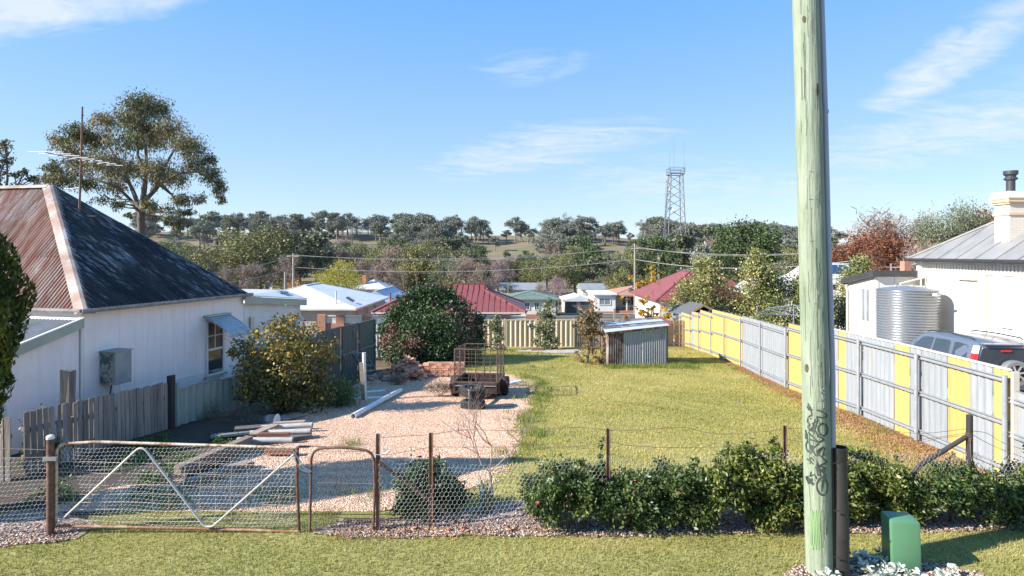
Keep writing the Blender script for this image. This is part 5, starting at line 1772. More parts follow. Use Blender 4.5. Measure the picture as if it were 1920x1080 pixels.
levels = [0, .13, .26, .38, .48, .57, .65, .73, .80, .87, .935, 1.0]
for sx, sy in ((-1, -1), (1, -1), (1, 1), (-1, 1)):
    MB().tube([leg(sx, sy, f) for f in levels], .17, 6).build("leg", M_tower, tw)
for i in range(len(levels) - 1):
    m = MB()
    for (a, b) in (((-1, -1), (1, -1)), ((1, -1), (1, 1)), ((1, 1), (-1, 1)), ((-1, 1), (-1, -1))):
        p, q = (a, b) if i % 2 else (b, a)
        m.tube([leg(*a, levels[i]), leg(*b, levels[i + 1])], .10, 5)
        if i < 4:
            m.tube([leg(*b, levels[i]), leg(*a, levels[i + 1])], .09, 5)
            m.tube([leg(*a, levels[i + 1]), leg(*b, levels[i + 1])], .08, 5)
    m.build("brace", M_tower, tw)
m = MB()
for zz in (zt, zt + .9, zt + 1.9):
    for (a, b) in (((-1, -1), (1, -1)), ((1, -1), (1, 1)), ((1, 1), (-1, 1)), ((-1, 1), (-1, -1))):
        m.bar((cx + a[0] * 2.4, cy + a[1] * 2.4, zz), (cx + b[0] * 2.4, cy + b[1] * 2.4, zz), .22 if zz == zt else .14, .3 if zz == zt else .14)
for sx, sy in ((-1, -1), (1, -1), (1, 1), (-1, 1)):
    m.tube([(cx + sx * 2.4, cy + sy * 2.4, zt), (cx + sx * 2.4, cy + sy * 2.4, zt + 2.0)], .1, 5)
m.build("platform_rail", M_tower, tw)
for sx, h in ((-2.6, 9), (-1.2, 13), (2.6, 4.0), (2.2, 11)):
    MB().tube([(cx + sx, cy - 2.4, zt + .5), (cx + sx, cy - 2.4, zt + h)], [.05, .02], 5).build("whip_aerial", M_tower, tw)
m = MB()
for k_ in range(2):
    m.tube([leg(-1, -1, f) + Vector((-1.0 - .6 * k_, -.2, 0)) for f in (0.05, .5, .95)], .06, 5)
for f in np.linspace(.1, .93, 9):
    m.bar(leg(-1, -1, f), leg(-1, -1, f) + Vector((-1.9, -.2, 0)), .08, .08)
m.build("cable_ladder", M_tower, tw)
for f in (.70, .45):
    c = leg(-1, -1, f) + Vector((0.2, -.5, 0))
    MB().lathe(c, [(0, 0), (.6, -.1), (.75, -.35), (.6, -.12), (0, -.02)], 12, 'Y').build("drum_dish", M_white, tw, smooth=True)

M_polefar = timber("far_pole_timber", (0.36, 0.32, 0.29), (0.22, 0.19, 0.17))


def far_pole(px, d, ztop, label, r=0.14, arm=None, h=None):
    x_ = X_(px, d)
    zb0 = g(x_, d)
    t_ = thing("power_pole", label, "power pole", (x_, d, zb0), "timber power poles down in the town")
    MB().tube([(x_, d, zb0 - .3), (x_, d, ztop)], [r * 1.25, r], 8).build("pole", M_polefar, t_, smooth=True)
    if arm:
        for za in arm:
            MB().bar((x_ - .9, d, za), (x_ + .9, d - .25, za), .1, .12).build("crossarm", M_polefar, t_)
            for o_ in (-.8, -.3, .3, .8):
                MB().lathe((x_ + o_, d - .13 * (o_ + .9), za + .06), [(0, .2), (.05, .18), (.06, .02), (0, 0)], 6).build("insulator", M_dark_trim, t_)
    return x_, d


lp = far_pole(550, 80, zrow(475, 80), "slender power pole above the white roofs, left of centre", .13, [zrow(480, 80)])
sp2 = far_pole(535, 82, zrow(510, 82), "short stub pole standing left of the slender power pole", .17)
rp = far_pole(1190.5, 86, zrow(457, 86), "power pole in front of the tiled house, right of centre", .15, [zrow(466, 86)])
fp = far_pole(1047, 260, zrow(471, 260), "tiny distant power pole among the valley trees", .2, [zrow(474, 260)])


def line(name, pts, r, label, cat, mat, sag=0.0, group=None):
    """a cable hung between supports"""
    m = MB()
    for a, b in zip(pts[:-1], pts[1:]):
        a, b = Vector(a), Vector(b)
        seg = []
        for i in range(17):
            f = i / 16
            p = a + (b - a) * f
            p.z -= sag * 4 * f * (1 - f)
            seg.append(p)
        m.tube(seg, r, 5)
    o = m.build(name, mat)
    tag(o, label, cat, group)
    return recenter(o)


M_cable = plain("pale_cable", (0.33, 0.315, 0.30), (0.25, 0.235, 0.22), 1.0, 0.7)
A_ = lambda px, py, d: at(px, d, py=py)
line("power_line", [A_(215, 517, 60), A_(550, 479, 80), A_(1190.5, 464, 86), A_(1640, 463, 70), A_(1760, 455, 60)], .03, "upper power line strung across the valley, nearer strand", "power line", M_cable, 1.0, "power lines across the town")
line("power_line", [A_(215, 514, 62), A_(550, 477.5, 81), A_(1190.5, 462, 87), A_(1640, 460, 71), A_(1760, 452, 61)], .024, "upper power line strung across the valley, farther strand", "power line", M_cable, 1.35, "power lines across the town")
line("power_line", [A_(215, 533, 60), A_(550, 501, 80), A_(1190.5, 486.5, 86), A_(1620, 486, 66), A_(1760, 474, 56)], .042, "thick lower bundled power line below the upper pair", "power line", M_cable, 1.15, "power lines across the town")

# rotary clothes line in the neighbour's yard
ho = thing("clothes_hoist", "rotary clothes hoist with angled steel arms behind the fence", "clothes hoist", (14.4, 30, g(14.4, 30)))
hx, hy = X_(1488, 30), 30.0
ztop = zrow(571, 30)
MB().tube([(hx, hy, g(hx, hy)), (hx, hy, ztop)], .035, 10).build("post", M_galv, ho, smooth=True)
zi = zrow(591.5, 30)
for i in range(4):
    a = R(12 + 90 * i)
    e = Vector((hx + 2.15 * math.cos(a), hy + 2.15 * math.sin(a), zi + .12))
    MB().tube([(hx, hy, ztop - .02), e + Vector((0, 0, .05)), e + Vector((.05 * math.cos(a), .05 * math.sin(a), -.1))], .022, 6).build("arm", M_galv, ho)
    MB().tube([(hx, hy, zi), e], .018, 6).build("arm_stay", M_galv, ho)
    MB().tube([(hx + .25 * math.cos(a), hy + .25 * math.sin(a), ztop - .1), (hx + .75 * math.cos(a), hy + .75 * math.sin(a), zi + .03)], .015, 6).build("strut", M_galv, ho)
m = MB()
for rr__ in (0.8, 1.2, 1.6, 2.0):
    pts = [Vector((hx + rr__ * math.cos(R(12 + 90 * i)), hy + rr__ * math.sin(R(12 + 90 * i)), zi + .06 + .05 * rr__)) for i in range(5)]
    for a, b in zip(pts[:-1], pts[1:]):
        m.tube([a, b], .004, 4)
w_ = m.build("line_wire", M_galv, ho)


# ------------------------------------------------------------------ vegetation helpers
def leaf_quads(P, size, aspect=0.5, up=None, droop=0.0, sv=0.4, flat=0.0, rng=RNG):
    """diamond leaves with random facing. up: optional outward vectors that leaves tend to follow"""
    n = len(P)
    d = rng.normal(0, 1, (n, 3))
    d /= np.linalg.norm(d, axis=1, keepdims=True)
    if up is not None:
        d = d + up * 0.8
    d[:, 2] -= droop
    d /= np.linalg.norm(d, axis=1, keepdims=True) + 1e-9
    w = rng.normal(0, 1, (n, 3))
    w[:, 2] *= (1 - flat)
    w -= (w * d).sum(1, keepdims=True) * d
    w /= np.linalg.norm(w, axis=1, keepdims=True) + 1e-9
    s = (size * rng.uniform(1 - sv, 1 + sv, n))[:, None]
    a = P - d * s * 0.5
    c = P + d * s * 0.5
    mid = P - d * s * 0.05
    b = mid + w * s * aspect * 0.5
    e = mid - w * s * aspect * 0.5
    V = np.stack([a, b, c, e], 1).reshape(-1, 3)
    F = np.arange(4 * n).reshape(-1, 4)
    return V, F


def clump_points(clumps, n, shell=0.45, rng=RNG):
    """points in ellipsoid clumps (cx,cy,cz, rx,ry,rz), denser towards their skins, with outward vectors"""
    C = np.array(clumps, float)
    vol = (C[:, 3] * C[:, 4] * C[:, 5]) ** 0.72
    idx = rng.choice(len(C), n, p=vol / vol.sum())
    d = rng.normal(0, 1, (n, 3))
    d /= np.linalg.norm(d, axis=1, keepdims=True)
    r = 1 - (1 - shell) * rng.uniform(0, 1, n) ** 1.4
    r *= rng.uniform(0.85, 1.12, n)
    P = C[idx, :3] + d * r[:, None] * C[idx, 3:6]
    return P, d, idx


def envelope_clumps(cx, cy, cz, rx, ry, rz, k, cr, rng, low=-0.8, jitter=0.25, squash=0.75):
    out = []
    tries = 0
    while len(out) < k and tries < k * 30:
        tries += 1
        d = rng.normal(0, 1, 3)
        d /= np.linalg.norm(d)
        if d[2] < low:
            continue
        r = rng.uniform(0.35, 0.95)
        c = np.array([cx + d[0] * rx * r, cy + d[1] * ry * r, cz + d[2] * rz * r])
        s = cr * rng.uniform(1 - jitter, 1 + jitter)
        out.append((*c, s, s, s * squash))
    return out


def limb_path(a, b, bend, rng, n=4, up=0.15):
    a, b = Vector(a), Vector(b)
    L = (b - a).length
    off = Vector(rng.normal(0, 1, 3)) * bend * L
    pts = []
    for i in range(n + 1):
        f = i / n
        p = a + (b - a) * f
        p += off * math.sin(math.pi * f) * (0.5 + 0.5 * f)
        p.z += up * L * math.sin(math.pi * f) * 0.5
        pts.append(p)
    return pts


def wood(trunk_pts, trunk_r, clumps, rng, limbs=None, r0=None, twigs=2, sides=6):
    """trunk with limbs reaching into the clumps; returns a mesh builder"""
    m = MB()
    m.tube(trunk_pts, trunk_r, 9)
    tp = [Vector(p) for p in trunk_pts]
    H0, H1 = tp[0].z, tp[-1].z
    cs = list(clumps)
    if limbs and len(cs) > limbs:
        sel = rng.choice(len(cs), limbs, replace=False)
        cs = [cs[i] for i in sel]
    for c in cs:
        c3 = Vector(c[:3])
        f = min(0.98, max(0.35, 0.25 + 0.55 * (c3.z - H0) / max(0.1, (H1 - H0)) * rng.uniform(0.75, 1.0)))
        k = f * (len(tp) - 1)
        i = min(int(k), len(tp) - 2)
        base = tp[i] + (tp[i + 1] - tp[i]) * (k - i)
        rb = (trunk_r[i] if isinstance(trunk_r, (list, tuple)) else trunk_r) * 0.55
        if r0:
            rb = min(rb, r0)
        pts = limb_path(base, c3, 0.09, rng)
        n = len(pts)
        m.tube(pts, [max(0.012, rb * (1 - 0.8 * j / (n - 1))) for j in range(n)], sides)
        for _ in range(twigs):
            d = Vector(rng.normal(0, 1, 3)).normalized()
            e = c3 + Vector((d.x * c[3], d.y * c[4], d.z * c[5])) * 0.85
            st = pts[-2] + (pts[-1] - pts[-2]) * rng.uniform(0, 1)
            m.tube(limb_path(st, e, 0.12, rng, 3), [rb * .3, rb * .22, rb * .14, max(.004, rb * .06)], 4, cap=False)
    return m


def crown(name, parent, clumps, n, size, mat, aspect=0.5, droop=0.0, shell=0.45, rng=RNG, tint=None, sub=None, follow=True, kind=None):
    """leaves gathered in sprays inside the clumps"""
    C = np.array(clumps, float)
    if sub:                                    # leaves bunch around spray centres
        k = max(4, n // sub)
        S, D, I = clump_points(clumps, k, shell, rng)
        rr = C[I, 3:6].mean(1) * 0.26
        ii = rng.integers(0, k, n)
        P = S[ii] + rng.normal(0, 1, (n, 3)) * rr[ii][:, None] * np.array([1, 1, 0.8])
        D, I = D[ii], I[ii]
        base = rng.normal(0, 0.16, k)[ii]
    else:
        P, D, I = clump_points(clumps, n, shell, rng)
        base = np.zeros(n)
    V, F = leaf_quads(P, size, aspect, D if follow else None, droop, rng=rng)
    ct = rng.normal(0, 0.12, len(C))[I]
    tt = np.clip(0.5 + base + ct + rng.normal(0, 0.17, n), 0, .95) if tint is None else tint(P, D, I)
    tt[rng.uniform(0, 1, n) < .007] = 1.0
    o = link_mesh(name, np_mesh(name, V, F, np.repeat(tt, 4)), mat, parent)
    return o


L_gum = leafmat("gum_leaf", [(0.0, (0.055, 0.066, 0.028)), (0.35, (0.125, 0.130, 0.055)), (0.7, (0.23, 0.21, 0.095)), (0.9, (0.32, 0.25, 0.125)), (1.0, (0.30, 0.16, 0.09))], 0.12, 0.7, 0.15)
L_cypress = leafmat("cypress_spray", [(0.0, (0.023, 0.038, 0.009)), (0.5, (0.064, 0.088, 0.014)), (0.8, (0.128, 0.139, 0.021)), (1.0, (0.224, 0.191, 0.031))], 0.15, 0.6, 0.25)
L_autumn = leafmat("yellowing_leaf", [(0.0, (0.044, 0.054, 0.015)), (0.3, (0.127, 0.127, 0.029)), (0.55, (0.234, 0.185, 0.044)), (0.8, (0.410, 0.264, 0.048)), (1.0, (0.410, 0.166, 0.048))], 0.14, 0.5, 0.3)
L_glossy = leafmat("glossy_dark_leaf", [(0.0, (0.016, 0.032, 0.012)), (0.5, (0.035, 0.069, 0.023)), (0.85, (0.064, 0.102, 0.032)), (1.0, (0.124, 0.133, 0.044))], 0.10, 0.5, 0.35)
L_redtip = leafmat("purplish_leaf_tip", [(0.0, (0.120, 0.054, 0.054)), (0.6, (0.228, 0.102, 0.090)), (1.0, (0.288, 0.180, 0.132))], 0.14, 0.5, 0.4)
L_hedge = leafmat("hedge_leaf", [(0.0, (0.020, 0.036, 0.012)), (0.35, (0.050, 0.082, 0.022)), (0.75, (0.100, 0.140, 0.034)), (0.96, (0.170, 0.200, 0.050)), (0.992, (0.300, 0.090, 0.050)), (1.0, (0.400, 0.080, 0.060))], 0.14, 0.46, 0.4)
L_hedge2 = leafmat("bright_hedge_leaf", [(0.0, (0.028, 0.043, 0.010)), (0.35, (0.076, 0.101, 0.020)), (0.75, (0.152, 0.183, 0.036)), (0.985, (0.264, 0.264, 0.061)), (1.0, (0.365, 0.081, 0.051))], 0.14, 0.46, 0.4)
L_pear = leafmat("pear_leaf", [(0.0, (0.066, 0.094, 0.025)), (0.4, (0.166, 0.193, 0.055)), (0.75, (0.276, 0.276, 0.094)), (0.93, (0.442, 0.365, 0.133)), (1.0, (0.398, 0.177, 0.111))], 0.14, 0.4, 0.5)
L_weed = leafmat("weed_leaf", [(0.0, (0.028, 0.06, 0.014)), (0.6, (0.065, 0.14, 0.025)), (1.0, (0.12, 0.20, 0.05))], 0.14, 0.5, 0.3)
L_dead = leafmat("dead_twig_spray", [(0.0, (0.14, 0.10, 0.075)), (0.6, (0.27, 0.20, 0.15)), (1.0, (0.38, 0.31, 0.24))], 0.1, 0.9, 0.1)
L_silver = leafmat("woolly_silver_leaf", [(0.0, (0.28, 0.31, 0.26)), (0.5, (0.46, 0.49, 0.41)), (1.0, (0.60, 0.60, 0.52))], 0.1, 0.9, 0.1)
L_grevine = leafmat("vine_leaf", [(0.0, (0.08, 0.075, 0.035)), (0.35, (0.17, 0.145, 0.07)), (0.65, (0.25, 0.15, 0.075)), (0.9, (0.40, 0.22, 0.06)), (1.0, (0.28, 0.08, 0.05))], 0.14, 0.6, 0.2)
L_yellow = leafmat("golden_leaf", [(0.0, (0.38, 0.22, 0.03)), (0.5, (0.58, 0.34, 0.04)), (1.0, (0.66, 0.42, 0.08))], 0.4, 0.5, 0.3)

rg = np.random.default_rng(5)
# ---- big spreading gum behind the white house; clumps set along its limbs
gd = 37.0
gb_ = Vector((X_(264, gd), gd, g(X_(264, gd), gd)))
gum = thing("gum_tree", "big spreading gum tree rising behind the white house's roof", "tree", tuple(gb_))
cl = []
for (px, py, r, dy) in [(262, 205, 44, 0), (300, 205, 36, 1.5), (232, 215, 30, -1), (320, 245, 40, 0), (350, 275, 40, -1), (365, 310, 36, 1), (392, 330, 30, 0), (410, 350, 24, 0), (415, 372, 16, .5),
                        (282, 260, 42, 2.5), (240, 265, 40, -2), (195, 225, 32, 0), (175, 262, 42, 1), (140, 250, 30, 0), (125, 280, 30, -1), (150, 305, 38, 2), (200, 305, 42, -2.5), (245, 320, 40, 2.5),
                        (290, 320, 44, -2), (330, 335, 34, 2), (110, 262, 22, 0), (100, 315, 26, .5), (118, 335, 32, 0), (165, 345, 34, 0), (215, 352, 32, 2), (85, 335, 20, 0), (340, 375, 26, .5),
                        (322, 400, 22, 0), (350, 400, 18, 1), (335, 420, 18, 0), (312, 418, 14, 0), (375, 372, 20, -1), (395, 300, 20, 1), (225, 385, 18, -1), (190, 378, 22, 1), (240, 405, 12, 0), (285, 385, 22, -2), (262, 235, 40, 1)]:
    c = at(px, gd + dy, py=py)
    s_ = r / FOC * gd
    cl.append((c.x, c.y, c.z, s_ * 0.74, s_ * 0.85, s_ * 0.60))
tr_top = at(268, gd, py=300)
trunk = [gb_ + Vector((0, 0, -.3)), at(265, gd, py=440), at(264, gd, py=408), at(268, gd, py=375), at(275, gd + .3, py=320), at(272, gd, py=250)]
wm = MB().tube(trunk, [.31, .23, .21, .18, .12, .06], 10)
nodes_ = [(p_, .1) for p_ in trunk[3:]]
for pts in ([(264, 402), (245, 375), (222, 352), (190, 340), (150, 322), (122, 300)], [(262, 395), (240, 340), (222, 300), (200, 268), (180, 240)], [(267, 380), (300, 345), (335, 325), (370, 322), (400, 340)], [(272, 330), (258, 290), (262, 240), (266, 205)],
            [(285, 360), (310, 310), (330, 275), (345, 262)], [(240, 340), (205, 320), (165, 300), (140, 270)], [(300, 345), (322, 365), (335, 395)], [(262, 280), (290, 245), (305, 215)]):
    q = limb_path(at(*pts[0][:1], gd, py=pts[0][1]), at(pts[1][0], gd + .3, py=pts[1][1]), .04, rg, 3)
    q += [at(a, gd + rg.uniform(-.8, .8), py=b) for a, b in pts[2:]]
    rr_l = [max(.035, .16 - .13 * i / (len(q) - 1)) for i in range(len(q))]
    wm.tube(q, rr_l, 7)
    for i in range(1, len(q)):
        for f in (0, .5):
            nodes_.append((q[i - 1] + (q[i] - q[i - 1]) * f, rr_l[i]))
for c in cl:
    c3 = Vector(c[:3])
    near = sorted(nodes_, key=lambda nd: (nd[0] - c3).length + max(0, nd[0].z - c3.z))[:2]
    for nd, rad in near:
        pts = limb_path(nd, c3, .10, rg)
        wm.tube(pts, [rad * .55, rad * .45, rad * .32, rad * .22, .012], 5)
    for _ in range(3):
        d_ = Vector(rg.normal(0, 1, 3)).normalized()
        wm.tube(limb_path(c3, c3 + Vector((d_.x * c[3], d_.y * c[4], d_.z * c[5])) * .9, .15, rg, 3), [.018, .014, .009, .004], 4, cap=False)
wm.build("trunk", M_bark, gum, smooth=True)
crown("crown", gum, cl, 46000, 0.16, L_gum, 0.36, 1.3, 0.2, rg, sub=36)
# bits of another tree at the left edge, over the roof
le = thing("gum_tree", "sparse leafy tree half out of frame over the rusty roof, far left", "tree", (-19.5, 22.5, g(-19.5, 22.5)))
d = 23.0
cl = [(*at(px, d + dy, py=py), r, r, r * .8) for px, py, r, dy in ((-18, 285, .55, 0), (8, 272, .3, 0), (-10, 320, .5, .5), (12, 300, .22, 0), (28, 330, .22, 0), (48, 322, .18, 0), (60, 335, .25, .3), (-25, 350, .6, 0), (35, 352, .3, 0), (75, 345, .22, .3), (-40, 300, .7, .5))]
wood([(-20.2, 23, -.8), (-20.2, 23, 3), (-19.9, 23, 6.5)], [.22, .17, .08], cl, rg, None, .07, 3).build("trunk", M_bark, le)
crown("crown", le, cl, 2600, 0.14, L_gum, 0.45, 0.4, 0.1, rg, sub=6)

# ---- clipped cypress at the left edge
cyp = thing("cypress_tree", "dense dark green cypress cut off by the left edge of the view", "tree", (-8.3, 8.85, g(-8.3, 8.85)))
cx_, cy_ = -8.40, 8.72
n = 30000
zz = rg.uniform(0.35, 5.5, n)
prof_r = np.interp(zz, [0.3, 1.0, 1.6, 2.4, 3.0, 3.4, 4.0, 4.6, 5.1, 5.5], [0.33, 0.48, 0.60, 0.78, 0.90, 0.88, 0.70, 0.42, 0.16, 0.02])
keep = rg.uniform(0, 1, n) < prof_r
zz, prof_r = zz[keep], prof_r[keep]
aa = rg.uniform(0, 2 * np.pi, len(zz))
lump = 1 + 0.10 * np.sin(aa * 5 + zz * 3.1) + 0.08 * np.sin(aa * 9 - zz * 5.3)
rad = prof_r * lump * (1 - 0.3 * rg.uniform(0, 1, len(zz)) ** 2)
P = np.stack([cx_ + rad * np.cos(aa), cy_ + rad * np.sin(aa), zz], -1)
up = np.stack([np.cos(aa) * .5, np.sin(aa) * .5, np.full(len(aa), 1.1)], -1)
V, F = leaf_quads(P, 0.13, 0.30, up, -.3, rng=rg)
tt = np.clip(0.42 + 0.22 * np.sin(aa * 5 + zz * 3.1) + rg.normal(0, .2, len(zz)), 0, 1)
link_mesh("crown", np_mesh("crown", V, F, np.repeat(tt, 4)), L_cypress, cyp)
MB().tube([(cx_, cy_, -.1), (cx_, cy_, 2.5), (cx_, cy_, 5.2)], [.13, .09, .02], 8).build("trunk", M_bark, cyp)
# inner fill so the middle is not hollow
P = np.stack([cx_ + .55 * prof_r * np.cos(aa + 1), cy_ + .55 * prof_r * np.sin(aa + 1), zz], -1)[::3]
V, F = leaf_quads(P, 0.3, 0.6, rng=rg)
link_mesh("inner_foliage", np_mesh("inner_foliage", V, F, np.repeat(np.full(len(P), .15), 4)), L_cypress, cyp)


def bush(name, label, cat, base, clumps, n, size, mat, stems=6, aspect=0.5, droop=0.1, shell=0.35, sub=8, group=None, twigs=2, stem_r=0.025, tint=None, stem_mat=None, extra=None):
    t_ = thing(name, label, cat, base, group)
    b = Vector(base)
    m = MB()
    cs = list(clumps)
    for i in range(stems):
        c = Vector(cs[int(rg.integers(0, len(cs)))][:3])
        a = b + Vector((rg.normal(0, .08), rg.normal(0, .08), -.05))
        pts = limb_path(a, c, .12, rg)
        m.tube(pts, [stem_r * (1 - .18 * j) for j in range(len(pts))], 5)
        for _ in range(twigs):
            e = c + Vector(rg.normal(0, 1, 3)).normalized() * cs[0][3] * .9
            m.tube(limb_path(pts[2], e, .15, rg, 3), [stem_r * .5, stem_r * .35, stem_r * .2, .003], 4, cap=False)
    m.build("stems", stem_mat or M_bark, t_)
    crown("foliage", t_, clumps, n, size, mat, aspect, droop, shell, rg, sub=sub, tint=tint)
    if extra:
        for (nm, cl_, n_, sz, mt, asp) in extra:
            crown(nm, t_, cl_, n_, sz, mt, asp, droop, shell, rg, sub=sub)
    return t_


# ---- yellowing shrub by the white house
sd = 15.6
cl = []
for px, py, r, dy in [(535, 640, .62, 0), (500, 665, .60, .3), (575, 655, .55, -.2), (470, 690, .50, 0), (540, 700, .70, 0), (590, 700, .55, .2), (500, 725, .55, 0), (560, 740, .60, 0), (455, 650, .32, .3), (610, 655, .30, 0), (525, 612, .34, 0),
                      (580, 620, .28, 0), (470, 730, .4, -.2), (605, 735, .40, 0), (625, 670, .2, 0), (440, 665, .22, 0), (520, 755, .45, -.3), (550, 595, .18, 0), (478, 628, .2, 0)]:
    c = at(px, sd + dy, py=py)
    cl.append((c.x, c.y, c.z, r, r * .95, r * .8))
_zlo, _zhi = g(-6.2, 15.6), 2.3


def t_autumn(P, D, I):
    f = (P[:, 2] - _zlo) / (_zhi - _zlo)
    return np.clip(0.22 + 0.38 * f + 0.16 * np.sin(I * 2.3) + rg.normal(0, .19, len(P)), 0, 1)


bush("shrub", "large yellowing deciduous shrub against the white house", "shrub", (X_(535, sd), sd, g(X_(535, sd), sd)), cl, 10500, 0.085, L_autumn, 22, .62, .25, .25, 7, twigs=4, stem_r=.03, tint=t_autumn)
# ferny green weeds beside it
d = 16.6
cl = [(*at(px, d, py=py), .42, .4, .3) for px, py in ((605, 735), (635, 730), (655, 738), (640, 752), (615, 755))]
bush("fennel_bush", "soft bright green ferny weed at the foot of the yellowing shrub", "plant", (X_(632, d), d, g(X_(632, d), d)), cl, 7000, 0.07, L_weed, 8, .18, -.3, .1, 9, stem_r=.01)
# ---- big dark glossy bush at the back
bd = 26.4
cl = []
for px, py, r, dy in [(812, 570, 34, 0), (775, 585, 34, .5), (850, 590, 34, 0), (745, 615, 30, 0), (880, 615, 28, .3), (790, 620, 40, -1), (835, 625, 40, -1), (735, 650, 26, 0), (770, 655, 36, -1.2), (815, 660, 38, -1.4), (860, 650, 34, -.8), (892, 645, 20, 0),
                      (800, 548, 24, 0), (830, 552, 24, .4), (770, 566, 24, 0), (852, 572, 22, .2), (745, 592, 22, 0), (875, 602, 18, .2), (785, 555, 18, .3), (842, 560, 18, .2), (730, 618, 18, 0), (893, 628, 16, 0), (725, 640, 18, .4), (895, 600, 14, .5), (755, 675, 24, -1), (840, 675, 26, -1.2), (880, 672, 22, -.5), (812, 600, 44, .8)]:
    c = at(px, bd + dy, py=py)
    s_ = r / FOC * bd
    cl.append((c.x, c.y, c.z, s_, s_, s_ * .85))
redc = [(*at(px, bd + dy, py=py), .42, .4, .42) for px, py, dy in ((872, 600, -.5), (888, 618, -.4), (858, 612, -.9), (880, 640, -.7), (735, 625, -.6), (730, 645, -.6), (845, 590, -.7), (862, 635, -1.2), (748, 640, -1.0), (765, 655, -1.7), (855, 660, -1.5), (780, 640, -1.9))]
bush("shrub", "big rounded dark glossy evergreen bush with purplish tips, back left of the yard", "shrub", (X_(812, bd), bd, g(X_(812, bd), bd)), cl, 62000, 0.115, L_glossy, 12, .5, .3, .35, 9, stem_r=.06, extra=[("tip_foliage", redc, 4200, .11, L_redtip, .5)])


# ---- three young evergreen trees by the back fence and a vine-hung tree
def small_tree(label, px, d, base_py, spots, n, size, mat, trunk_to, group=None, cat="tree", name="young_tree", aspect=.5, sub=7, r=.035):
    b = at(px, d, z=g(X_(px, d), d))
    t_ = thing(name, label, cat, tuple(b), group)
    cl = [(*at(a, d + dy, py=q), s_, s_, s_ * .95) for a, q, s_, dy in spots]
    tp = at(*trunk_to[:1], d, py=trunk_to[1])
    mid = b + (tp - b) * .5 + Vector((.05, 0, 0))
    wood([b - Vector((0, 0, .1)), mid, tp], [r, r * .8, r * .35], cl, rg, None, r * .4, 2, 5).build("trunk", M_bark, t_)
    crown("crown", t_, cl, n, size, mat, aspect, .3, .15, rg, sub=sub)
    return t_


L_young = leafmat("grey_green_leaf", [(0.0, (0.050, 0.073, 0.027)), (0.5, (0.125, 0.156, 0.062)), (0.85, (0.237, 0.250, 0.125)), (1.0, (0.375, 0.338, 0.200))], 0.14, 0.4, 0.5)
small_tree("slim grey-green young tree before the cream back fence, behind the trailer cage", 932, 31.6, 660, [(930, 600, .28, 0), (925, 612, .3, 0), (936, 620, .3, .2), (932, 640, .32, 0), (940, 635, .22, 0), (927, 655, .28, 0), (942, 655, .2, .1), (931, 592, .16, 0)], 1500, .12, L_young, (931, 595))
small_tree("taller bushy young tree in the middle of the cream back fence", 1022, 31.9, 660, [(1025, 575, .34, 0), (1015, 590, .36, 0), (1032, 592, .34, .2), (1022, 610, .45, 0), (1010, 618, .34, 0), (1030, 630, .40, .2), (1040, 640, .28, 0), (1020, 645, .36, 0), (1005, 640, .25, 0), (1028, 565, .2, 0), (1036, 655, .26, 0), (998, 612, .2, 0)], 3000, .13, L_young, (1024, 575))
vt = small_tree("leaning small tree with rusty and golden autumn leaves beside the iron shed", 1099, 25.6, 690, [(1107, 585, .36, 0), (1098, 600, .34, 0), (1113, 600, .36, .2), (1105, 615, .40, 0), (1092, 590, .24, 0), (1115, 620, .26, 0), (1104, 630, .26, 0), (1110, 566, .16, 0), (1124, 588, .2, 0), (1083, 600, .16, 0), (1126, 625, .18, 0), (1090, 622, .16, 0), (1118, 640, .16, 0), (1098, 645, .16, 0), (1112, 655, .18, 0), (1076, 612, .12, 0), (1088, 575, .12, 0), (1130, 605, .13, 0), (1094, 662, .14, 0)], 1600, .10, L_grevine, (1110, 600), name="small_tree", aspect=.7, r=.07)
d = 25.2
cl = [(*at(px, d, py=py), .2, .2, .16) for px, py in ((1118, 672), (1128, 680), (1135, 672), (1112, 684), (1122, 690), (1132, 660), (1138, 648), (1132, 690), (1140, 630), (1137, 684))]
bush("creeper", "tangled autumn creeper at the left corner of the iron shed", "plant", (X_(1126, d), d, g(X_(1126, d), d)), cl, 1500, .09, L_grevine, 10, .7, .1, .1, 6, stem_r=.014)
cl = [(*at(px, 25.8, py=py), .18, .18, .16) for px, py in ((1090, 655), (1084, 670), (1093, 678), (1080, 660))]
bush("dry_weed", "thin reddish dry weed left of the leaning autumn tree", "plant", (X_(1088, 25.8), 25.8, g(X_(1088, 25.8), 25.8)), cl, 260, .07, L_grevine, 9, .6, .1, .1, 4, stem_r=.008)

# tall golden saplings beyond the shed
gs = thing("sapling_clump", "row of thin upright saplings with sparse golden leaves behind the iron shed", "sapling", (X_(1215, 37), 37, g(X_(1215, 37), 37)))
m = MB()
pts_y = []
for px, top in ((1180, 545), (1210, 505), (1221, 503), (1224, 512), (1237, 512), (1200, 560), (1214, 560), (1248, 580), (1230, 570), (1192, 575)):
    dd = 37 + rg.uniform(-.6, .6)
    b = at(px + rg.uniform(-3, 3), dd, z=g(X_(px, dd), dd))
    e = at(px, dd, py=top)
    m.tube(limb_path(b, e, .01, rg, 4, 0), [.022, .018, .014, .01, .005], 5)
    for k_ in range(3):
        f = rg.uniform(.1, .55)
        pts_y.append(tuple(b + (e - b) * f + Vector((rg.normal(0, .25), 0, 0))) + (.24, .22, .2))
    pts_y.append(tuple(e) + (.13, .13, .2))
for px, py in ((1180, 520), (1195, 532), (1175, 560), (1172, 598), (1205, 530), (1225, 525), (1203, 585), (1240, 580), (1232, 590), (1250, 592), (1245, 600), (1215, 595), (1206, 565)):
    pts_y.append(tuple(at(px, 37, py=py)) + (.3, .25, .25))
m.build("stems", M_twig, gs)
crown("foliage", gs, pts_y, 2000, .16, L_yellow, .8, .2, .05, rg, sub=9)


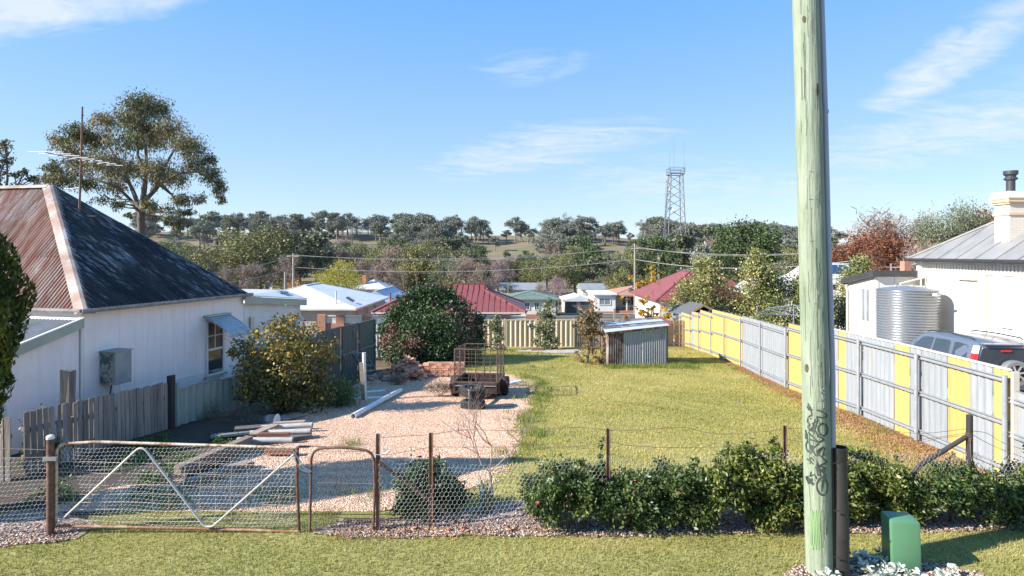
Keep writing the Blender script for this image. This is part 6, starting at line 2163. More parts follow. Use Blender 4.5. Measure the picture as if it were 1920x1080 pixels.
# ---- leafy pear trees behind the right fence
def pear(px, d, top, wpx, label, n, seed):
    r_ = np.random.default_rng(seed)
    b = at(px, d, z=g(X_(px, d), d))
    t_ = thing("pear_tree", label, "tree", tuple(b), "leafy pear trees behind the right fence")
    ztop = zrow(top, d)
    H = ztop - b.z
    hw_ = wpx / 2 / FOC * d
    cl = []
    for i in range(46):
        f = r_.uniform(0.12, 0.95)
        wid = hw_ * np.interp(f, [0.1, .35, .6, .85, 1.0], [.75, 1.0, .8, .4, .12])
        a = r_.uniform(0, 2 * np.pi); q = r_.uniform(.2, .8)
        s_ = hw_ * .37 * r_.uniform(.8, 1.2) * np.interp(f, [0, .7, 1], [1.1, .9, .55])
        cl.append((b.x + wid * q * math.cos(a), b.y + wid * q * math.sin(a), b.z + H * f, s_, s_, s_))
    cl.append((b.x, b.y, ztop - .3, .3, .3, .4))
    wood([b - Vector((0, 0, .1)), b + Vector((.05, 0, H * .45)), b + Vector((0, 0, H * .92))], [.10, .07, .02], cl, r_, None, .03, 2, 5).build("trunk", M_bark_pale, t_)
    crown("crown", t_, cl, int(n * 3.4), .12, L_pear, .66, .2, .3, r_, sub=6)


pear(1322, 38.5, 484, 128, "narrower leafy pear tree in front of the maroon-roofed cream house", 5200, 31)
pear(1425, 37.5, 474, 146, "broad leafy pear tree above the clothes hoist, left of the power pole", 7200, 32)
pear(1516, 36.5, 498, 90, "leafy pear tree mostly hidden by the big green power pole", 4200, 33)
pear(1612, 38, 480, 125, "leafy pear tree between the power pole and the cream house", 6200, 34)
cl = [(*at(px, 33.5, py=py), .5, .5, .4) for px, py in ((1420, 612), (1455, 615), (1490, 620), (1520, 622), (1395, 605))]
bush("shrub", "low shady shrub behind the grey fence sheets under the hoist", "shrub", (X_(1460, 33.5), 33.5, g(X_(1460, 33.5), 33.5)), cl, 2600, .13, L_pear, 8, .6, .2, .2, 7)

# ---- hedge of shrubs along the front fence
def hedge_shrub(label, x0, x1, h, n, mat, seed, depth=.42, yoff=-.02):
    r_ = np.random.default_rng(seed)
    xc = (x0 + x1) / 2
    yc = FENCE_Y(xc) + yoff
    t_ = thing("hedge_shrub", label, "shrub", (xc, yc, g(xc, yc)), "evergreen shrubs grown through the front wire fence")
    cl = []
    w = x1 - x0
    for i in range(int(34 + w * 34)):
        f = r_.uniform(0.02, .98)
        x_ = x0 + w * f
        hh = h * np.interp(f, [0, .15, .5, .85, 1], [.62, .93, 1.0, .95, .66])
        y_ = FENCE_Y(x_) + yoff + r_.uniform(-depth, depth) * .75
        z_ = r_.uniform(.14, 1) ** .8 * (hh - .13)
        s_ = r_.uniform(.13, .20)
        cl.append((x_, y_, z_, s_, s_, s_ * .85))
    for i in range(int(4 + w * 5)):              # stray shoots standing proud of the mass
        c0 = cl[int(r_.integers(0, len(cl)))]
        h0 = r_.uniform(.08, .2)
        for k_ in range(3):
            cl.append((c0[0] + r_.normal(0, .03), c0[1] - r_.uniform(0, .12), min(c0[2], h * .9) + .1 + h0 * (k_ + 1) / 3, .045, .045, .05))
    m = MB()
    for i in range(int(8 + w * 5)):
        c = cl[int(r_.integers(0, len(cl)))]
        m.tube(limb_path((xc + (c[0] - xc) * .55, yc + r_.normal(0, .05), 0.0), c[:3], .1, r_, 3), [.014, .011, .008, .004], 5)
    m.build("stems", M_bark, t_)
    crown("foliage", t_, cl, int(n * 2.3), .064, mat, .42, .15, .25, r_, sub=9)


hedge_shrub("long low dark-leaved hedge shrub at the left end of the hedge", 0.22, 1.95, .98, 11500, L_hedge, 41)
hedge_shrub("middle hedge shrub, lower in its middle, just right of the lone steel post", 1.75, 2.95, .92, 8000, L_hedge, 42)
hedge_shrub("tall bright-leaved hedge shrub immediately left of the power pole", 2.75, 4.25, 1.12, 12500, L_hedge2, 43)
hedge_shrub("bright-leaved hedge shrub between the power pole and the green cabinet", 4.35, 5.75, 1.10, 12000, L_hedge2, 44)
hedge_shrub("thin hedge shrub tangled in the netting around the thick timber post", 5.75, 7.25, .88, 6500, L_hedge, 45)
hedge_shrub("hedge shrub at the right edge beyond the thick timber post", 7.2, 8.8, .92, 8000, L_hedge, 46)

# ---- dark leafy shrub, strap-leaved plant, bare tree behind the front wire
d = 8.95
cl = [(X_(px, d), d + dy, z_, s_, s_, s_ * .85) for px, dy, z_, s_ in ((790, 0, .55, .26), (765, .1, .38, .22), (820, -.1, .50, .24), (800, .1, .3, .3), (845, 0, .38, .2), (760, -.1, .18, .2), (835, .1, .2, .24), (790, -.15, .15, .25), (862, .1, .22, .16), (812, .1, .66, .14))]
bush("shrub", "dark leafy shrub low behind the netting left of the bare tree", "shrub", (X_(800, d), d, g(X_(800, d), d)), cl, 4600, .085, L_glossy, 10, .36, .5, .2, 8)
yc_ = thing("strap_leaf_plant", "grey-green plant with stiff sword leaves at the foot of the bare tree", "plant", (-.42, 9.0, 0))
for i in range(26):
    a = rg.uniform(0, 2 * np.pi)
    h = rg.uniform(.28, .55); o_ = rg.uniform(.08, .32)
    b = Vector((-.42 + rg.normal(0, .05), 9.0 + rg.normal(0, .05), 0))
    e = b + Vector((math.cos(a) * o_, math.sin(a) * o_, h))
    mid = b + (e - b) * .5 + Vector((-math.sin(a), math.cos(a), 0)) * .0 + Vector((0, 0, .05))
    sdv = Vector((-math.sin(a), math.cos(a), 0)) * .018
    MB().add([b - sdv, b + sdv, mid + sdv, mid - sdv, e], [(0, 1, 2, 3), (3, 2, 4)]).build("sword_leaf", M_trim_grey if i % 4 == 0 else plain("sword_leaf_green", (0.13, 0.17, 0.10), (0.20, 0.22, 0.12), 6.0, .5) if i == 1 else MATS.get("sword_leaf_green", M_trim_grey), yc_)
bt = thing("bare_tree", "small leafless tree with forking reddish twigs behind the wire fence", "tree", (X_(925, 9.05), 9.05, 0))
m = MB()


def fork(p, d, L, r, depth, rng):
    d = Vector(d).normalized()
    e = p + d * L
    mid = p + d * L * .5 + Vector(rng.normal(0, 1, 3)) * L * .05
    m.tube([p, mid, e], [r, r * .85, r * .7], 5, cap=False)
    if depth == 0:
        return
    for i in range(2 if rng.uniform() < .8 else 3):
        nd = d * .8 + Vector((rng.normal(0, .55), rng.normal(0, .4), rng.uniform(.05, .5)))
        fork(e, nd, L * rng.uniform(.66, .95), r * .62, depth - 1, rng)


r8 = np.random.default_rng(8)
b = Vector((X_(924, 9.05), 9.05, 0))
k1 = Vector((X_(918, 9.05), 9.05, .58))
m.tube([b, b + Vector((-.015, 0, .3)), k1], [.026, .023, .020], 7)
fork(k1, (-.55, .1, .75), .32, .014, 4, r8)
fork(k1, (.65, -.1, .62), .36, .014, 4, r8)
fork(k1, (.08, .15, .95), .38, .014, 5, r8)
fork(k1 + Vector((-.15, 0, .2)), (-.25, 0, .9), .34, .010, 4, r8)
m.build("branches", M_twig, bt)

# ---- weeds, dead shrubs along the left
d = 15.2
cl = [(*at(px, 14.6, py=py), .28, .3, .2) for px, py in ((330, 812), (350, 818), (375, 815), (395, 822), (310, 822), (345, 805))]
bush("weed_patch", "dark green leafy weeds at the foot of the pale green steel fence", "plant", (X_(350, 14.6), 14.6, g(X_(350, 14.6), 14.6)), cl, 5200, .06, L_weed, 8, .4, .1, .1, 9, stem_r=.008, tint=lambda P, D, I: np.clip(rg.normal(.18, .15, len(P)), 0, 1))
cl = [(*at(px, 11.0, py=py), .16, .16, .2) for px, py in ((62, 800), (66, 822), (72, 845), (60, 845), (98, 835), (92, 850), (70, 780), (56, 865), (84, 868))]
bush("weed_patch", "ivy-like weeds climbing the left end of the grey palings", "plant", (X_(70, 11), 11.0, g(X_(70, 11), 11)), cl, 1800, .055, L_glossy, 8, .5, .1, .1, 6, stem_r=.006)
cl = [(*at(px, 12.4, py=py), .14, .16, .12) for px, py in ((215, 845), (245, 838), (270, 842), (290, 838), (190, 850), (235, 852))]
bush("weed_patch", "low leafy weeds along the foot of the grey palings", "plant", (X_(240, 12.4), 12.4, g(X_(240, 12.4), 12.4)), cl, 1700, .055, L_glossy, 8, .5, .1, .1, 6, stem_r=.006)


def dead_bush(label, px, d, spots, n, size=.11, mat=None, name="dead_shrub"):
    cl = [(*at(a, d, py=q), r, r, r * .8) for a, q, r in spots]
    bush(name, label, "dead shrub", (X_(px, d), d, g(X_(px, d), d)), cl, n, size, mat or L_dead, 14, .07, -.2, .05, None, twigs=5, stem_r=.006, stem_mat=M_twig)


dead_bush("brown dead shrub in front of the loose brick heap", 750, 20.4, [(745, 708, .26), (735, 710, .2), (758, 706, .22), (745, 716, .28)], 1300)
dead_bush("straw-coloured dry tussock left of the trailer", 822, 18.2, [(822, 722, .3), (835, 725, .25), (808, 726, .25), (845, 728, .2)], 1900)
dead_bush("dry twiggy weeds against the pale green steel fence", 410, 14.8, [(400, 770, .4), (415, 785, .4), (440, 780, .4), (390, 790, .3), (465, 785, .35), (430, 795, .4)], 2600, .12)
dead_bush("heap of cut dead branches under the yellowing shrub", 480, 14.6, [(470, 800, .3), (490, 795, .3), (500, 800, .25), (455, 805, .25)], 1500, .12)

# lamb's-ear rosettes round the cabinet and pole
ear_me = []
for tv in (.25, .55, .85):
    ps = [(0, 0, 0), (.4, .2, .06), (.8, .18, .03), (1, 0, -.12), (.8, -.18, .03), (.4, -.2, .06), (.45, 0, -.02), (.85, 0, -.05)]
    e_ = bpy.data.meshes.new("leaf")
    e_.from_pydata(ps, [], [(0, 6, 1), (1, 6, 7, 2), (2, 7, 3), (3, 7, 4), (4, 7, 6, 5), (5, 6, 0)])
    at_ = e_.attributes.new("tint", 'FLOAT', 'POINT')
    at_.data.foreach_set("value", np.full(8, tv, dtype=np.float32))
    e_.materials.append(L_silver)
    ear_me.append(e_)


def lambs_ear(x_, y_, r, n, label):
    t_ = thing("silver_plant", label, "plant", (x_, y_, 0), "woolly silver plants at the foot of the power pole")
    for k_ in range(n):
        c = Vector((rg.normal(0, r * .55), rg.normal(0, r * .45), .03 + rg.uniform(0, .10)))
        for j in range(9):
            o = bpy.data.objects.new("leaf", ear_me[int(rg.integers(0, 3))])
            COL.objects.link(o)
            o.parent = t_
            o.location = c
            o.rotation_euler = (rg.normal(0, .35), -rg.uniform(.15, 1.05), rg.uniform(0, 6.28))
            o.scale = (rg.uniform(.065, .115),) * 3


lambs_ear(4.42, 7.30, .22, 33, "silver woolly plant spilling left of the green cabinet")
lambs_ear(4.62, 7.02, .22, 30, "silver woolly plant in front of the green cabinet's left corner")
lambs_ear(3.76, 6.98, .10, 9, "tiny silver woolly plant at the foot of the green power pole")
lambs_ear(5.18, 7.0, .12, 11, "small silver woolly plant right of the green cabinet")

# rank weeds on the shaded ground inside the gate
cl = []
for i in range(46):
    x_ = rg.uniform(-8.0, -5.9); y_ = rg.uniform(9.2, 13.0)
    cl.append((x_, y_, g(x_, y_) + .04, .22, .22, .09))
bush("weed_patch", "low rank green weeds on the shade-darkened soil between the gate and the palings", "plant", (-7.0, 11, g(-7, 11)), cl, 5200, .05, L_weed, 4, .5, -.3, .1, 9, stem_r=.006, twigs=0)


# ------------------------------------------------------------------ trees of the town, the valley and the ridge
L_fgum = leafmat("far_gum_leaf", [(0.0, (0.065, 0.080, 0.043)), (0.5, (0.138, 0.152, 0.087)), (1.0, (0.239, 0.239, 0.145))], 0.12, 0.6, 0.2)
L_fgrey = leafmat("far_grey_gum_leaf", [(0.0, (0.087, 0.099, 0.075)), (0.5, (0.167, 0.177, 0.133)), (1.0, (0.261, 0.261, 0.203))], 0.12, 0.6, 0.2)
L_folive = leafmat("far_olive_leaf", [(0.0, (0.080, 0.090, 0.032)), (0.5, (0.174, 0.174, 0.065)), (0.85, (0.275, 0.254, 0.102)), (1.0, (0.362, 0.275, 0.116))], 0.12, 0.6, 0.2)
L_fdark = leafmat("far_dark_leaf", [(0.0, (0.032, 0.049, 0.020)), (0.5, (0.072, 0.104, 0.038)), (1.0, (0.145, 0.181, 0.065))], 0.15, 0.6, 0.2)
L_fbrown = leafmat("far_bare_twigs", [(0.0, (0.138, 0.102, 0.080)), (0.5, (0.254, 0.189, 0.152)), (1.0, (0.377, 0.304, 0.246))], 0.1, 0.9, 0.1)
L_fpurple = leafmat("far_purple_twigs", [(0.0, (0.174, 0.123, 0.123)), (0.5, (0.290, 0.210, 0.210)), (1.0, (0.392, 0.304, 0.290))], 0.1, 0.9, 0.1)
L_fred = leafmat("far_russet_leaf", [(0.0, (0.089, 0.037, 0.023)), (0.5, (0.177, 0.073, 0.042)), (1.0, (0.282, 0.136, 0.078))], 0.12, 0.8, 0.1)
L_forange = leafmat("far_orange_leaf", [(0.0, (0.290, 0.131, 0.029)), (0.5, (0.551, 0.261, 0.051)), (1.0, (0.700, 0.392, 0.087))], 0.3, 0.8, 0.1)
L_fyellow = leafmat("far_yellow_green_leaf", [(0.0, (0.145, 0.160, 0.026)), (0.5, (0.362, 0.341, 0.058)), (1.0, (0.609, 0.522, 0.116))], 0.3, 0.6, 0.2)
L_fsilver = leafmat("far_silver_leaf", [(0.0, (0.109, 0.123, 0.094)), (0.5, (0.232, 0.246, 0.189)), (1.0, (0.392, 0.392, 0.304))], 0.12, 0.6, 0.2)


def variant(kind, seed, n, size, mat, W=8.0, bare=False):
    """a 10 m tall tree: trunk and crown meshes"""
    r_ = np.random.default_rng(seed)
    H = 10.0
    if kind == 'open':                       # spreading gum, clear trunk, gaps
        cl = []
        for i in range(15):
            a = r_.uniform(0, 2 * np.pi); f = r_.uniform(.42, .93)
            q = W / 2 * r_.uniform(.15, .78) * np.interp(f, [.4, .6, .8, 1], [.8, 1, .85, .4])
            s_ = W * r_.uniform(.10, .17)
            cl.append((q * math.cos(a), q * math.sin(a), H * f, s_, s_, s_ * .62))
        tr = [(0, 0, -.4), (.15, 0, 2.0), (-.1, .1, 4.2), (.1, 0, 7.6)]
        trr = [.34, .27, .22, .07]
    elif kind == 'round':
        cl = envelope_clumps(0, 0, H * .56, W * .42, W * .42, H * .36, 20, W * .15, r_)
        tr = [(0, 0, -.4), (.1, 0, 3), (0, 0, 8)]
        trr = [.3, .22, .06]
    elif kind == 'tall':
        cl = []
        for i in range(20):
            f = r_.uniform(.2, .95); a = r_.uniform(0, 2 * np.pi)
            q = W * .32 * r_.uniform(.1, 1) * np.interp(f, [.2, .5, 1], [.9, 1, .4])
            s_ = W * r_.uniform(.12, .19)
            cl.append((q * math.cos(a), q * math.sin(a), H * f, s_, s_, s_ * .8))
        tr = [(0, 0, -.4), (.1, 0, 4), (0, 0, 9)]
        trr = [.28, .2, .05]
    elif kind == 'cone':
        cl = []
        for i in range(34):
            f = r_.uniform(.06, .97); a = r_.uniform(0, 2 * np.pi)
            q = W * .5 * (1 - f) ** .8 * r_.uniform(.3, .9)
            s_ = W * .13 * (1.15 - f * .75)
            cl.append((q * math.cos(a), q * math.sin(a), H * f, s_, s_, s_ * .8))
        tr = [(0, 0, -.4), (0, 0, 5), (0, 0, 9.6)]
        trr = [.25, .15, .03]
    else:                                    # bare: twiggy vase
        cl = []
        for i in range(22):
            f = r_.uniform(.32, .92); a = r_.uniform(0, 2 * np.pi)
            q = W * .42 * r_.uniform(.1, 1) * np.interp(f, [.3, .6, 1], [.7, 1, .55])
            s_ = W * r_.uniform(.09, .15)
            cl.append((q * math.cos(a), q * math.sin(a), H * f, s_, s_, s_ * 1.1))
        tr = [(0, 0, -.4), (.1, 0, 2.2), (0, .1, 5), (0, 0, 7.5)]
        trr = [.26, .2, .12, .04]
    wmesh = wood(tr, trr, cl, r_, 12 if not bare else None, .12, 1 if not bare else 3, 5).mesh("trunk")
    P_n = n
    C = np.array(cl, float)
    k = max(4, P_n // 7)
    S, D, I = clump_points(cl, k, .25 if bare else .45, r_)
    rr = C[I, 3:6].mean(1) * .24
    ii = r_.integers(0, k, P_n)
    P = S[ii] + r_.normal(0, 1, (P_n, 3)) * rr[ii][:, None]
    V, F = leaf_quads(P, size, .09 if bare else .62, D[ii], -.3 if bare else .3, rng=r_)
    base = r_.normal(0, .15, k)[ii] + r_.normal(0, .10, len(C))[I][ii]
    tt = np.clip(.5 + base + r_.normal(0, .14, P_n), 0, 1)
    cm = np_mesh("crown", V, F, np.repeat(tt, 4))
    wmesh.materials.append(M_bark_far)
    cm.materials.append(mat)
    return wmesh, cm


def plant(var, name, label, x_, y_, H, wscale=1.0, group=None, rot=None, cat="tree"):
    wm_, cm_ = var
    t_ = thing(name, label, cat, (x_, y_, g(x_, y_) - .1), group)
    t_.rotation_euler = (0, 0, random.uniform(0, 6.28) if rot is None else rot)
    t_.scale = (H / 10 * wscale, H / 10 * wscale, H / 10)
    for nm, me in (("trunk", wm_), ("crown", cm_)):
        o = bpy.data.objects.new(nm, me)
        COL.objects.link(o)
        o.parent = t_
    return t_


V_gum = [variant('open', s, 3000, .45, L_fgrey, 9.5) for s in (1, 2, 3)]
V_gumt = [variant('open', s, 2600, .45, L_fgum, 7.5) for s in (4, 5)]
V_gumth = [variant('bare', 14, 900, .9, L_fgrey, 7.5, True)]
V_round = [variant('round', s, 6500, .27, L_folive, 9) for s in (6, 7)]
V_roundg = [variant('round', s, 6500, .27, L_fgum, 9) for s in (8,)]
V_dark = [variant('tall', s, 5000, .28, L_fdark, 6) for s in (9, 10)]
V_bare = [variant('bare', s, 4500, .6, L_fbrown, 9, True) for s in (11, 12)]
V_purple = [variant('bare', 13, 4500, .6, L_fpurple, 10, True)]
V_red = [variant('bare', 15, 5000, .5, L_fred, 9.5, True)]


def H_for(px, d, top):
    return zrow(top, d) - g(X_(px, d), d)


rt_ = random.Random(3)
# along the ridge, read off the photo: column, row of the tree top
crest = [(282, 428), (300, 430), (330, 424), (352, 416), (372, 424), (398, 428), (420, 418), (448, 416), (470, 420), (545, 426), (562, 428), (582, 418), (600, 420), (618, 418), (632, 414), (652, 417), (668, 416), (690, 416),
         (705, 420), (722, 420), (744, 412), (760, 412), (792, 408), (806, 414), (830, 424), (852, 412), (890, 406), (906, 424), (950, 432), (966, 418), (978, 428), (1000, 428), (1030, 422), (1056, 434), (1076, 430),
         (1100, 428), (1130, 432), (1160, 417), (1182, 436), (1210, 420), (1222, 424), (1238, 420), (1262, 432), (1292, 440), (1312, 430), (1340, 440), (1440, 446), (1458, 442), (1482, 446), (1400, 446), (1545, 452), (1370, 446)] + [(rt_.uniform(275, 1500), rt_.uniform(424, 436)) for _ in range(34)]
for i, (px, top) in enumerate(crest):
    d = 468 - rt_.uniform(0, 34)
    x_ = X_(px, d)
    thin = px > 1085 and i % 3 == 0
    v_ = V_gumth[0] if thin else (V_gum[i % 3] if i % 4 else V_gumt[i % 2])
    plant(v_, "gum_tree", "grey-green gum tree standing along the skyline of the ridge", x_, d, max(8, H_for(px, d, top - 2) * rt_.uniform(.85, 1.3)), rt_.uniform(.9, 1.4), "gum trees along the ridge")
# on the slope, leaving the grassy clearings open
clear = [(300, 352, 446, 468), (414, 474, 452, 482), (640, 725, 446, 468), (855, 1000, 452, 498), (1120, 1200, 450, 466), (560, 600, 450, 460)]
cnt = 0
for i in range(1400):
    d = rt_.uniform(375, 470) if i % 4 else rt_.uniform(290, 380)
    px = rt_.uniform(270, 1560)
    x_ = X_(px, d)
    H = rt_.uniform(12, 21)
    base = HOR + (CAM_Z - g(x_, d)) / d * FOC
    top = HOR + (CAM_Z - g(x_, d) - H) / d * FOC
    wpx = H * .42 / d * FOC
    bad = False
    for (a, b, u, w) in clear:
        if px + wpx > a and px - wpx < b and base > u and top < w:
            bad = True
    if bad and rt_.random() < .93:
        continue
    v_ = rt_.choice(V_gum + V_gum + V_gumt + V_gumth)
    plant(v_, "gum_tree", "grey-green gum tree scattered on the dry slope below the ridge", x_, d, H, rt_.uniform(1.0, 1.45), "gum trees on the slope")
    cnt += 1
    if cnt >= 290:
        break
# two solitary ones in the clearing
for px, d, top, lb in ((928, 400, 442, "lone umbrella-shaped gum in the dry clearing, right of centre"), (415, 395, 438, "gum tree with forked dark trunk above a green patch on the slope")):
    plant(V_gum[1], "gum_tree", lb, X_(px, d), d, H_for(px, d, top), 1.0)

# valley: trees one can pick out
spec = [  # px, depth, top row, width scale, variants, label
    (455, 140, 418, 1.35, V_round[0], "broad olive-leaved gum rising left of the slender power pole"),
    (505, 150, 404, 1.0, V_round[1], "tall olive gum with rounded crown, highest left of the slender pole"),
    (528, 170, 436, 1.0, V_dark[0], "deep green tree just behind the slender power pole"),
    (562, 175, 452, .9, V_roundg[0], "green tree right of the slender power pole"),
    (612, 190, 450, 1.0, V_round[0], "olive gum above the yellow-green tree"),
    (745, 185, 447, 1.0, V_dark[1], "dark conical evergreen left of the pale twin gum"),
    (782, 150, 444, .95, V_round[1], "pale olive gum, left half of the central pair"),
    (815, 146, 442, 1.0, V_round[0], "pale olive gum, right half of the central pair"),
    (838, 138, 464, .8, V_roundg[0], "rounder green gum low beside the central pair"),
    (880, 190, 464, 1.0, V_dark[0], "dark evergreen right of the central pair"),
    (905, 200, 462, .9, V_dark[1], "second dark evergreen farther right of the central pair"),
    (955, 190, 482, .8, V_dark[0], "slim dark evergreen in front of the dry clearing"),
    (975, 188, 478, .8, V_dark[1], "slim dark evergreen just right of another before the clearing"),
    (1005, 170, 476, .9, V_round[0], "golden olive tree right of the dry clearing"),
    (1040, 165, 470, 1.05, V_roundg[0], "full green gum behind the garage"),
    (1078, 185, 472, 1.0, V_round[1], "olive gum behind the pale shed, left"),
    (1112, 160, 476, 1.1, V_gumt[0], "open gum with pale trunk behind the pale shed"),
    (1140, 175, 464, 1.1, V_roundg[0], "broad gum behind the pale shed, right"),
    (1160, 112, 500, .95, V_round[1], "bushy olive tree left of the tiled house roof"),
    (1172, 118, 494, .8, V_round[0], "second olive tree behind the bushy one by the tiled roof"),
    (1208, 175, 446, .8, V_dark[1], "dark green tree directly behind the right power pole"),
    (1218, 118, 502, .8, V_round[1], "olive tree rising behind the tiled roof's ridge"),
    (1245, 190, 470, 1.0, V_dark[0], "dark tree behind the lattice tower's left leg"),
    (1232, 215, 456, 1.0, V_roundg[0], "green gum left of the lattice tower"),
    (1455, 150, 470, 1.0, V_roundg[0], "soft green tree left of the big power pole"),
    (1478, 165, 456, 1.1, V_round[1], "olive tree close left of the big power pole"),
]
for (px, d, top, ws, v_, lb) in spec:
    plant(v_, "gum_tree" if 'gum' in lb else "valley_tree", lb, X_(px, d), d, H_for(px, d, top), ws)
bare = [(545, 130, 478, 1.0, V_bare[0], "leafless brown tree behind the flat white annex roof"), (470, 120, 492, 1.3, V_bare[1], "wide leafless brown tree behind the dark hip roof"), (425, 118, 500, 1.0, V_bare[0], "leafless tree low behind the dark hip roof"),
        (712, 118, 492, .9, V_bare[1], "leafless tree with spreading dark limbs above the blue gabled cottage"), (745, 112, 500, 1.0, V_bare[0], "leafless brown tree left above the round dark bush"), (690, 145, 484, 1.0, V_bare[0], "leafless brown tree behind the white cottage"),
        (872, 128, 480, 1.1, V_bare[1], "leafless brown tree above the maroon roof's ridge"), (905, 122, 490, 1.1, V_bare[0], "leafless brown tree above the maroon roof's gablet"), (935, 140, 486, .9, V_purple[0], "leafless purplish tree right of the gablet"),
        (1048, 106, 518, 1.15, V_purple[0], "round purplish leafless tree above the garage"), (1012, 112, 528, .9, V_bare[1], "small leafless tree behind the green tiled roof"), (870, 170, 470, 1.0, V_red[0], "russet tree on the valley floor above the maroon roof"),
        (1415, 130, 488, 1.2, V_bare[0], "leafless brown tree behind the middle pear tree"), (1450, 120, 494, 1.0, V_bare[1], "leafless brown tree behind the power pole's left side"),
        (1610, 72, 428, .9, V_red[0], "half-bare russet tree on the right skyline, left one"), (1655, 70, 386, 1.15, V_red[0], "tall half-bare russet tree on the right skyline"), (1700, 74, 400, 1.0, V_bare[0], "bare brown tree beside the russet one on the right skyline"),
        (1590, 76, 450, 1.0, V_bare[1], "bare tree low behind the power pole's right side"), (1640, 64, 452, 1.0, V_red[0], "low russet tree above the solar-panelled white roof"), (1722, 60, 455, .9, V_bare[1], "pale bare shrubby tree by the cream house's roof corner")]
for (px, d, top, ws, v_, lb) in bare:
    plant(v_, "bare_tree", lb, X_(px, d), d, H_for(px, d, top), ws)


def one_off(name, label, px, d, top, kind, n, size, mat, W, seed, ws=1.0, bare_=False):
    plant(variant(kind, seed, n, size, mat, W, bare_), name, label, X_(px, d), d, H_for(px, d, top), ws)


one_off("wattle_tree", "bright yellow-green bushy tree above the white roofs", 634, 88, 484, 'round', 15000, .17, L_fyellow, 11.5, 21)
one_off("evergreen_tree", "large dense dark green tree on the skyline left of the power pole", 1378, 130, 388, 'round', 18000, .24, L_fdark, 8.2, 22)
one_off("evergreen_tree", "green side crown joined to the large dark skyline tree's right", 1412, 136, 412, 'round', 8000, .26, L_fdark, 7.0, 25)
one_off("cedar_tree", "silvery grey-green drooping conifer at the foot of the lattice tower", 1315, 100, 455, 'cone', 8500, .36, L_fsilver, 11.5, 23)
one_off("golden_tree", "golden orange autumn tree behind the big white roof", 578, 105, 522, 'round', 2600, .34, L_forange, 13, 24, 1.1)
one_off("golden_tree", "small golden bush by the white cottage", 700, 108, 538, 'round', 900, .3, L_forange, 10, 26)
one_off("golden_tree", "dull gold tree above the left end of the maroon roof", 845, 120, 510, 'round', 1800, .36, L_folive, 9, 27)
one_off("conifer_tree", "slim orange-topped conifer beside the maroon roof", 953, 96, 513, 'cone', 2200, .3, L_fdark, 5.0, 28)
one_off("gum_tree", "grey-green gum on the right skyline above the cream house roof", 1800, 62, 367, 'round', 30000, .16, L_fgum, 10.5, 29, .55)
one_off("russet_tree", "dense russet tree behind the cream house's chimney", 1858, 66, 372, 'round', 26000, .20, L_fred, 10.5, 30, .7)
one_off("russet_tree", "russet undergrowth tree at the right under the skyline gum", 1765, 70, 428, 'round', 18000, .22, L_fred, 12, 33)
one_off("russet_tree", "dense russet tree under the half-bare skyline branches, right of the power pole", 1640, 69, 412, 'round', 22000, .2, L_fred, 11.5, 35)
one_off("russet_tree", "lower russet tree crown right beside the power pole", 1588, 73, 440, 'round', 14000, .2, L_fred, 11.5, 36)
one_off("hedge_tree", "dark rounded evergreen left of the garage doors", 1043, 88, 556, 'round', 1500, .26, L_fdark, 11, 34, .9)
# valley fill: mixed woodland one cannot tell apart tree by tree at a glance
for i in range(210):
    d = rt_.uniform(150, 330)
    px = rt_.uniform(255, 1560)
    H = rt_.uniform(11, 19)
    x_ = X_(px, d)
    top = HOR + (CAM_Z - g(x_, d) - H) / d * FOC
    if 850 < px < 995 and top < 480:
        H *= .7
    if 405 < px < 480 and top < 482:
        H *= .65
    v_ = rt_.choice(V_round + V_roundg + V_roundg + V_dark + V_bare + V_gumt + V_round)
    plant(v_, "valley_tree", "tree in the mixed olive and brown woodland of the valley floor", x_, d, H, rt_.uniform(.9, 1.3), "woodland trees on the valley floor")
for i, (px, d, H) in enumerate([(300, 90, 6), (350, 100, 7), (960, 100, 3.0), (1000, 98, 3.0), (1120, 140, 7), (1345, 80, 5), (1388, 84, 5.5), (1500, 90, 8), (1540, 88, 8), (1660, 58, 5.2), (1700, 56, 5.0), (1745, 58, 6.0)]):
    plant([V_roundg[0], V_bare[0], V_red[0], V_round[0]][i % 4] if i < 9 else V_red[0], "garden_tree", "leafy or twiggy garden tree between the town houses", X_(px, d), d, H, 1.1, "garden trees among the houses")


# ------------------------------------------------------------------ big power pole with its conduit
PX, PD = 3.80, 7.24
pole = thing("utility_pole", "thick green-treated timber power pole with black graffiti, nearest in view", "power pole", (PX, PD, 0))
t = NT("green_treated_timber")
v = t.coord((1, 1, .10))
n1 = t.noise(v, 16, 8, .7)
n2 = t.noise(t.coord((1, 1, .5)), 1.6, 4)
n3 = t.noise(t.coord((1, 1, .045)), 42, 4, .7)
col = t.mix(t.step(n1, .3, .7), (0.150, 0.190, 0.124), (0.30, 0.335, 0.25))
col = t.mix(t.math('MULTIPLY', t.step(n2, .45, .75), .6), col, (0.36, 0.40, 0.32))
col = t.mix(t.step(n3, .64, .74), col, (0.085, 0.115, 0.08))
t.bump(t.math('ADD', n1, n3), .7, .02)
M_pole = t.fin(col, .8, 0, .2)
lean = Vector((-.0245, 0, 1)).normalized()
ctr = lambda z: Vector((PX - .0245 * z, PD, z))
prad = lambda z: .158 - .0012 * z
m = MB()
NS, NZ = 40, 120
vs, fs = [], []
knots = [(4.9 + 1.93, -1.9, .05), (2.05, -2.35, .035), (5.6, -.85, .05), (3.2, -1.2, .03), (1.42, -2.5, .02)]
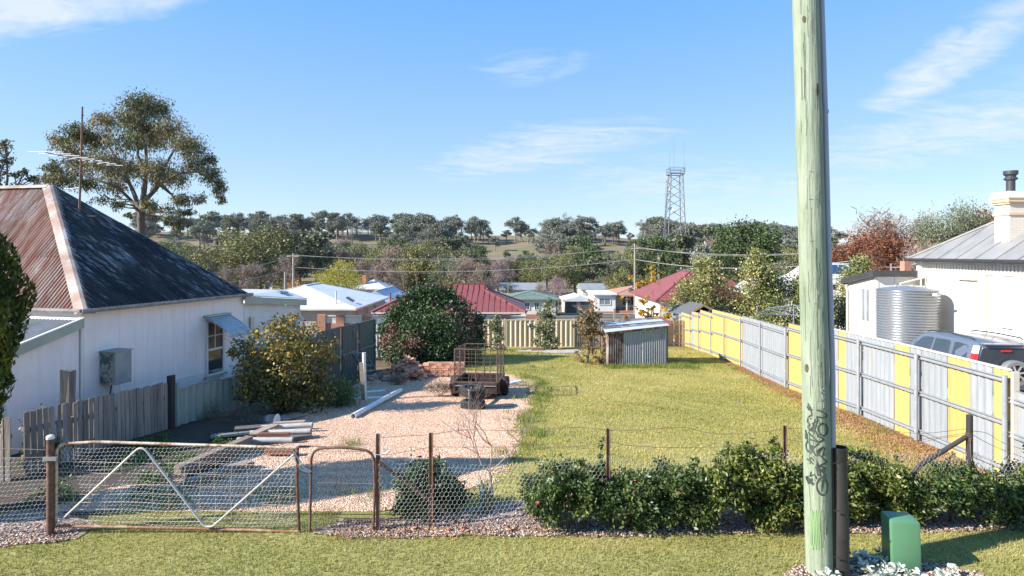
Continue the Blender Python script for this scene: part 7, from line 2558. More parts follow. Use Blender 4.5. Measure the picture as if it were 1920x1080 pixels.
for i in range(NZ + 1):
    z = -0.2 + 10.2 * i / NZ
    for k in range(NS):
        a = 2 * math.pi * k / NS
        r = prad(z) + .0025 * math.sin(3 * a + z * .7) + .0015 * math.sin(11 * a + z * .4) + .001 * math.sin(23 * a - z)
        for (kz, ka, kr) in knots:
            da = math.atan2(math.sin(a - ka), math.cos(a - ka)) * prad(z)
            q = (da / .05) ** 2 + ((z - kz) / .11) ** 2
            r += .016 * math.exp(-q) - .030 * math.exp(-q * 5)
        c = ctr(z)
        vs.append((c.x + r * math.cos(a), c.y + r * math.sin(a), z))
for i in range(NZ):
    for k in range(NS):
        fs.append((i * NS + k, i * NS + (k + 1) % NS, (i + 1) * NS + (k + 1) % NS, (i + 1) * NS + k))
fs.append(tuple(NZ * NS + k for k in range(NS)))
m.add(vs, fs)
shaft = m.build("shaft", M_pole, pole, smooth=True)
M_knot = plain("dark_knot_wood", (0.05, 0.035, 0.022), (0.13, 0.10, 0.06), 30, .9)
view = math.atan2(-PD, -PX)


def on_pole(px, py, lift=.002):
    """point on the pole's skin under a photo column and row"""
    z = zrow(py, PD - .15)
    c = ctr(z)
    r = prad(z) + lift + .004
    # ray from the camera in plan against the circle
    dx, dy = (px - 960) / FOC, 1.0
    A = dx * dx + dy * dy
    B = -2 * (dx * c.x + dy * c.y)
    C = c.x ** 2 + c.y ** 2 - r * r
    D = B * B - 4 * A * C
    s = (-B - math.sqrt(max(D, 0))) / (2 * A)
    z = zrow(py, s)
    return Vector((dx * s, s, z))


def stroke(mb, pts, w):
    """paint stroke lying on the pole, w in photo pixels"""
    P = []
    pts = [np.array(p, float) for p in pts]
    # smooth the polyline
    out = []
    for i in range(len(pts) - 1):
        p0, p1, p2, p3 = pts[max(i - 1, 0)], pts[i], pts[i + 1], pts[min(i + 2, len(pts) - 1)]
        for s in np.linspace(0, 1, 6)[:-1]:
            out.append(.5 * (2 * p1 + (p2 - p0) * s + (2 * p0 - 5 * p1 + 4 * p2 - p3) * s ** 2 + (3 * p1 - p0 - 3 * p2 + p3) * s ** 3))
    out.append(pts[-1])
    L, Rr = [], []
    for i, p in enumerate(out):
        d = out[min(i + 1, len(out) - 1)] - out[max(i - 1, 0)]
        nrm = np.array([-d[1], d[0]]) / (np.hypot(*d) + 1e-6)
        L.append(on_pole(*(p + nrm * w / 2)))
        Rr.append(on_pole(*(p - nrm * w / 2)))
    n = len(out)
    mb.add(L + Rr, [(i, i + 1, n + i + 1, n + i) for i in range(n - 1)])


def zp(x_, y_):
    """from the enlarged study of the pole (x 4.156) to photo pixels"""
    return (1480 + x_ / 4.156, 700 + y_ / 4.154)


M_spray = plain("black_spray_paint", (0.018, 0.022, 0.022), (0.05, 0.065, 0.055), 14, .6)
gm = MB()
for w, pts in [(2.0, [(145, 235), (155, 255), (168, 285)]), (1.6, [(138, 255), (148, 275), (160, 290)]),
               (1.5, [(165, 290), (185, 285), (240, 292), (285, 318), (292, 335), (270, 345), (215, 338), (180, 318), (168, 295)]),
               (1.4, [(180, 320), (150, 340), (140, 375), (158, 400), (145, 415), (160, 440), (185, 450), (180, 430), (165, 425)]),
               (1.4, [(165, 330), (200, 345), (190, 400), (165, 445)]), (1.3, [(160, 355), (215, 350), (210, 400), (190, 470)]), (1.3, [(175, 395), (220, 370)]), (1.3, [(205, 400), (185, 455), (205, 450), (225, 500)]),
               (1.7, [(250, 390), (225, 420), (232, 460), (262, 485), (292, 470), (298, 430), (280, 395), (250, 390)]),
               (1.5, [(145, 460), (185, 495), (230, 535), (265, 510), (240, 495), (215, 470)]), (2.6, [(130, 470), (132, 510)]), (1.3, [(125, 440), (130, 470), (140, 520), (128, 560), (140, 605), (160, 612)]),
               (1.4, [(160, 515), (225, 540), (195, 575), (165, 605)]), (1.5, [(175, 560), (190, 610), (215, 640), (262, 570), (230, 620)]), (1.4, [(270, 570), (215, 610), (250, 650), (290, 690)]), (1.3, [(280, 580), (255, 650)]), (1.3, [(150, 530), (165, 580), (185, 625)]),
               (1.4, [(145, 600), (185, 640), (215, 690), (235, 740), (240, 800)]), (1.3, [(135, 665), (170, 690), (210, 740), (225, 800)]), (1.3, [(165, 655), (200, 690), (228, 750), (250, 810)]),
               (1.5, [(298, 690), (240, 720), (270, 735), (245, 760), (275, 780), (262, 810)]), (1.4, [(285, 730), (262, 770), (290, 800)]),
               (1.3, [(170, 765), (162, 800), (195, 790), (215, 825)]), (2.8, [(135, 800), (145, 830), (182, 825)]), (2.8, [(140, 850), (165, 845), (188, 868)]), (1.6, [(135, 815), (150, 860)]),
               (1.7, [(240, 815), (215, 860), (222, 915), (255, 948), (290, 930), (298, 870), (280, 820), (240, 815)]), (1.5, [(250, 830), (258, 880), (248, 920)]), (1.3, [(268, 825), (262, 880)])]:
    stroke(gm, [zp(*p) for p in pts], w * 1.9)
gm.build("graffiti", M_spray, pole)
M_lime = plain("faded_lime_paint", (0.17, 0.29, 0.10), (0.20, 0.27, 0.17), 30, .8)
gm = MB()
for k_ in range(7):
    x0_ = 1520 + k_ * 2.7
    stroke(gm, [(x0_ + 2, 956 + 3 * (k_ % 3)), (x0_, 985), (x0_ - 1 + k_ * .5, 1015), (x0_ + 2, 1028 + 3 * (k_ % 2))], 2.0 if k_ % 2 else 2.6)
gm.build("lime_smear", M_lime, pole)
for (px, py, h, w) in ((1507.5, 36, 13, 7),):
    MB().add([on_pole(px + w / 2 * math.cos(a), py + h / 2 * math.sin(a), +.003) for a in np.linspace(0, 2 * math.pi, 13)[:-1]], [tuple(range(12))]).build("knot", M_knot, pole)
MB().add([on_pole(1512 + 3.5 * math.cos(a), 690 + 8 * math.sin(a), .003) for a in np.linspace(0, 2 * math.pi, 13)[:-1]], [tuple(range(12))]).build("knot", M_knot, pole)
MB().add([on_pole(1533 + 2.2 * math.cos(a), 168 + 13 * math.sin(a), .003) for a in np.linspace(0, 2 * math.pi, 13)[:-1]], [tuple(range(12))]).build("knot", M_knot, pole)
gm = MB()
rc_ = random.Random(12)
for k_ in range(44):
    z_ = rc_.uniform(-20, 1000)
    xc_ = 1513.5 + 25 * z_ / 1075 + rc_.uniform(-18, 19)
    ln = rc_.uniform(18, 110)
    stroke(gm, [(xc_ + rc_.uniform(-1.2, 1.2) + 25 * f * ln / 1075, z_ + f * ln) for f in (0, .3, .6, 1)], rc_.choice((.5, .7, .7, 1.1)))
for k_ in range(6):
    z_ = rc_.uniform(100, 900)
    xc_ = 1513.5 + 25 * z_ / 1075 + rc_.uniform(-12, 10)
    stroke(gm, [(xc_, z_), (xc_ + 5, z_ + rc_.uniform(-1, 1)), (xc_ + rc_.uniform(6, 8), z_ + rc_.uniform(-2, 2))], .8)
gm.build("crack", plain("dark_timber_crack", (0.085, 0.105, 0.075), (0.13, 0.15, 0.11), 9, .9), pole)["kind"] = "stuff"
# nailed metal characters
M_tag = plain("stamped_aluminium", (0.55, 0.56, 0.57), (0.42, 0.43, 0.44), 12, .4, .5)
for txt, py in (("K", 733), ("1", 745), ("8", 761)):
    cu_d = bpy.data.curves.new("pole_number", 'FONT')
    cu_d.body = txt
    cu_d.size = .10
    cu_d.extrude = .002
    cu_d.align_x = 'CENTER'
    cu_d.align_y = 'CENTER'
    tmp = bpy.data.objects.new("pole_number", cu_d)
    COL.objects.link(tmp)
    bpy.context.view_layer.update()
    me = bpy.data.meshes.new_from_object(tmp.evaluated_get(bpy.context.evaluated_depsgraph_get()))
    bpy.data.objects.remove(tmp)
    c = on_pole(1542, py, .004)
    cc_ = ctr(c.z)
    nrm = Vector((c.x - cc_.x, c.y - cc_.y, 0)).normalized()
    mw = Matrix.Translation(c) @ Matrix.Rotation(math.atan2(nrm.y, nrm.x) + math.pi / 2, 4, 'Z') @ Matrix.Rotation(math.pi / 2, 4, 'X')
    me.transform(mw)
    link_mesh("pole_number", me, M_tag, pole)
# conduit running down into a black cover
cd = lambda px, py, dd=7.20: at(px, dd, py=py)
con = thing("cable_conduit", "grey plastic conduit running down the right side of the green pole", "conduit", (4.0, 7.2, 0))
MB().tube([cd(1532, -300), cd(1540.5, 0), cd(1547, 205), cd(1553, 450), cd(1557, 560), cd(1561, 700), cd(1562, 850)], .032, 12).build("tube", M_conduit, con, smooth=True)
for px, py in ((1547.5, 209), (1555.5, 463)):
    c = cd(px, py)
    MB().lathe(c, [(.0325, -.02), (.039, -.02), (.039, .02), (.0325, .02)], 14).build("coupling", M_conduit, con, smooth=True)
cov = thing("cable_cover", "black plastic half-round cable cover strapped to the foot of the green pole", "cable cover", (4.05, 7.2, 0))
pa, pb = cd(1573, 838), at(1577, 7.16, z=-.02)
r0_, r1_ = .088, .100
n_ = 20
vs, fs = [], []
for (c, r) in ((pb, r1_), (pa, r0_), (pa + Vector((0, 0, .002)), r0_ - .006), (pb + Vector((0, 0, .5)), r1_ - .006)):
    for k in range(n_):
        a = 2 * math.pi * k / n_
        vs.append((c.x + r * math.cos(a), c.y + r * math.sin(a), c.z))
for i in range(3):
    for k in range(n_):
        fs.append((i * n_ + k, i * n_ + (k + 1) % n_, (i + 1) * n_ + (k + 1) % n_, (i + 1) * n_ + k))
MB().add(vs, fs).build("cover", plain("black_pipe_plastic", (0.017, 0.0165, 0.016), (0.026, 0.025, 0.024), 3, .55), cov, smooth=True)
MB().lathe(pa - Vector((0, 0, .09)), [(r0_ + .002, -.07), (r0_ + .007, -.07), (r0_ + .007, .09), (r0_ + .002, .09)], 20).build("socket_rim", M_black, cov, smooth=True)
MB().bar(at(1556.5, 7.17, py=842), at(1563, 7.13, z=0), .055, .03, up=(0, 1, 0)).build("backing_strip", M_black, cov)
for py in (868, 957, 1044, 1066):
    c = at(1563, 7.06, py=py)
    MB().bar(c, c + Vector((.07, -.03, .003)), .012, .012).build("strap", M_black, cov)

# ------------------------------------------------------------------ green service cabinet
cab = thing("service_cabinet", "green moulded plastic electrical pillar beside the power pole", "electrical box", (4.93, 7.38, 0))
ang = R(-10)
cab_c = Vector((4.875, 7.36, 0))


def cabp(x_, y_, z_):
    c, s = math.cos(ang), math.sin(ang)
    return Vector((cab_c.x + x_ * c - y_ * s, cab_c.y + x_ * s + y_ * c, z_))


w0, d0, w1, d1, hc = .175, .16, .172, .155, .65
m = MB().hexa([cabp(-w0 * .93, -d0, .03), cabp(w0, -d0, .03), cabp(w0, d0, .03), cabp(-w0 * .93, d0, .03), cabp(-w1, -d1, hc), cabp(w1 * .94, -d1, hc), cabp(w1 * .94, d1, hc + .005), cabp(-w1, d1, hc + .005)])
m.build("body", M_green_metal, cab, smooth=True, bevel=.034)
MB().hexa([cabp(-w0 - .03, -d0 - .03, -.05), cabp(w0 + .03, -d0 - .03, -.05), cabp(w0 + .03, d0 + .03, -.05), cabp(-w0 - .03, d0 + .03, -.05), cabp(-w0 - .02, -d0 - .02, .035), cabp(w0 + .02, -d0 - .02, .035), cabp(w0 + .02, d0 + .02, .035), cabp(-w0 - .02, d0 + .02, .035)]).build("base_flange", M_green_metal, cab, bevel=.008)

# ------------------------------------------------------------------ front fence: posts, gates, wires, netting
fence_f = thing("wire_fence", "rusty steel post and wire netting fence along the front of the yard", "fence", (0, FENCE_Y(0), 0))


def star_post(px, ytop, mat=M_rust_post, zb=-.1):
    x_ = X_(px, 8.4)
    for _ in range(3):
        x_ = X_(px, FENCE_Y(x_))
    y_ = FENCE_Y(x_)
    zt = zrow(ytop, y_)
    m = MB()
    for a in (R(95), R(215), R(335)):
        d_ = Vector((math.cos(a), math.sin(a), 0)) * .034
        m.bar((x_ + d_.x / 2, y_ + d_.y / 2, zb), (x_ + d_.x / 2, y_ + d_.y / 2, zt), .0085, d_.length, up=(d_.x, d_.y, 0))
    m.build("star_post", mat, fence_f)
    return x_, y_, zt


sp_list = [star_post(709, 813), star_post(808, 811), star_post(1140, 803), star_post(1471, 798)]
# raking strut from the first post
a_ = Vector((sp_list[0][0] + .02, sp_list[0][1], zrow(866, 8.4)))
b_ = Vector((X_(862, 8.5), 8.52, .02))
MB().bar(a_, b_, .035, .035).build("strut", M_rust_post, fence_f)
# timber strainer post and its stay on the right
tx, ty = X_(1815, 8.72), FENCE_Y(X_(1815, 8.72))
MB().tube([(tx, ty, -.2), (tx + .005, ty, zrow(778, ty))], [.047, .043], 12).build("strainer_post", M_blackpost, fence_f, smooth=True)
MB().tube([(tx - .03, ty, zrow(818, ty)), (X_(1727, 8.66), 8.68, zrow(872, 8.68)), (X_(1650, 8.64), 8.66, .0)], [.034, .036, .038], 10).build("stay", M_blackpost, fence_f, smooth=True)
m = MB()
for i in range(5):
    zz = zrow(812 + i * 3, ty)
    m.lathe((tx, ty, zz), [(.048, -.003), (.052, 0), (.048, .003)], 12)
m.tube([(tx - .02, ty - .05, zrow(820, ty)), (tx - .03, ty - .06, zrow(845, ty)), (tx - .01, ty - .06, zrow(862, ty)), (tx + .02, ty - .055, zrow(850, ty))], .004, 5)
m.build("tie_wire", M_rustwire, fence_f)
# left end post and gate posts
gpx, gpy = X_(94.5, 8.2), 8.2
MB().tube([(gpx, gpy, -.1), (gpx, gpy, zrow(818, 8.2))], .046, 14).build("gate_post", M_rust_post, fence_f, smooth=True)
MB().lathe((gpx, gpy, zrow(818, 8.2)), [(.051, -.035), (.051, 0.0), (.035, .016), (0, .02)], 14).build("post_cap", M_pvc, fence_f, smooth=True)
MB().bar((gpx - .06, gpy - .05, zrow(858, 8.2)), (gpx + .13, gpy - .05, zrow(858, 8.2)), .03, .05).build("hinge_strap", M_galv, fence_f)


def fpt(px, py, dy=0.0):
    x_ = X_(px, 8.4)
    for _ in range(3):
        x_ = X_(px, FENCE_Y(x_) + dy)
    return Vector((x_, FENCE_Y(x_) + dy, zrow(py, FENCE_Y(x_) + dy)))


wires = [[(709, 817), (720, 820), (745, 818), (808, 815)], [(709, 852), (728, 852), (808, 838)], [(808, 815), (870, 806), (950, 807), (1000, 806), (1060, 802), (1100, 802), (1140, 807)], [(808, 838), (870, 838), (960, 838), (1075, 837), (1140, 828)],
         [(1140, 807), (1200, 806), (1280, 801), (1320, 810), (1370, 814), (1440, 808), (1471, 804)], [(1140, 828), (1190, 836), (1260, 839), (1340, 838), (1440, 833), (1471, 822)],
         [(1471, 804), (1520, 801), (1570, 794), (1605, 792), (1640, 800), (1690, 810), (1740, 812), (1811, 804)], [(1471, 822), (1500, 828), (1560, 834), (1660, 836), (1730, 824), (1811, 812)], [(1819, 808), (1850, 812), (1880, 830), (1930, 846)], [(1819, 812), (1860, 835), (1930, 862)],
         [(1720, 832), (1760, 822), (1811, 816)]]
for w_ in wires:
    pts = [fpt(px, py) for px, py in w_]
    # smooth through the points
    P = []
    for i in range(len(pts) - 1):
        p0, p1, p2, p3 = pts[max(i - 1, 0)], pts[i], pts[i + 1], pts[min(i + 2, len(pts) - 1)]
        for s in (0, .25, .5, .75):
            P.append(.5 * (2 * p1 + (p2 - p0) * s + (2 * p0 - 5 * p1 + 4 * p2 - p3) * s * s + (3 * p1 - p0 - 3 * p2 + p3) * s ** 3))
    P.append(pts[-1])
    MB().tube(P, .0042, 5).build("line_wire", M_rustwire, fence_f)
m = MB()
for px, y0_, y1_ in ((-30, 841, 841), (-30, 859, 855)):
    m.tube([at(px, 8.15, py=y0_), at(45, 8.18, py=(y0_ + y1_) / 2 + 1), (gpx, gpy, zrow(y1_ + (3 if y0_ < 850 else 2), 8.2))], .005, 5)
m.tube([at(-30, 8.15, py=930), at(40, 8.18, py=931), at(70, 8.2, py=924), (gpx, gpy, zrow(915, 8.2))], .005, 5)
m.build("line_wire", M_rustwire, fence_f)


def netting(name, parent, x0, x1, z0, z1, yf, cell=.062, wob_=.010, r=.0014, top=None, holes=None, seed=1, mat=M_wire):
    """hexagonal wire netting as thin three-sided wires"""
    r_ = np.random.default_rng(seed)
    a = cell / math.sqrt(3)                      # side of a hexagon; flat sides upright, twisted pairs vertical
    V = {}
    E = set()
    cols = int((x1 - x0) / cell) + 1
    rows = int((z1 - z0) / (1.5 * a)) + 1

    def key(p):
        return (round(p[0], 3), round(p[1], 3))

    for j in range(rows):
        for i in range(cols):
            cx = x0 + (i + .5 * (j % 2)) * cell
            cz = z0 + j * 1.5 * a
            pts = []
            for k in range(6):
                an = math.pi / 6 + k * math.pi / 3
                p = (cx + a * math.cos(an), cz + a * math.sin(an))
                V[key(p)] = p
                pts.append(key(p))
            for k in range(6):
                u, w = pts[k], pts[(k + 1) % 6]
                E.add((u, w) if u < w else (w, u))
    ks = list(V.keys())
    idx = {k: i for i, k in enumerate(ks)}
    P2 = np.array([V[k] for k in ks])
    E = np.array([(idx[u], idx[w]) for u, w in E])
    xx, zz = P2[:, 0].copy(), P2[:, 1].copy()
    zz = zz + .018 * np.sin(xx * 2.1 + zz * 3) + .010 * np.sin(xx * 5.7 + 1)
    xx = xx + .014 * np.sin(zz * 6 + xx * 1.7)
    yy = np.array([yf(q) for q in xx]) + wob_ * np.sin(xx * 3.1 + zz * 5) + wob_ * .6 * np.sin(xx * 7.7 - zz * 4)
    P = np.stack([xx, yy, zz], -1)
    mid = P[E].mean(1)
    keep = (mid[:, 0] > x0) & (mid[:, 0] < x1) & (mid[:, 2] > z0 - .01)
    if top is not None:
        keep &= mid[:, 2] < np.array([top(q) for q in mid[:, 0]])
    else:
        keep &= mid[:, 2] < z1
    E = E[keep]
    A, B = P[E[:, 0]], P[E[:, 1]]
    d = B - A
    L = np.linalg.norm(d, axis=1, keepdims=True)
    d = d / L
    s = np.cross(d, np.array([0.31, .9, .3]))
    s /= np.linalg.norm(s, axis=1, keepdims=True)
    u = np.cross(s, d)
    vert = np.abs(d[:, 2]) > .8                   # twisted pair: a bit thicker
    rr_ = np.where(vert, r * 1.3, r)[:, None]
    ring = [s * math.cos(q) + u * math.sin(q) for q in (0, 2 * math.pi / 3, 4 * math.pi / 3)]
    Vv = np.stack([A + ring[0] * rr_, A + ring[1] * rr_, A + ring[2] * rr_, B + ring[0] * rr_, B + ring[1] * rr_, B + ring[2] * rr_], 1).reshape(-1, 3)
    f = np.array([[0, 1, 4, 3], [1, 2, 5, 4], [2, 0, 3, 5]])
    F = (f[None] + 6 * np.arange(len(A))[:, None, None]).reshape(-1, 4)
    o = link_mesh(name, np_mesh(name, Vv, F), mat, parent)
    o["kind"] = "stuff"
    return o


top_r = lambda q: float(np.interp(q, [-2.2, -1.2, -.9, 1.3, 2.0, 3.9, 6.6, 6.85, 8.0, 9], [.98, .96, .90, 1.03, .94, 1.02, 1.03, 1.02, .92, .85]))
netting("wire_netting", fence_f, sp_list[0][0], 8.9, .02, 1.1, lambda q: FENCE_Y(q) - .02, top=top_r, seed=2, wob_=.02)
netting("wire_netting", fence_f, -7.9, gpx + .02, .03, zrow(858, 8.2), lambda q: 8.19, seed=3)


def bent(pts, rad, n=6):
    """polyline with rounded corners"""
    pts = [Vector(p) for p in pts]
    out = [pts[0]]
    for i in range(1, len(pts) - 1):
        a, b, c = pts[i - 1], pts[i], pts[i + 1]
        r1 = min(rad, (a - b).length * .45, (c - b).length * .45)
        p, q = b + (a - b).normalized() * r1, b + (c - b).normalized() * r1
        for k in range(n + 1):
            f = k / n
            out.append(p * (1 - f) ** 2 + b * 2 * f * (1 - f) + q * f * f)
    out.append(pts[-1])
    return out


# wide farm gate
GY = 8.24
gp = lambda px, py, dy=0.0: at(px, GY + dy + .0001 * px, py=py)
gate = thing("farm_gate", "wide white pipe farm gate blotched with rust, V-braced and wire-netted", "gate", tuple(gp(330, 1000)))
MB().tube(bent([gp(105, 988), gp(106, 833), gp(180, 828.5), gp(556, 840)], .14), .0205, 10).build("frame_pipe", M_rust_gate, gate, smooth=True)
MB().tube([gp(104, 986), gp(330, 990), gp(562, 997)], .020, 10).build("bottom_rail", M_rust_rail, gate, smooth=True)
MB().tube([gp(558, 838), gp(557, 900), gp(561, 998)], .021, 10).build("end_stile", M_rust_post, gate, smooth=True)
M_brace = plain("worn_galvanised_brace", (0.56, 0.54, 0.51), (0.42, 0.39, 0.36), 6, .5, .2)
MB().tube(bent([gp(106, 984, -.03), gp(266, 834, -.03), gp(383, 987, -.03), gp(398, 988, -.03), gp(551, 852, -.03)], .13), .015, 9).build("brace", M_brace, gate, smooth=True)
m = MB()
for i, py in enumerate((866, 886, 908, 925, 941, 955, 968, 976)):
    pts = [gp(px, py + .012 * (px - 110) + 1.2 * math.sin(px * .03 + i), .01) for px in range(108, 560, 25)]
    m.tube(pts, .0034, 4)
for px in (138, 168, 197, 227, 256, 287, 315, 345, 375, 403, 433, 463, 492, 522, 545):
    m.tube([gp(px + 1.5 * math.sin(k_ + px), 858 + k_ * 12, .01) for k_ in range(11)], .0034, 4)
m.build("wire_grid", plain("dull_grid_wire", (0.56, 0.48, 0.40), (0.38, 0.24, 0.16), 12, .7), gate)
netting("gate_netting", gate, X_(112, GY), X_(552, GY), .10, 1.24, lambda q: GY + .02, cell=.060, seed=5, top=lambda q: zrow(836, GY) - .01)
# chain on the gate
cl_ = [gp(551, 846, -.03), gp(555, 868, -.04), gp(566, 882, -.04), gp(582, 886, -.03)]
m = MB().tube(bent(cl_, .1), .008, 6)
m.tube(bent([gp(551, 846, -.05), gp(558, 858, -.05), gp(570, 878, -.05), gp(584, 884, -.05)], .1), .007, 6)
m.build("chain", M_galv, gate)
# little pedestrian gate
wg = thing("wicket_gate", "narrow rusty pipe gate with round shoulders and ripple wire infill", "gate", tuple(gp(642, 998)))
MB().tube(bent([gp(581, 998), gp(584, 842), gp(640, 838), gp(701, 846), gp(703, 920), gp(700, 992)], .16), .0185, 10).build("frame_pipe", M_rust_post, wg, smooth=True)
MB().tube([gp(582, 996), gp(640, 999), gp(702, 996)], .015, 8).build("bottom_rail", M_rust_post, wg, smooth=True)
m = MB()
for i in range(22):
    px = 588 + i * 5.2
    pts = []
    for k_ in range(20):
        f = k_ / 19
        pts.append(gp(px + (2.2 if k_ % 2 else -2.2) * (1 if .08 < f < .75 else .2), 845 + f * 145, .008))
    m.tube(pts, .0018, 4)
for py in (845, 905, 990):
    m.tube([gp(586, py, .008), gp(640, py + 1, .008), gp(700, py + 2, .008)], .0022, 4)
iw = m.build("wire_infill", plain("brown_mesh_wire", (0.32, 0.26, 0.22), (0.2, 0.12, 0.08), 12, .7), wg)
MB().tube([gp(700, 852, -.02), gp(712, 853, -.03), gp(722, 850, -.03), gp(730, 844, -.03)], .006, 5).build("latch", M_galv, wg)

# ------------------------------------------------------------------ the rusty box trailer and its tyres
tr0 = Vector((-1.09, 17.45, 0))
slope = math.atan2(g(-.9, 19.6) - g(-1.1, 17.6), 2.0)
tryaw = -math.atan2(.17, 1.9)
trl = thing("box_trailer", "rusty box trailer with a tall wire mesh cage", "trailer", (tr0.x, tr0.y, g(tr0.x, 18.2)))
TZ = g(tr0.x, 17.7)
TM = Matrix.Translation((tr0.x, tr0.y, TZ)) @ Matrix.Rotation(tryaw, 4, 'Z') @ Matrix.Rotation(slope, 4, 'X')


class TB(MB):
    """shapes in the trailer's own axes: x across, y from its front rail backwards, z up from the ground"""

    def add(self, vs, fs):
        return super().add([TM @ Vector(p) for p in vs], fs)


hwid, TL, zf, zt_ = .665, 1.92, .24, .57
M_tr = M_trailer
TB().box((0, TL / 2, zf), (2 * hwid, TL, .04)).build("floor", M_trailer, trl)
m = TB()
for i in range(9):
    m.box((-.58 + i * .145, TL / 2, zf + .028), (.045, TL - .06, .012))
m.build("floor_rib", M_trailer, trl)
for sx in (-1, 1):
    TB().box((sx * hwid, TL / 2, (zf + zt_) / 2), (.03, TL, zt_ - zf)).build("side_panel", M_trailer, trl)
    TB().bar((sx * hwid, -.02, zt_), (sx * hwid, TL + .02, zt_), .045, .045).build("top_rail", M_cage, trl)
for yy, nm in ((0, "headboard"), (TL, "tailgate")):
    TB().box((0, yy, (zf + zt_) / 2), (2 * hwid, .03, zt_ - zf)).build(nm, M_trailer, trl)
    TB().bar((-hwid, yy, zt_), (hwid, yy, zt_), .045, .045).build("top_rail", M_cage, trl)
TB().bar((-hwid + .05, -.035, zt_ - .10), (hwid - .05, -.035, zt_ - .10), .03, .03).build("tie_rail", M_galv, trl)
m = TB()
for xx in (-hwid + .04, -.02, hwid - .04):
    m.box((xx, -.03, (zf + zt_) / 2), (.04, .04, zt_ - zf))
m.bar((-hwid, -.03, zf + .05), (hwid, -.03, zf + .05), .04, .06)
m.build("head_frame", M_trailer, trl)
# mudguards and wheels
for sx in (-1, 1):
    prof = [(-.36, .22), (-.36, .40), (-.20, .60), (.20, .60), (.38, .40), (.38, .26)]
    m = TB()
    xi, xo = sx * (hwid + .015), sx * (hwid + .23)
    for (y0_, z0_), (y1_, z1_) in zip(prof[:-1], prof[1:]):
        m.hexa([(xi, .95 + y0_, z0_), (xo, .95 + y0_, z0_), (xo, .95 + y1_, z1_), (xi, .95 + y1_, z1_), (xi, .95 + y0_, z0_ + .012), (xo, .95 + y0_, z0_ + .012), (xo, .95 + y1_, z1_ + .012), (xi, .95 + y1_, z1_ + .012)])
    m.add([(xo, .95 + y, z) for y, z in prof] + [(xo, 1.15, .33), (xo, .75, .33)], [(0, 1, 2, 3, 4, 5, 6, 7)])
    m.add([(xo + sx * .004, .95 + y, z) for y, z in prof] + [(xo + sx * .004, 1.15, .33), (xo + sx * .004, .75, .33)], [(0, 1, 2, 3, 4, 5, 6, 7)])
    m.build("mudguard", M_trailer, trl)
    wc = (sx * (hwid + .12), .95, .315)
    w_ = TB().lathe(wc, [(.19, -.085), (.29, -.09), (.315, -.06), (.318, 0), (.315, .06), (.29, .09), (.19, .085)], 28, 'X').build("wheel", M_rubber, trl, smooth=True)
    TB().lathe((wc[0] + sx * .03, wc[1], wc[2]), [(.19, -.05), (.185, .02), (.12, .03), (.11, .0), (.05, .02), (.0, .02)], 20, 'X').build("rim", M_rust, w_, smooth=True)
# cage
zc1 = 1.54
ca = TB()
cx0, cx1 = -hwid + .02, hwid - .02
for (xx, yy) in ((cx0, .02), (cx1, .02), (cx0, TL - .02), (cx1, TL - .02)):
    TB().tube([(xx, yy, zt_), (xx, yy, zc1)], .019, 8).build("cage_post", M_cage, trl)
for a, b in (((cx0, .02), (cx1, .02)), ((cx0, TL - .02), (cx1, TL - .02)), ((cx0, .02), (cx0, TL - .02)), ((cx1, .02), (cx1, TL - .02))):
    TB().tube([(*a, zc1), (*b, zc1)], .019, 8).build("cage_rail", M_cage, trl)
for (xx, yy) in ((.0, .02), (.0, TL - .02), (cx0, TL * .5), (cx1, TL * .5)):
    TB().tube([(xx, yy, zt_), (xx, yy, zc1)], .015, 8).build("cage_post", M_cage, trl)
for face in range(4):
    m = TB()
    if face < 2:
        yy = .02 if face == 0 else TL - .02
        for i in range(1, 8):
            zz = zt_ + (zc1 - zt_) * i / 8
            m.tube([(cx0, yy, zz), (cx1, yy, zz)], .0052, 4)
        for i in range(1, 6):
            xx = cx0 + (cx1 - cx0) * i / 6
            m.tube([(xx, yy, zt_), (xx, yy, zc1)], .0052, 4)
    else:
        xx = cx0 if face == 2 else cx1
        for i in range(1, 8):
            zz = zt_ + (zc1 - zt_) * i / 8
            m.tube([(xx, .02, zz), (xx, TL - .02, zz)], .0052, 4)
        for i in range(1, 9):
            yy = .02 + (TL - .04) * i / 9
            m.tube([(xx, yy, zt_), (xx, yy, zc1)], .0052, 4)
    m.build("cage_mesh", M_cage, trl)
# drawbar
for sx in (-1, 1):
    TB().bar((sx * .5, .1, zf - .06), (.02 * sx, -1.12, .36), .05, .09).build("drawbar", M_trailer, trl)
TB().box((0, -1.18, .36), (.10, .20, .10)).build("coupling", M_galv, trl, bevel=.015)
TB().tube([(0.06, -1.14, .30), (.06, -1.14, .62)], .022, 8).build("jockey_stand", M_galv, trl)
TB().tube([(-.45, .5, .3), (.45, .5, .3)], .03, 8).build("axle", M_trailer, trl)


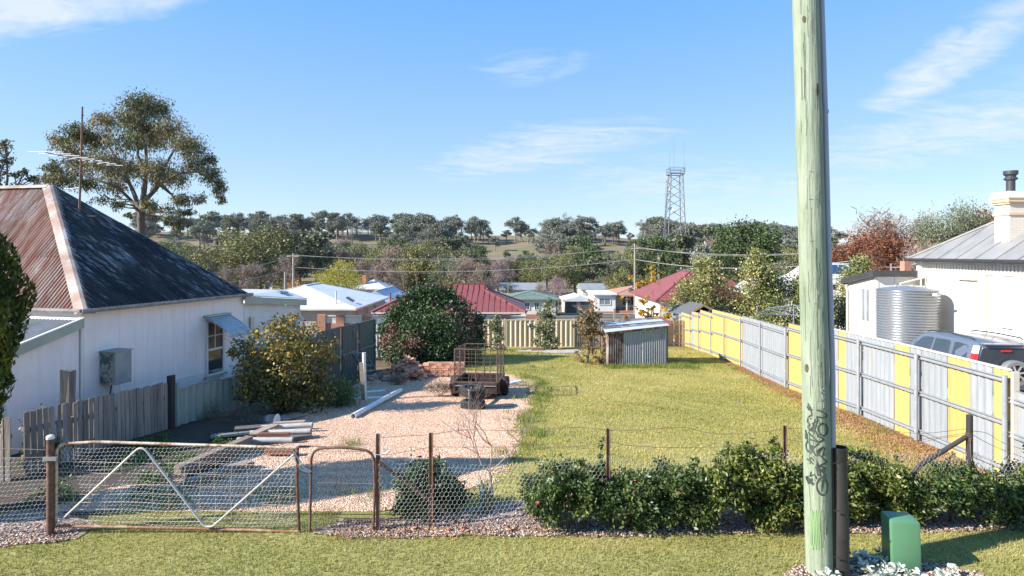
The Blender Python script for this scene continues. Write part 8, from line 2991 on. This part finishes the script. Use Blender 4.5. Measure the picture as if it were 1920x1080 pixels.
def tyre(label, c, r, w, tilt, yaw):
    t_ = thing("tyre", label, "tyre", tuple(c), "old tyres under the trailer drawbar")
    pr = [(r * .58, -w * .42), (r * .64, -w * .5), (r * .86, -w * .5), (r * .98, -w * .36), (r, -w * .15), (r, w * .15), (r * .98, w * .36), (r * .86, w * .5), (r * .64, w * .5), (r * .58, w * .42)]
    m = MB().lathe((0, 0, 0), pr + [(r * .62, 0), pr[0]], 36)
    # tread blocks
    for k in range(36):
        a = 2 * math.pi * k / 36
        for zz in (-w * .26, 0, w * .26):
            m.box(((r + .003) * math.cos(a + zz * .8), (r + .003) * math.sin(a + zz * .8), zz), (.016, .042, w * .19), rz=a + zz * .8)
    me = m.mesh("carcass")
    M4 = Matrix.Translation(c) @ Matrix.Rotation(yaw, 4, 'Z') @ Matrix.Rotation(tilt, 4, 'X')
    me.transform(M4)
    me.shade_smooth()
    me.set_sharp_from_angle(angle=R(35))
    link_mesh("carcass", me, M_rubber, t_)
    return t_, M4


tg = g(-1.05, 16.2)
t1, _ = tyre("old tyre lying flat on the gravel, the lower of the stacked two", Vector((-1.08, 16.15, tg + .13)), .33, .22, R(-2), .3)
t2, M4 = tyre("old tyre on a rusty rim lying on the trailer coupling, the upper of two", Vector((-1.10, 16.2, tg + .50)), .335, .20, R(4), .1)
m = MB()
m.lathe((0, 0, 0), [(.205, .03), (.20, -.03), (.13, -.05), (.06, -.05), (.05, -.02), (0, -.02)], 24)
me = m.mesh("rim"); me.transform(M4)
link_mesh("rim", me, M_rust, t2)
ch_ = MB()
for k in range(9):
    ch_.tube([(-1.17, 15.84 - .004 * k, tg + .60 - .07 * k), (-1.165, 15.82, tg + .55 - .07 * k)], .012 if k % 2 else .008, 5)
ch_o = recenter(ch_.build("chain", M_galv))
tag(ch_o, "short galvanised safety chain dangling in front of the stacked tyres", "chain")

# ------------------------------------------------------------------ things lying about the yard
def gz(x_, y_, h=0.0):
    return Vector((x_, y_, g(x_, y_) + h))


def pipe(name, label, a, b, r, mat, cat="pipe", group=None, hollow=True, n=16):
    a, b = Vector(a), Vector(b)
    t_m = MB()
    t_m.tube([a, b], r, n, cap=False)
    if hollow:
        t_m.tube([b, a], r * .86, n, cap=False)
        d = (b - a).normalized()
        for c in (a, b):
            s_ = d.cross(Vector((0, 0, 1))).normalized(); u_ = s_.cross(d)
            vs = [c + (s_ * math.cos(2 * math.pi * k / n) + u_ * math.sin(2 * math.pi * k / n)) * q for q in (r, r * .86) for k in range(n)]
            t_m.add(vs, [(k, (k + 1) % n, n + (k + 1) % n, n + k) for k in range(n)])
    o = t_m.build(name, mat, smooth=True)
    tag(o, label, cat, group)
    return recenter(o)


P0 = at(662, 14.9, z=0); P0 = gz(P0.x, P0.y, .085)
P1 = at(751, 18.7, z=0); P1 = gz(P1.x, P1.y, .085)
pipe("drain_pipe", "long white plastic drain pipe lying along the gravel's shade edge", P0, P1, .075, M_pvc)
q0 = at(644, 17.3, z=0); q1 = at(722, 17.7, z=0)
pipe("drain_pipe", "white plastic pipe lying flat across the foot of the leaning pipes", gz(q0.x, q0.y, .05), gz(q1.x, q1.y, .05), .045, M_pvc)
q0 = at(688, 18.6, z=0); q1 = at(722, 18.8, z=0)
pipe("drain_pipe", "short white plastic pipe lying behind the crossing one", gz(q0.x, q0.y, .05), gz(q1.x, q1.y, .05), .045, M_pvc)
b_ = at(684, 17.4, z=0); b_ = gz(b_.x, b_.y, .02)
pipe("upright_pipe", "white plastic pipe standing upright beside the dark steel fence", b_, at(682.5, 17.5, py=661), .055, M_pvc)
tag(recenter(MB().bar(b_ + Vector((-.03, -.05, 0)), at(677, 17.3, py=680), .11, .04, up=(0, 1, 0)).build("leaning_plank", M_board)), "narrow pinkish timber plank leaning against the upright white pipe", "plank")
# step ladder leaning on the dark fence
ldr = thing("step_ladder", "grey timber step ladder leaning on the dark green steel fence", "ladder", (-5.6, 20.8, g(-5.6, 20.8)))
la, lb_ = at(661, 21.3, py=664), at(691, 20.2, py=712)
sd_ = Vector((.42, .10, 0))
for k in (0, 1):
    MB().bar(la + sd_ * k, lb_ + sd_ * k, .03, .09).build("side_rail", M_oldpost, ldr)
for k in range(5):
    f = .06 + k * .2
    c = la + (lb_ - la) * f
    MB().bar(c, c + sd_, .12, .025).build("tread", M_board, ldr)
MB().bar(la + Vector((-.03, 0, .03)), la + sd_ + Vector((.03, 0, .03)), .2, .03).build("top_board", M_board, ldr)
# bricks: a squared stack on a pallet and a tumbled heap beside it, each brick separate
pal = thing("pallet", "old timber pallet under the stacked clay bricks", "pallet", tuple(at(822, 22.0, z=g(-2.8, 22))))
px0, py0 = X_(797, 22.0), 21.8
pz = g(px0 + .6, 22)
for k in range(3):
    MB().box((px0 + .62, py0 + .05 + .42 * k, pz + .05), (1.3, .09, .10)).build("bearer", M_board, pal)
for k in range(7):
    MB().box((px0 + .02 + .2 * k, py0 + .47, pz + .115), (.13, 1.0, .022)).build("deck_board", M_board, pal)
bme = MB().box((0, 0, 0), (.226, .108, .075), jit=.003)
me_b = bme.mesh("brick")
me_b.materials.append(M_brick_loose)
stackg = thing("brick_stack", "squared stack of old clay bricks on the pallet behind the trailer", "brick stack", (px0 + .6, py0 + .45, pz + .12))


def add_brick(parent, c, rz, rx=0.0, ry=0.0):
    o = bpy.data.objects.new("brick", me_b)
    COL.objects.link(o)
    o.parent = parent
    o.location = Vector(c) - ORIG[parent.name]
    o.rotation_euler = (rx, ry, rz)
    return o


for lay in range(5):
    for j in range(5 if lay < 4 else 2):
        for i in range(6):
            if j > 0 and j < 4 and lay < 3 and 0 < i < 5:
                continue
            if lay == 4 and random.random() < .25:
                continue
            add_brick(stackg, (px0 + .05 + i * .244 + random.uniform(-.008, .008) + .06 * (lay % 2), py0 + .05 + j * .2 + random.uniform(-.01, .01), pz + .168 + lay * .083), random.uniform(-.03, .03) + (math.pi if random.random() < .5 else 0))
heap = thing("brick_heap", "tumbled heap of loose clay bricks left of the pallet stack", "brick heap", (-3.7, 22, g(-3.7, 22)))
for i in range(190):
    px = random.gauss(762, 22)
    px = min(798, max(706, px))
    y_ = 21.8 + random.gauss(0, .38)
    x_ = X_(px, 22.0)
    hmax = .62 * math.exp(-((px - 765) / 32) ** 2) + .10
    z_ = random.uniform(.03, hmax) * math.exp(-((y_ - 21.9) / .7) ** 2)
    add_brick(heap, (x_, y_, g(x_, y_) + .04 + z_), random.uniform(0, 3.14), random.uniform(-.5, .5), random.uniform(-.5, .5))
# offcuts right of the trailer
for k, (px, d_, L, r_, lb) in enumerate(((955, 20.6, .75, .05, "grey plastic pipe offcut lying right of the trailer, rear one"), (958, 20.0, .55, .06, "pale plastic pipe offcut lying right of the trailer, front one"), (968, 20.25, .32, .04, "shortest pipe offcut among those right of the trailer"))):
    c = at(px, d_, z=0); c = gz(c.x, c.y, r_ + .02 + .03 * k)
    pipe("pipe_offcut", lb, c - Vector((L / 2, .05, 0)), c + Vector((L / 2, .06, .02)), r_, M_conduit if k == 0 else M_pvc)
c = at(900, 16.0, z=0)
tag(recenter(MB().bar(gz(-.72, 16.25, .03), gz(.05, 16.45, .03), .06, .03).build("timber_offcut", M_board)), "thin timber stick on the gravel right of the tyres", "timber")
tag(recenter(MB().box(gz(1.35, 31.4, .10), (.62, .2, .14), jit=.01).build("timber_block", M_redwood)), "reddish timber block on the concrete slab by the back fence", "timber")

# ---- the pile of salvaged timber and pipes behind the gate
M_oldpipe = plain("dull_grey_pipe", (0.40, 0.40, 0.40), (0.28, 0.27, 0.26), 5, .6)
wpile = "salvaged timber and pipes by the gate"


def plank(label, a, b, w, h, mat, name="plank", cat="timber", grp=wpile):
    o = MB().bar(a, b, w, h).build(name, mat)
    tag(o, label, cat, grp)
    return recenter(o)


pq = lambda px, d_, h: Vector((X_(px, d_), d_, g(X_(px, d_), d_) + max(.03, h * .5)))
plank("long thick weathered beam sloping up across the timber pile", pq(333, 10.3, .36), pq(468, 11.9, .50), .17, .15, M_beam, "beam")
plank("second beam end with pale cut face behind the netting", pq(340, 10.5, .16), pq(490, 12.2, .24), .2, .16, M_beam, "beam")
plank("fat round-edged log half buried at the foot of the timber pile", pq(352, 9.9, .10), pq(470, 10.9, .12), .22, .2, M_beam, "beam")
pipe("steel_pipe", "nearest white pipe on the timber pile, cut end to the right", pq(445, 12.0, .42), pq(549, 12.05, .40), .06, M_oldpipe, group=wpile)
pipe("steel_pipe", "white pipe second from the front on the timber pile", pq(470, 12.7, .36), pq(583, 12.75, .36), .06, M_oldpipe, group=wpile)
pipe("steel_pipe", "rearmost white pipe on the timber pile", pq(490, 13.2, .36), pq(586, 13.3, .36), .06, M_oldpipe, group=wpile)
plank("flat pinkish board lying over the pipes", pq(476, 12.4, .50), pq(516, 13.2, .50), .20, .025, M_board)
plank("dark red timber lying on the white pipes", pq(485, 12.35, .47), pq(543, 12.4, .45), .09, .07, M_redwood)
plank("reddish squared timber under the nearest white pipe", pq(498, 11.6, .25), pq(552, 11.6, .24), .14, .11, M_redwood)
plank("pale timber end sticking out at the back of the pile", pq(515, 13.5, .40), pq(572, 13.5, .42), .11, .06, M_board)
plank("dark weathered board across the back of the timber pile", pq(440, 13.0, .40), pq(540, 13.4, .36), .25, .05, M_oldpost)
plank("grey board low in the timber pile", pq(455, 12.3, .14), pq(585, 12.8, .15), .3, .10, M_oldpost)
plank("thin dark slat lying at the left of the timber pile", pq(395, 12.7, .22), pq(470, 12.9, .30), .12, .05, M_galv)
plank("pale twisted sheet strip at the left of the timber pile", pq(400, 13.0, .12), pq(455, 13.1, .16), .22, .02, M_galv)
plank("thin stick poking right from the timber pile", pq(560, 12.2, .06), pq(612, 12.1, .05), .03, .03, M_oldpost)
# pieces of roof gutter and a black drum behind
gm_a, gm_b = pq(525, 14.2, .18), pq(568, 15.0, .10)
o = MB()
dv = (gm_b - gm_a)
sdv = dv.normalized().cross(Vector((0, 0, 1))).normalized()
o.prism([gm_a + sdv * a + Vector((0, 0, z)) for a, z in ((-.09, .07), (-.08, 0), (.08, 0), (.09, .07), (.075, .07), (.07, .012), (-.07, .012), (-.075, .07))], dv)
tag(recenter(o.build("gutter_length", M_galv)), "length of blue-grey metal gutter lying beyond the timber pile", "gutter")
pipe("metal_strip", "thin pale pipe lying on the shaded gravel past the gutter length", pq(572, 15.2, .03), pq(596, 16.2, .03), .025, M_pvc)
dm = thing("drum", "dark plastic drum lying on its side beyond the timber pile", "drum", tuple(pq(500, 13.9, 0)))
da, db = pq(492, 13.9, .22), pq(518, 13.95, .22)
MB().tube([da, da + (db - da) * .08, da + (db - da) * .5, da + (db - da) * .92, db], [.17, .2, .21, .2, .18], 18).build("shell", plain("dark_blue_plastic", (0.02, 0.028, 0.045), (0.03, 0.04, 0.06), 3, .4), dm, smooth=True)
tag(recenter(MB().lathe(db + Vector((.05, -.1, 0)), [(0, .012), (.2, .010), (.24, 0), (.2, -.01), (0, -.012)], 18, 'X').build("pale_disc", M_pvc)), "white round lid standing on edge against the dark drum", "lid")

# ------------------------------------------------------------------ silver car beyond the fence
car = thing("parked_car", "silver four-wheel-drive wagon with tail-mounted spare wheel beyond the fence", "car", (13.9, 16.6, g(13.9, 18)))
cg = g(13.9, 18.0) - .07
cyaw = -math.atan2(.08, 1.0)
CM = Matrix.Translation((13.02, 16.62, cg)) @ Matrix.Rotation(cyaw, 4, 'Z')


class CB(MB):
    """car axes: x 0..1.78 across from its left side, y from the tail forwards, z up"""

    def add(self, vs, fs):
        return super().add([CM @ Vector(p) for p in vs], fs)


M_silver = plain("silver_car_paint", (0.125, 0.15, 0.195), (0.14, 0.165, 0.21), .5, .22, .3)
M_carglass = glassmat("tinted_car_glass", (0.018, 0.024, 0.032))
M_chrome = plain("bright_alloy", (0.62, 0.63, 0.65), (0.5, 0.5, 0.52), 6, .2, .9)
M_lamp = plain("red_lamp_lens", (0.50, 0.012, 0.015), (0.62, 0.03, 0.03), 30, .15)
M_lampw = plain("clear_lamp_lens", (0.62, 0.58, 0.58), (0.5, 0.46, 0.46), 30, .15)
W_ = 1.78
# lofted body: (y, half-width at sill, half-width at belt, half-width at roof, belt z, roof z)
st = [(0.02, .82, .85, .60, .98, 1.50), (.10, .86, .88, .665, 1.0, 1.62), (.5, .87, .89, .69, 1.0, 1.665), (1.2, .87, .89, .70, .99, 1.68), (2.0, .87, .89, .69, .98, 1.66), (2.5, .87, .89, .67, .97, 1.60), (2.95, .87, .89, .64, .96, 1.42), (3.35, .86, .88, .70, .96, 1.06), (3.5, .86, .87, .74, .95, .98), (4.2, .84, .85, .70, .88, .90), (4.42, .78, .78, .6, .75, .78)]
vs, fs = [], []
for (y, a, b, c, zb, zr) in st:
    for s_ in (-1, 1):
        ring = [(W_ / 2 + s_ * a * .96, y, .30), (W_ / 2 + s_ * a, y, .45), (W_ / 2 + s_ * b, y, .75), (W_ / 2 + s_ * b * .985, y, zb), (W_ / 2 + s_ * (c + .03), y, zr - .07), (W_ / 2 + s_ * (c - .06), y, zr - .005)]
        vs += ring if s_ < 0 else ring[::-1]
n_ = 12
for i in range(len(st) - 1):
    for k in range(n_):
        fs.append((i * n_ + k, i * n_ + (k + 1) % n_, (i + 1) * n_ + (k + 1) % n_, (i + 1) * n_ + k))
fs.append(tuple(range(n_ - 1, -1, -1)))
fs.append(tuple((len(st) - 1) * n_ + k for k in range(n_)))
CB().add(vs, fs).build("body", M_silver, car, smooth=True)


def side_pt(y, z, out=.004, side=-1):
    """point on the glasshouse side"""
    ys = [q[0] for q in st]
    b = np.interp(y, ys, [q[2] * .985 for q in st]); c = np.interp(y, ys, [q[3] + .03 for q in st])
    zb = np.interp(y, ys, [q[4] for q in st]); zr = np.interp(y, ys, [q[5] - .07 for q in st])
    f = (z - zb) / max(zr - zb, .05)
    return (W_ / 2 + side * (b + (c - b) * f + out), y, z)


for side in (-1, 1):
    for poly in ([(.30, 1.02), (.92, 1.03), (.92, 1.50), (.80, 1.53), (.42, 1.51), (.34, 1.45)], [(1.08, 1.03), (1.86, 1.02), (1.80, 1.51), (1.16, 1.53), (1.08, 1.50)], [(1.96, 1.02), (2.98, 1.01), (2.94, 1.06), (2.52, 1.42), (2.36, 1.48), (1.90, 1.51)]):
        CB().add([side_pt(y, z, .006, side) for y, z in poly], [tuple(range(len(poly)))]).build("side_window", M_carglass, car)
    CB().tube([(W_ / 2 + side * .66, .25, 1.69), (W_ / 2 + side * .665, .35, 1.725), (W_ / 2 + side * .67, 1.3, 1.735), (W_ / 2 + side * .66, 2.2, 1.70), (W_ / 2 + side * .65, 2.35, 1.645)], .022, 8).build("roof_rail", M_dark_trim, car, smooth=True)
    CB().box((W_ / 2 + side * 1.0, 2.72, 1.05), (.2, .12, .14)).build("mirror", M_silver, car, bevel=.03)
    # tail light column
    zl = [.86, 1.06, 1.24, 1.30, 1.52]
    lm = CB()
    for (za, zb_) in ((.86, 1.30),):
        lm.hexa([(W_ / 2 + side * .80, -.012, za), (W_ / 2 + side * .885, .02, za), (W_ / 2 + side * .90, .16, za), (W_ / 2 + side * .80, .10, za),
                 (W_ / 2 + side * .70, -.002, zb_), (W_ / 2 + side * .785, .03, zb_), (W_ / 2 + side * .80, .16, zb_), (W_ / 2 + side * .70, .10, zb_)])
    lt = lm.build("tail_light", M_lamp, car, bevel=.01)
    CB().hexa([(W_ / 2 + side * .70, -.002, 1.302), (W_ / 2 + side * .785, .03, 1.302), (W_ / 2 + side * .80, .16, 1.302), (W_ / 2 + side * .70, .10, 1.302),
               (W_ / 2 + side * .645, .01, 1.53), (W_ / 2 + side * .72, .04, 1.53), (W_ / 2 + side * .735, .16, 1.53), (W_ / 2 + side * .645, .10, 1.53)]).build("reversing_lens", M_lampw, lt, bevel=.01)
    for y in (.78, 3.42):
        wh_ = CB().lathe((W_ / 2 + side * .80, y, .345), [(.2, -.1), (.32, -.105), (.345, -.07), (.345, .07), (.32, .105), (.2, .1)], 28, 'X').build("wheel", M_rubber, car, smooth=True)
        CB().lathe((W_ / 2 + side * .88, y, .345), [(.0, .03), (.06, .03), (.2, .005), (.215, -.02)], 20, 'X').build("rim", M_chrome, wh_, smooth=True)
# tailgate glass, wiper, brake light, spoiler lip
rg_ = lambda x_, z_, o_=.0: (W_ / 2 + x_, .005 + np.interp(z_, [.98, 1.50], [.01, .015]) - o_ - .012, z_)
CB().hexa([rg_(-.72, 1.0), rg_(.72, 1.0), rg_(.72, 1.0, -.03), rg_(-.72, 1.0, -.03), rg_(-.585, 1.47), rg_(.585, 1.47), rg_(.585, 1.47, -.03), rg_(-.585, 1.47, -.03)]).build("rear_window", M_carglass, car)
CB().box((W_ / 2, .03, 1.585), (1.18, .22, .035), rx=.1).build("spoiler", M_silver, car, bevel=.012)
CB().box((W_ / 2 + .02, -.02, 1.40), (.26, .02, .045)).build("brake_light", M_lamp, car)
CB().bar((W_ / 2 + .02, -.03, 1.03), (W_ / 2 + .42, -.03, 1.10), .02, .02).build("rear_wiper", M_dark_trim, car)
CB().tube([(W_ / 2 + .02, -.04, 1.05), (W_ / 2 + .02, .0, 1.05)], .05, 10).build("wiper_boss", M_chrome, car)
CB().tube([(W_ / 2 - .12, .35, 1.66), (W_ / 2 - .02, .15, 1.92)], .006, 5).build("aerial", M_black, car)
CB().box((W_ / 2, -.04, .55), (1.66, .2, .24)).build("rear_bumper", M_silver, car, bevel=.05)
CB().box((W_ / 2, .005, .82), (1.3, .02, .02)).build("tailgate_crease", M_silver, car)
sw = (W_ / 2 + .14, -.15, .80)
s_w = CB().lathe(sw, [(.2, .11), (.32, .12), (.36, .08), (.365, 0), (.36, -.07), (.33, -.10), (.24, -.105)], 32, 'Y').build("spare_wheel", plain("grey_spare_cover", (0.16, 0.16, 0.165), (0.13, 0.13, 0.135), 5, .5), car, smooth=True)
rm = CB()
rm.lathe(sw, [(.25, -.10), (.235, -.085), (.225, -.04), (.0, -.03)], 28, 'Y')
rm.build("spare_rim", M_dark_trim, s_w, smooth=True)
sp5 = CB()
for k in range(7):
    a = 2 * math.pi * k / 7 + .2
    sp5.bar((sw[0] + .03 * math.cos(a), sw[1] - .075, sw[2] + .03 * math.sin(a)), (sw[0] + .235 * math.cos(a), sw[1] - .095, sw[2] + .235 * math.sin(a)), .05, .03, up=(0, 1, 0))
sp5.lathe((sw[0], sw[1] - .06, sw[2]), [(.0, -.035), (.05, -.03), (.06, 0)], 16, 'Y')
sp5.build("spare_spokes", M_chrome, s_w)
# seats glimpsed through the glass would not show; leave the cabin dark


# ------------------------------------------------------------------ thin air haze over the valley
hz = MB().hexa([(-930, -30, -70), (930, -30, -70), (930, 1180, -70), (-930, 1180, -70), (-930, -30, 52), (930, -30, 52), (930, 1180, 52), (-930, 1180, 52)])
t = NT("thin_haze")
t.n.remove(t.bsdf)
vol = t.new("ShaderNodeVolumePrincipled")
vol.inputs["Color"].default_value = (0.86, 0.92, 1.0, 1)
vol.inputs["Density"].default_value = 0.00005
vol.inputs["Anisotropy"].default_value = 0.2
t.l.new(vol.outputs[0], t.out.inputs["Volume"])
haze = hz.build("haze", t.m)
haze["kind"] = "stuff"
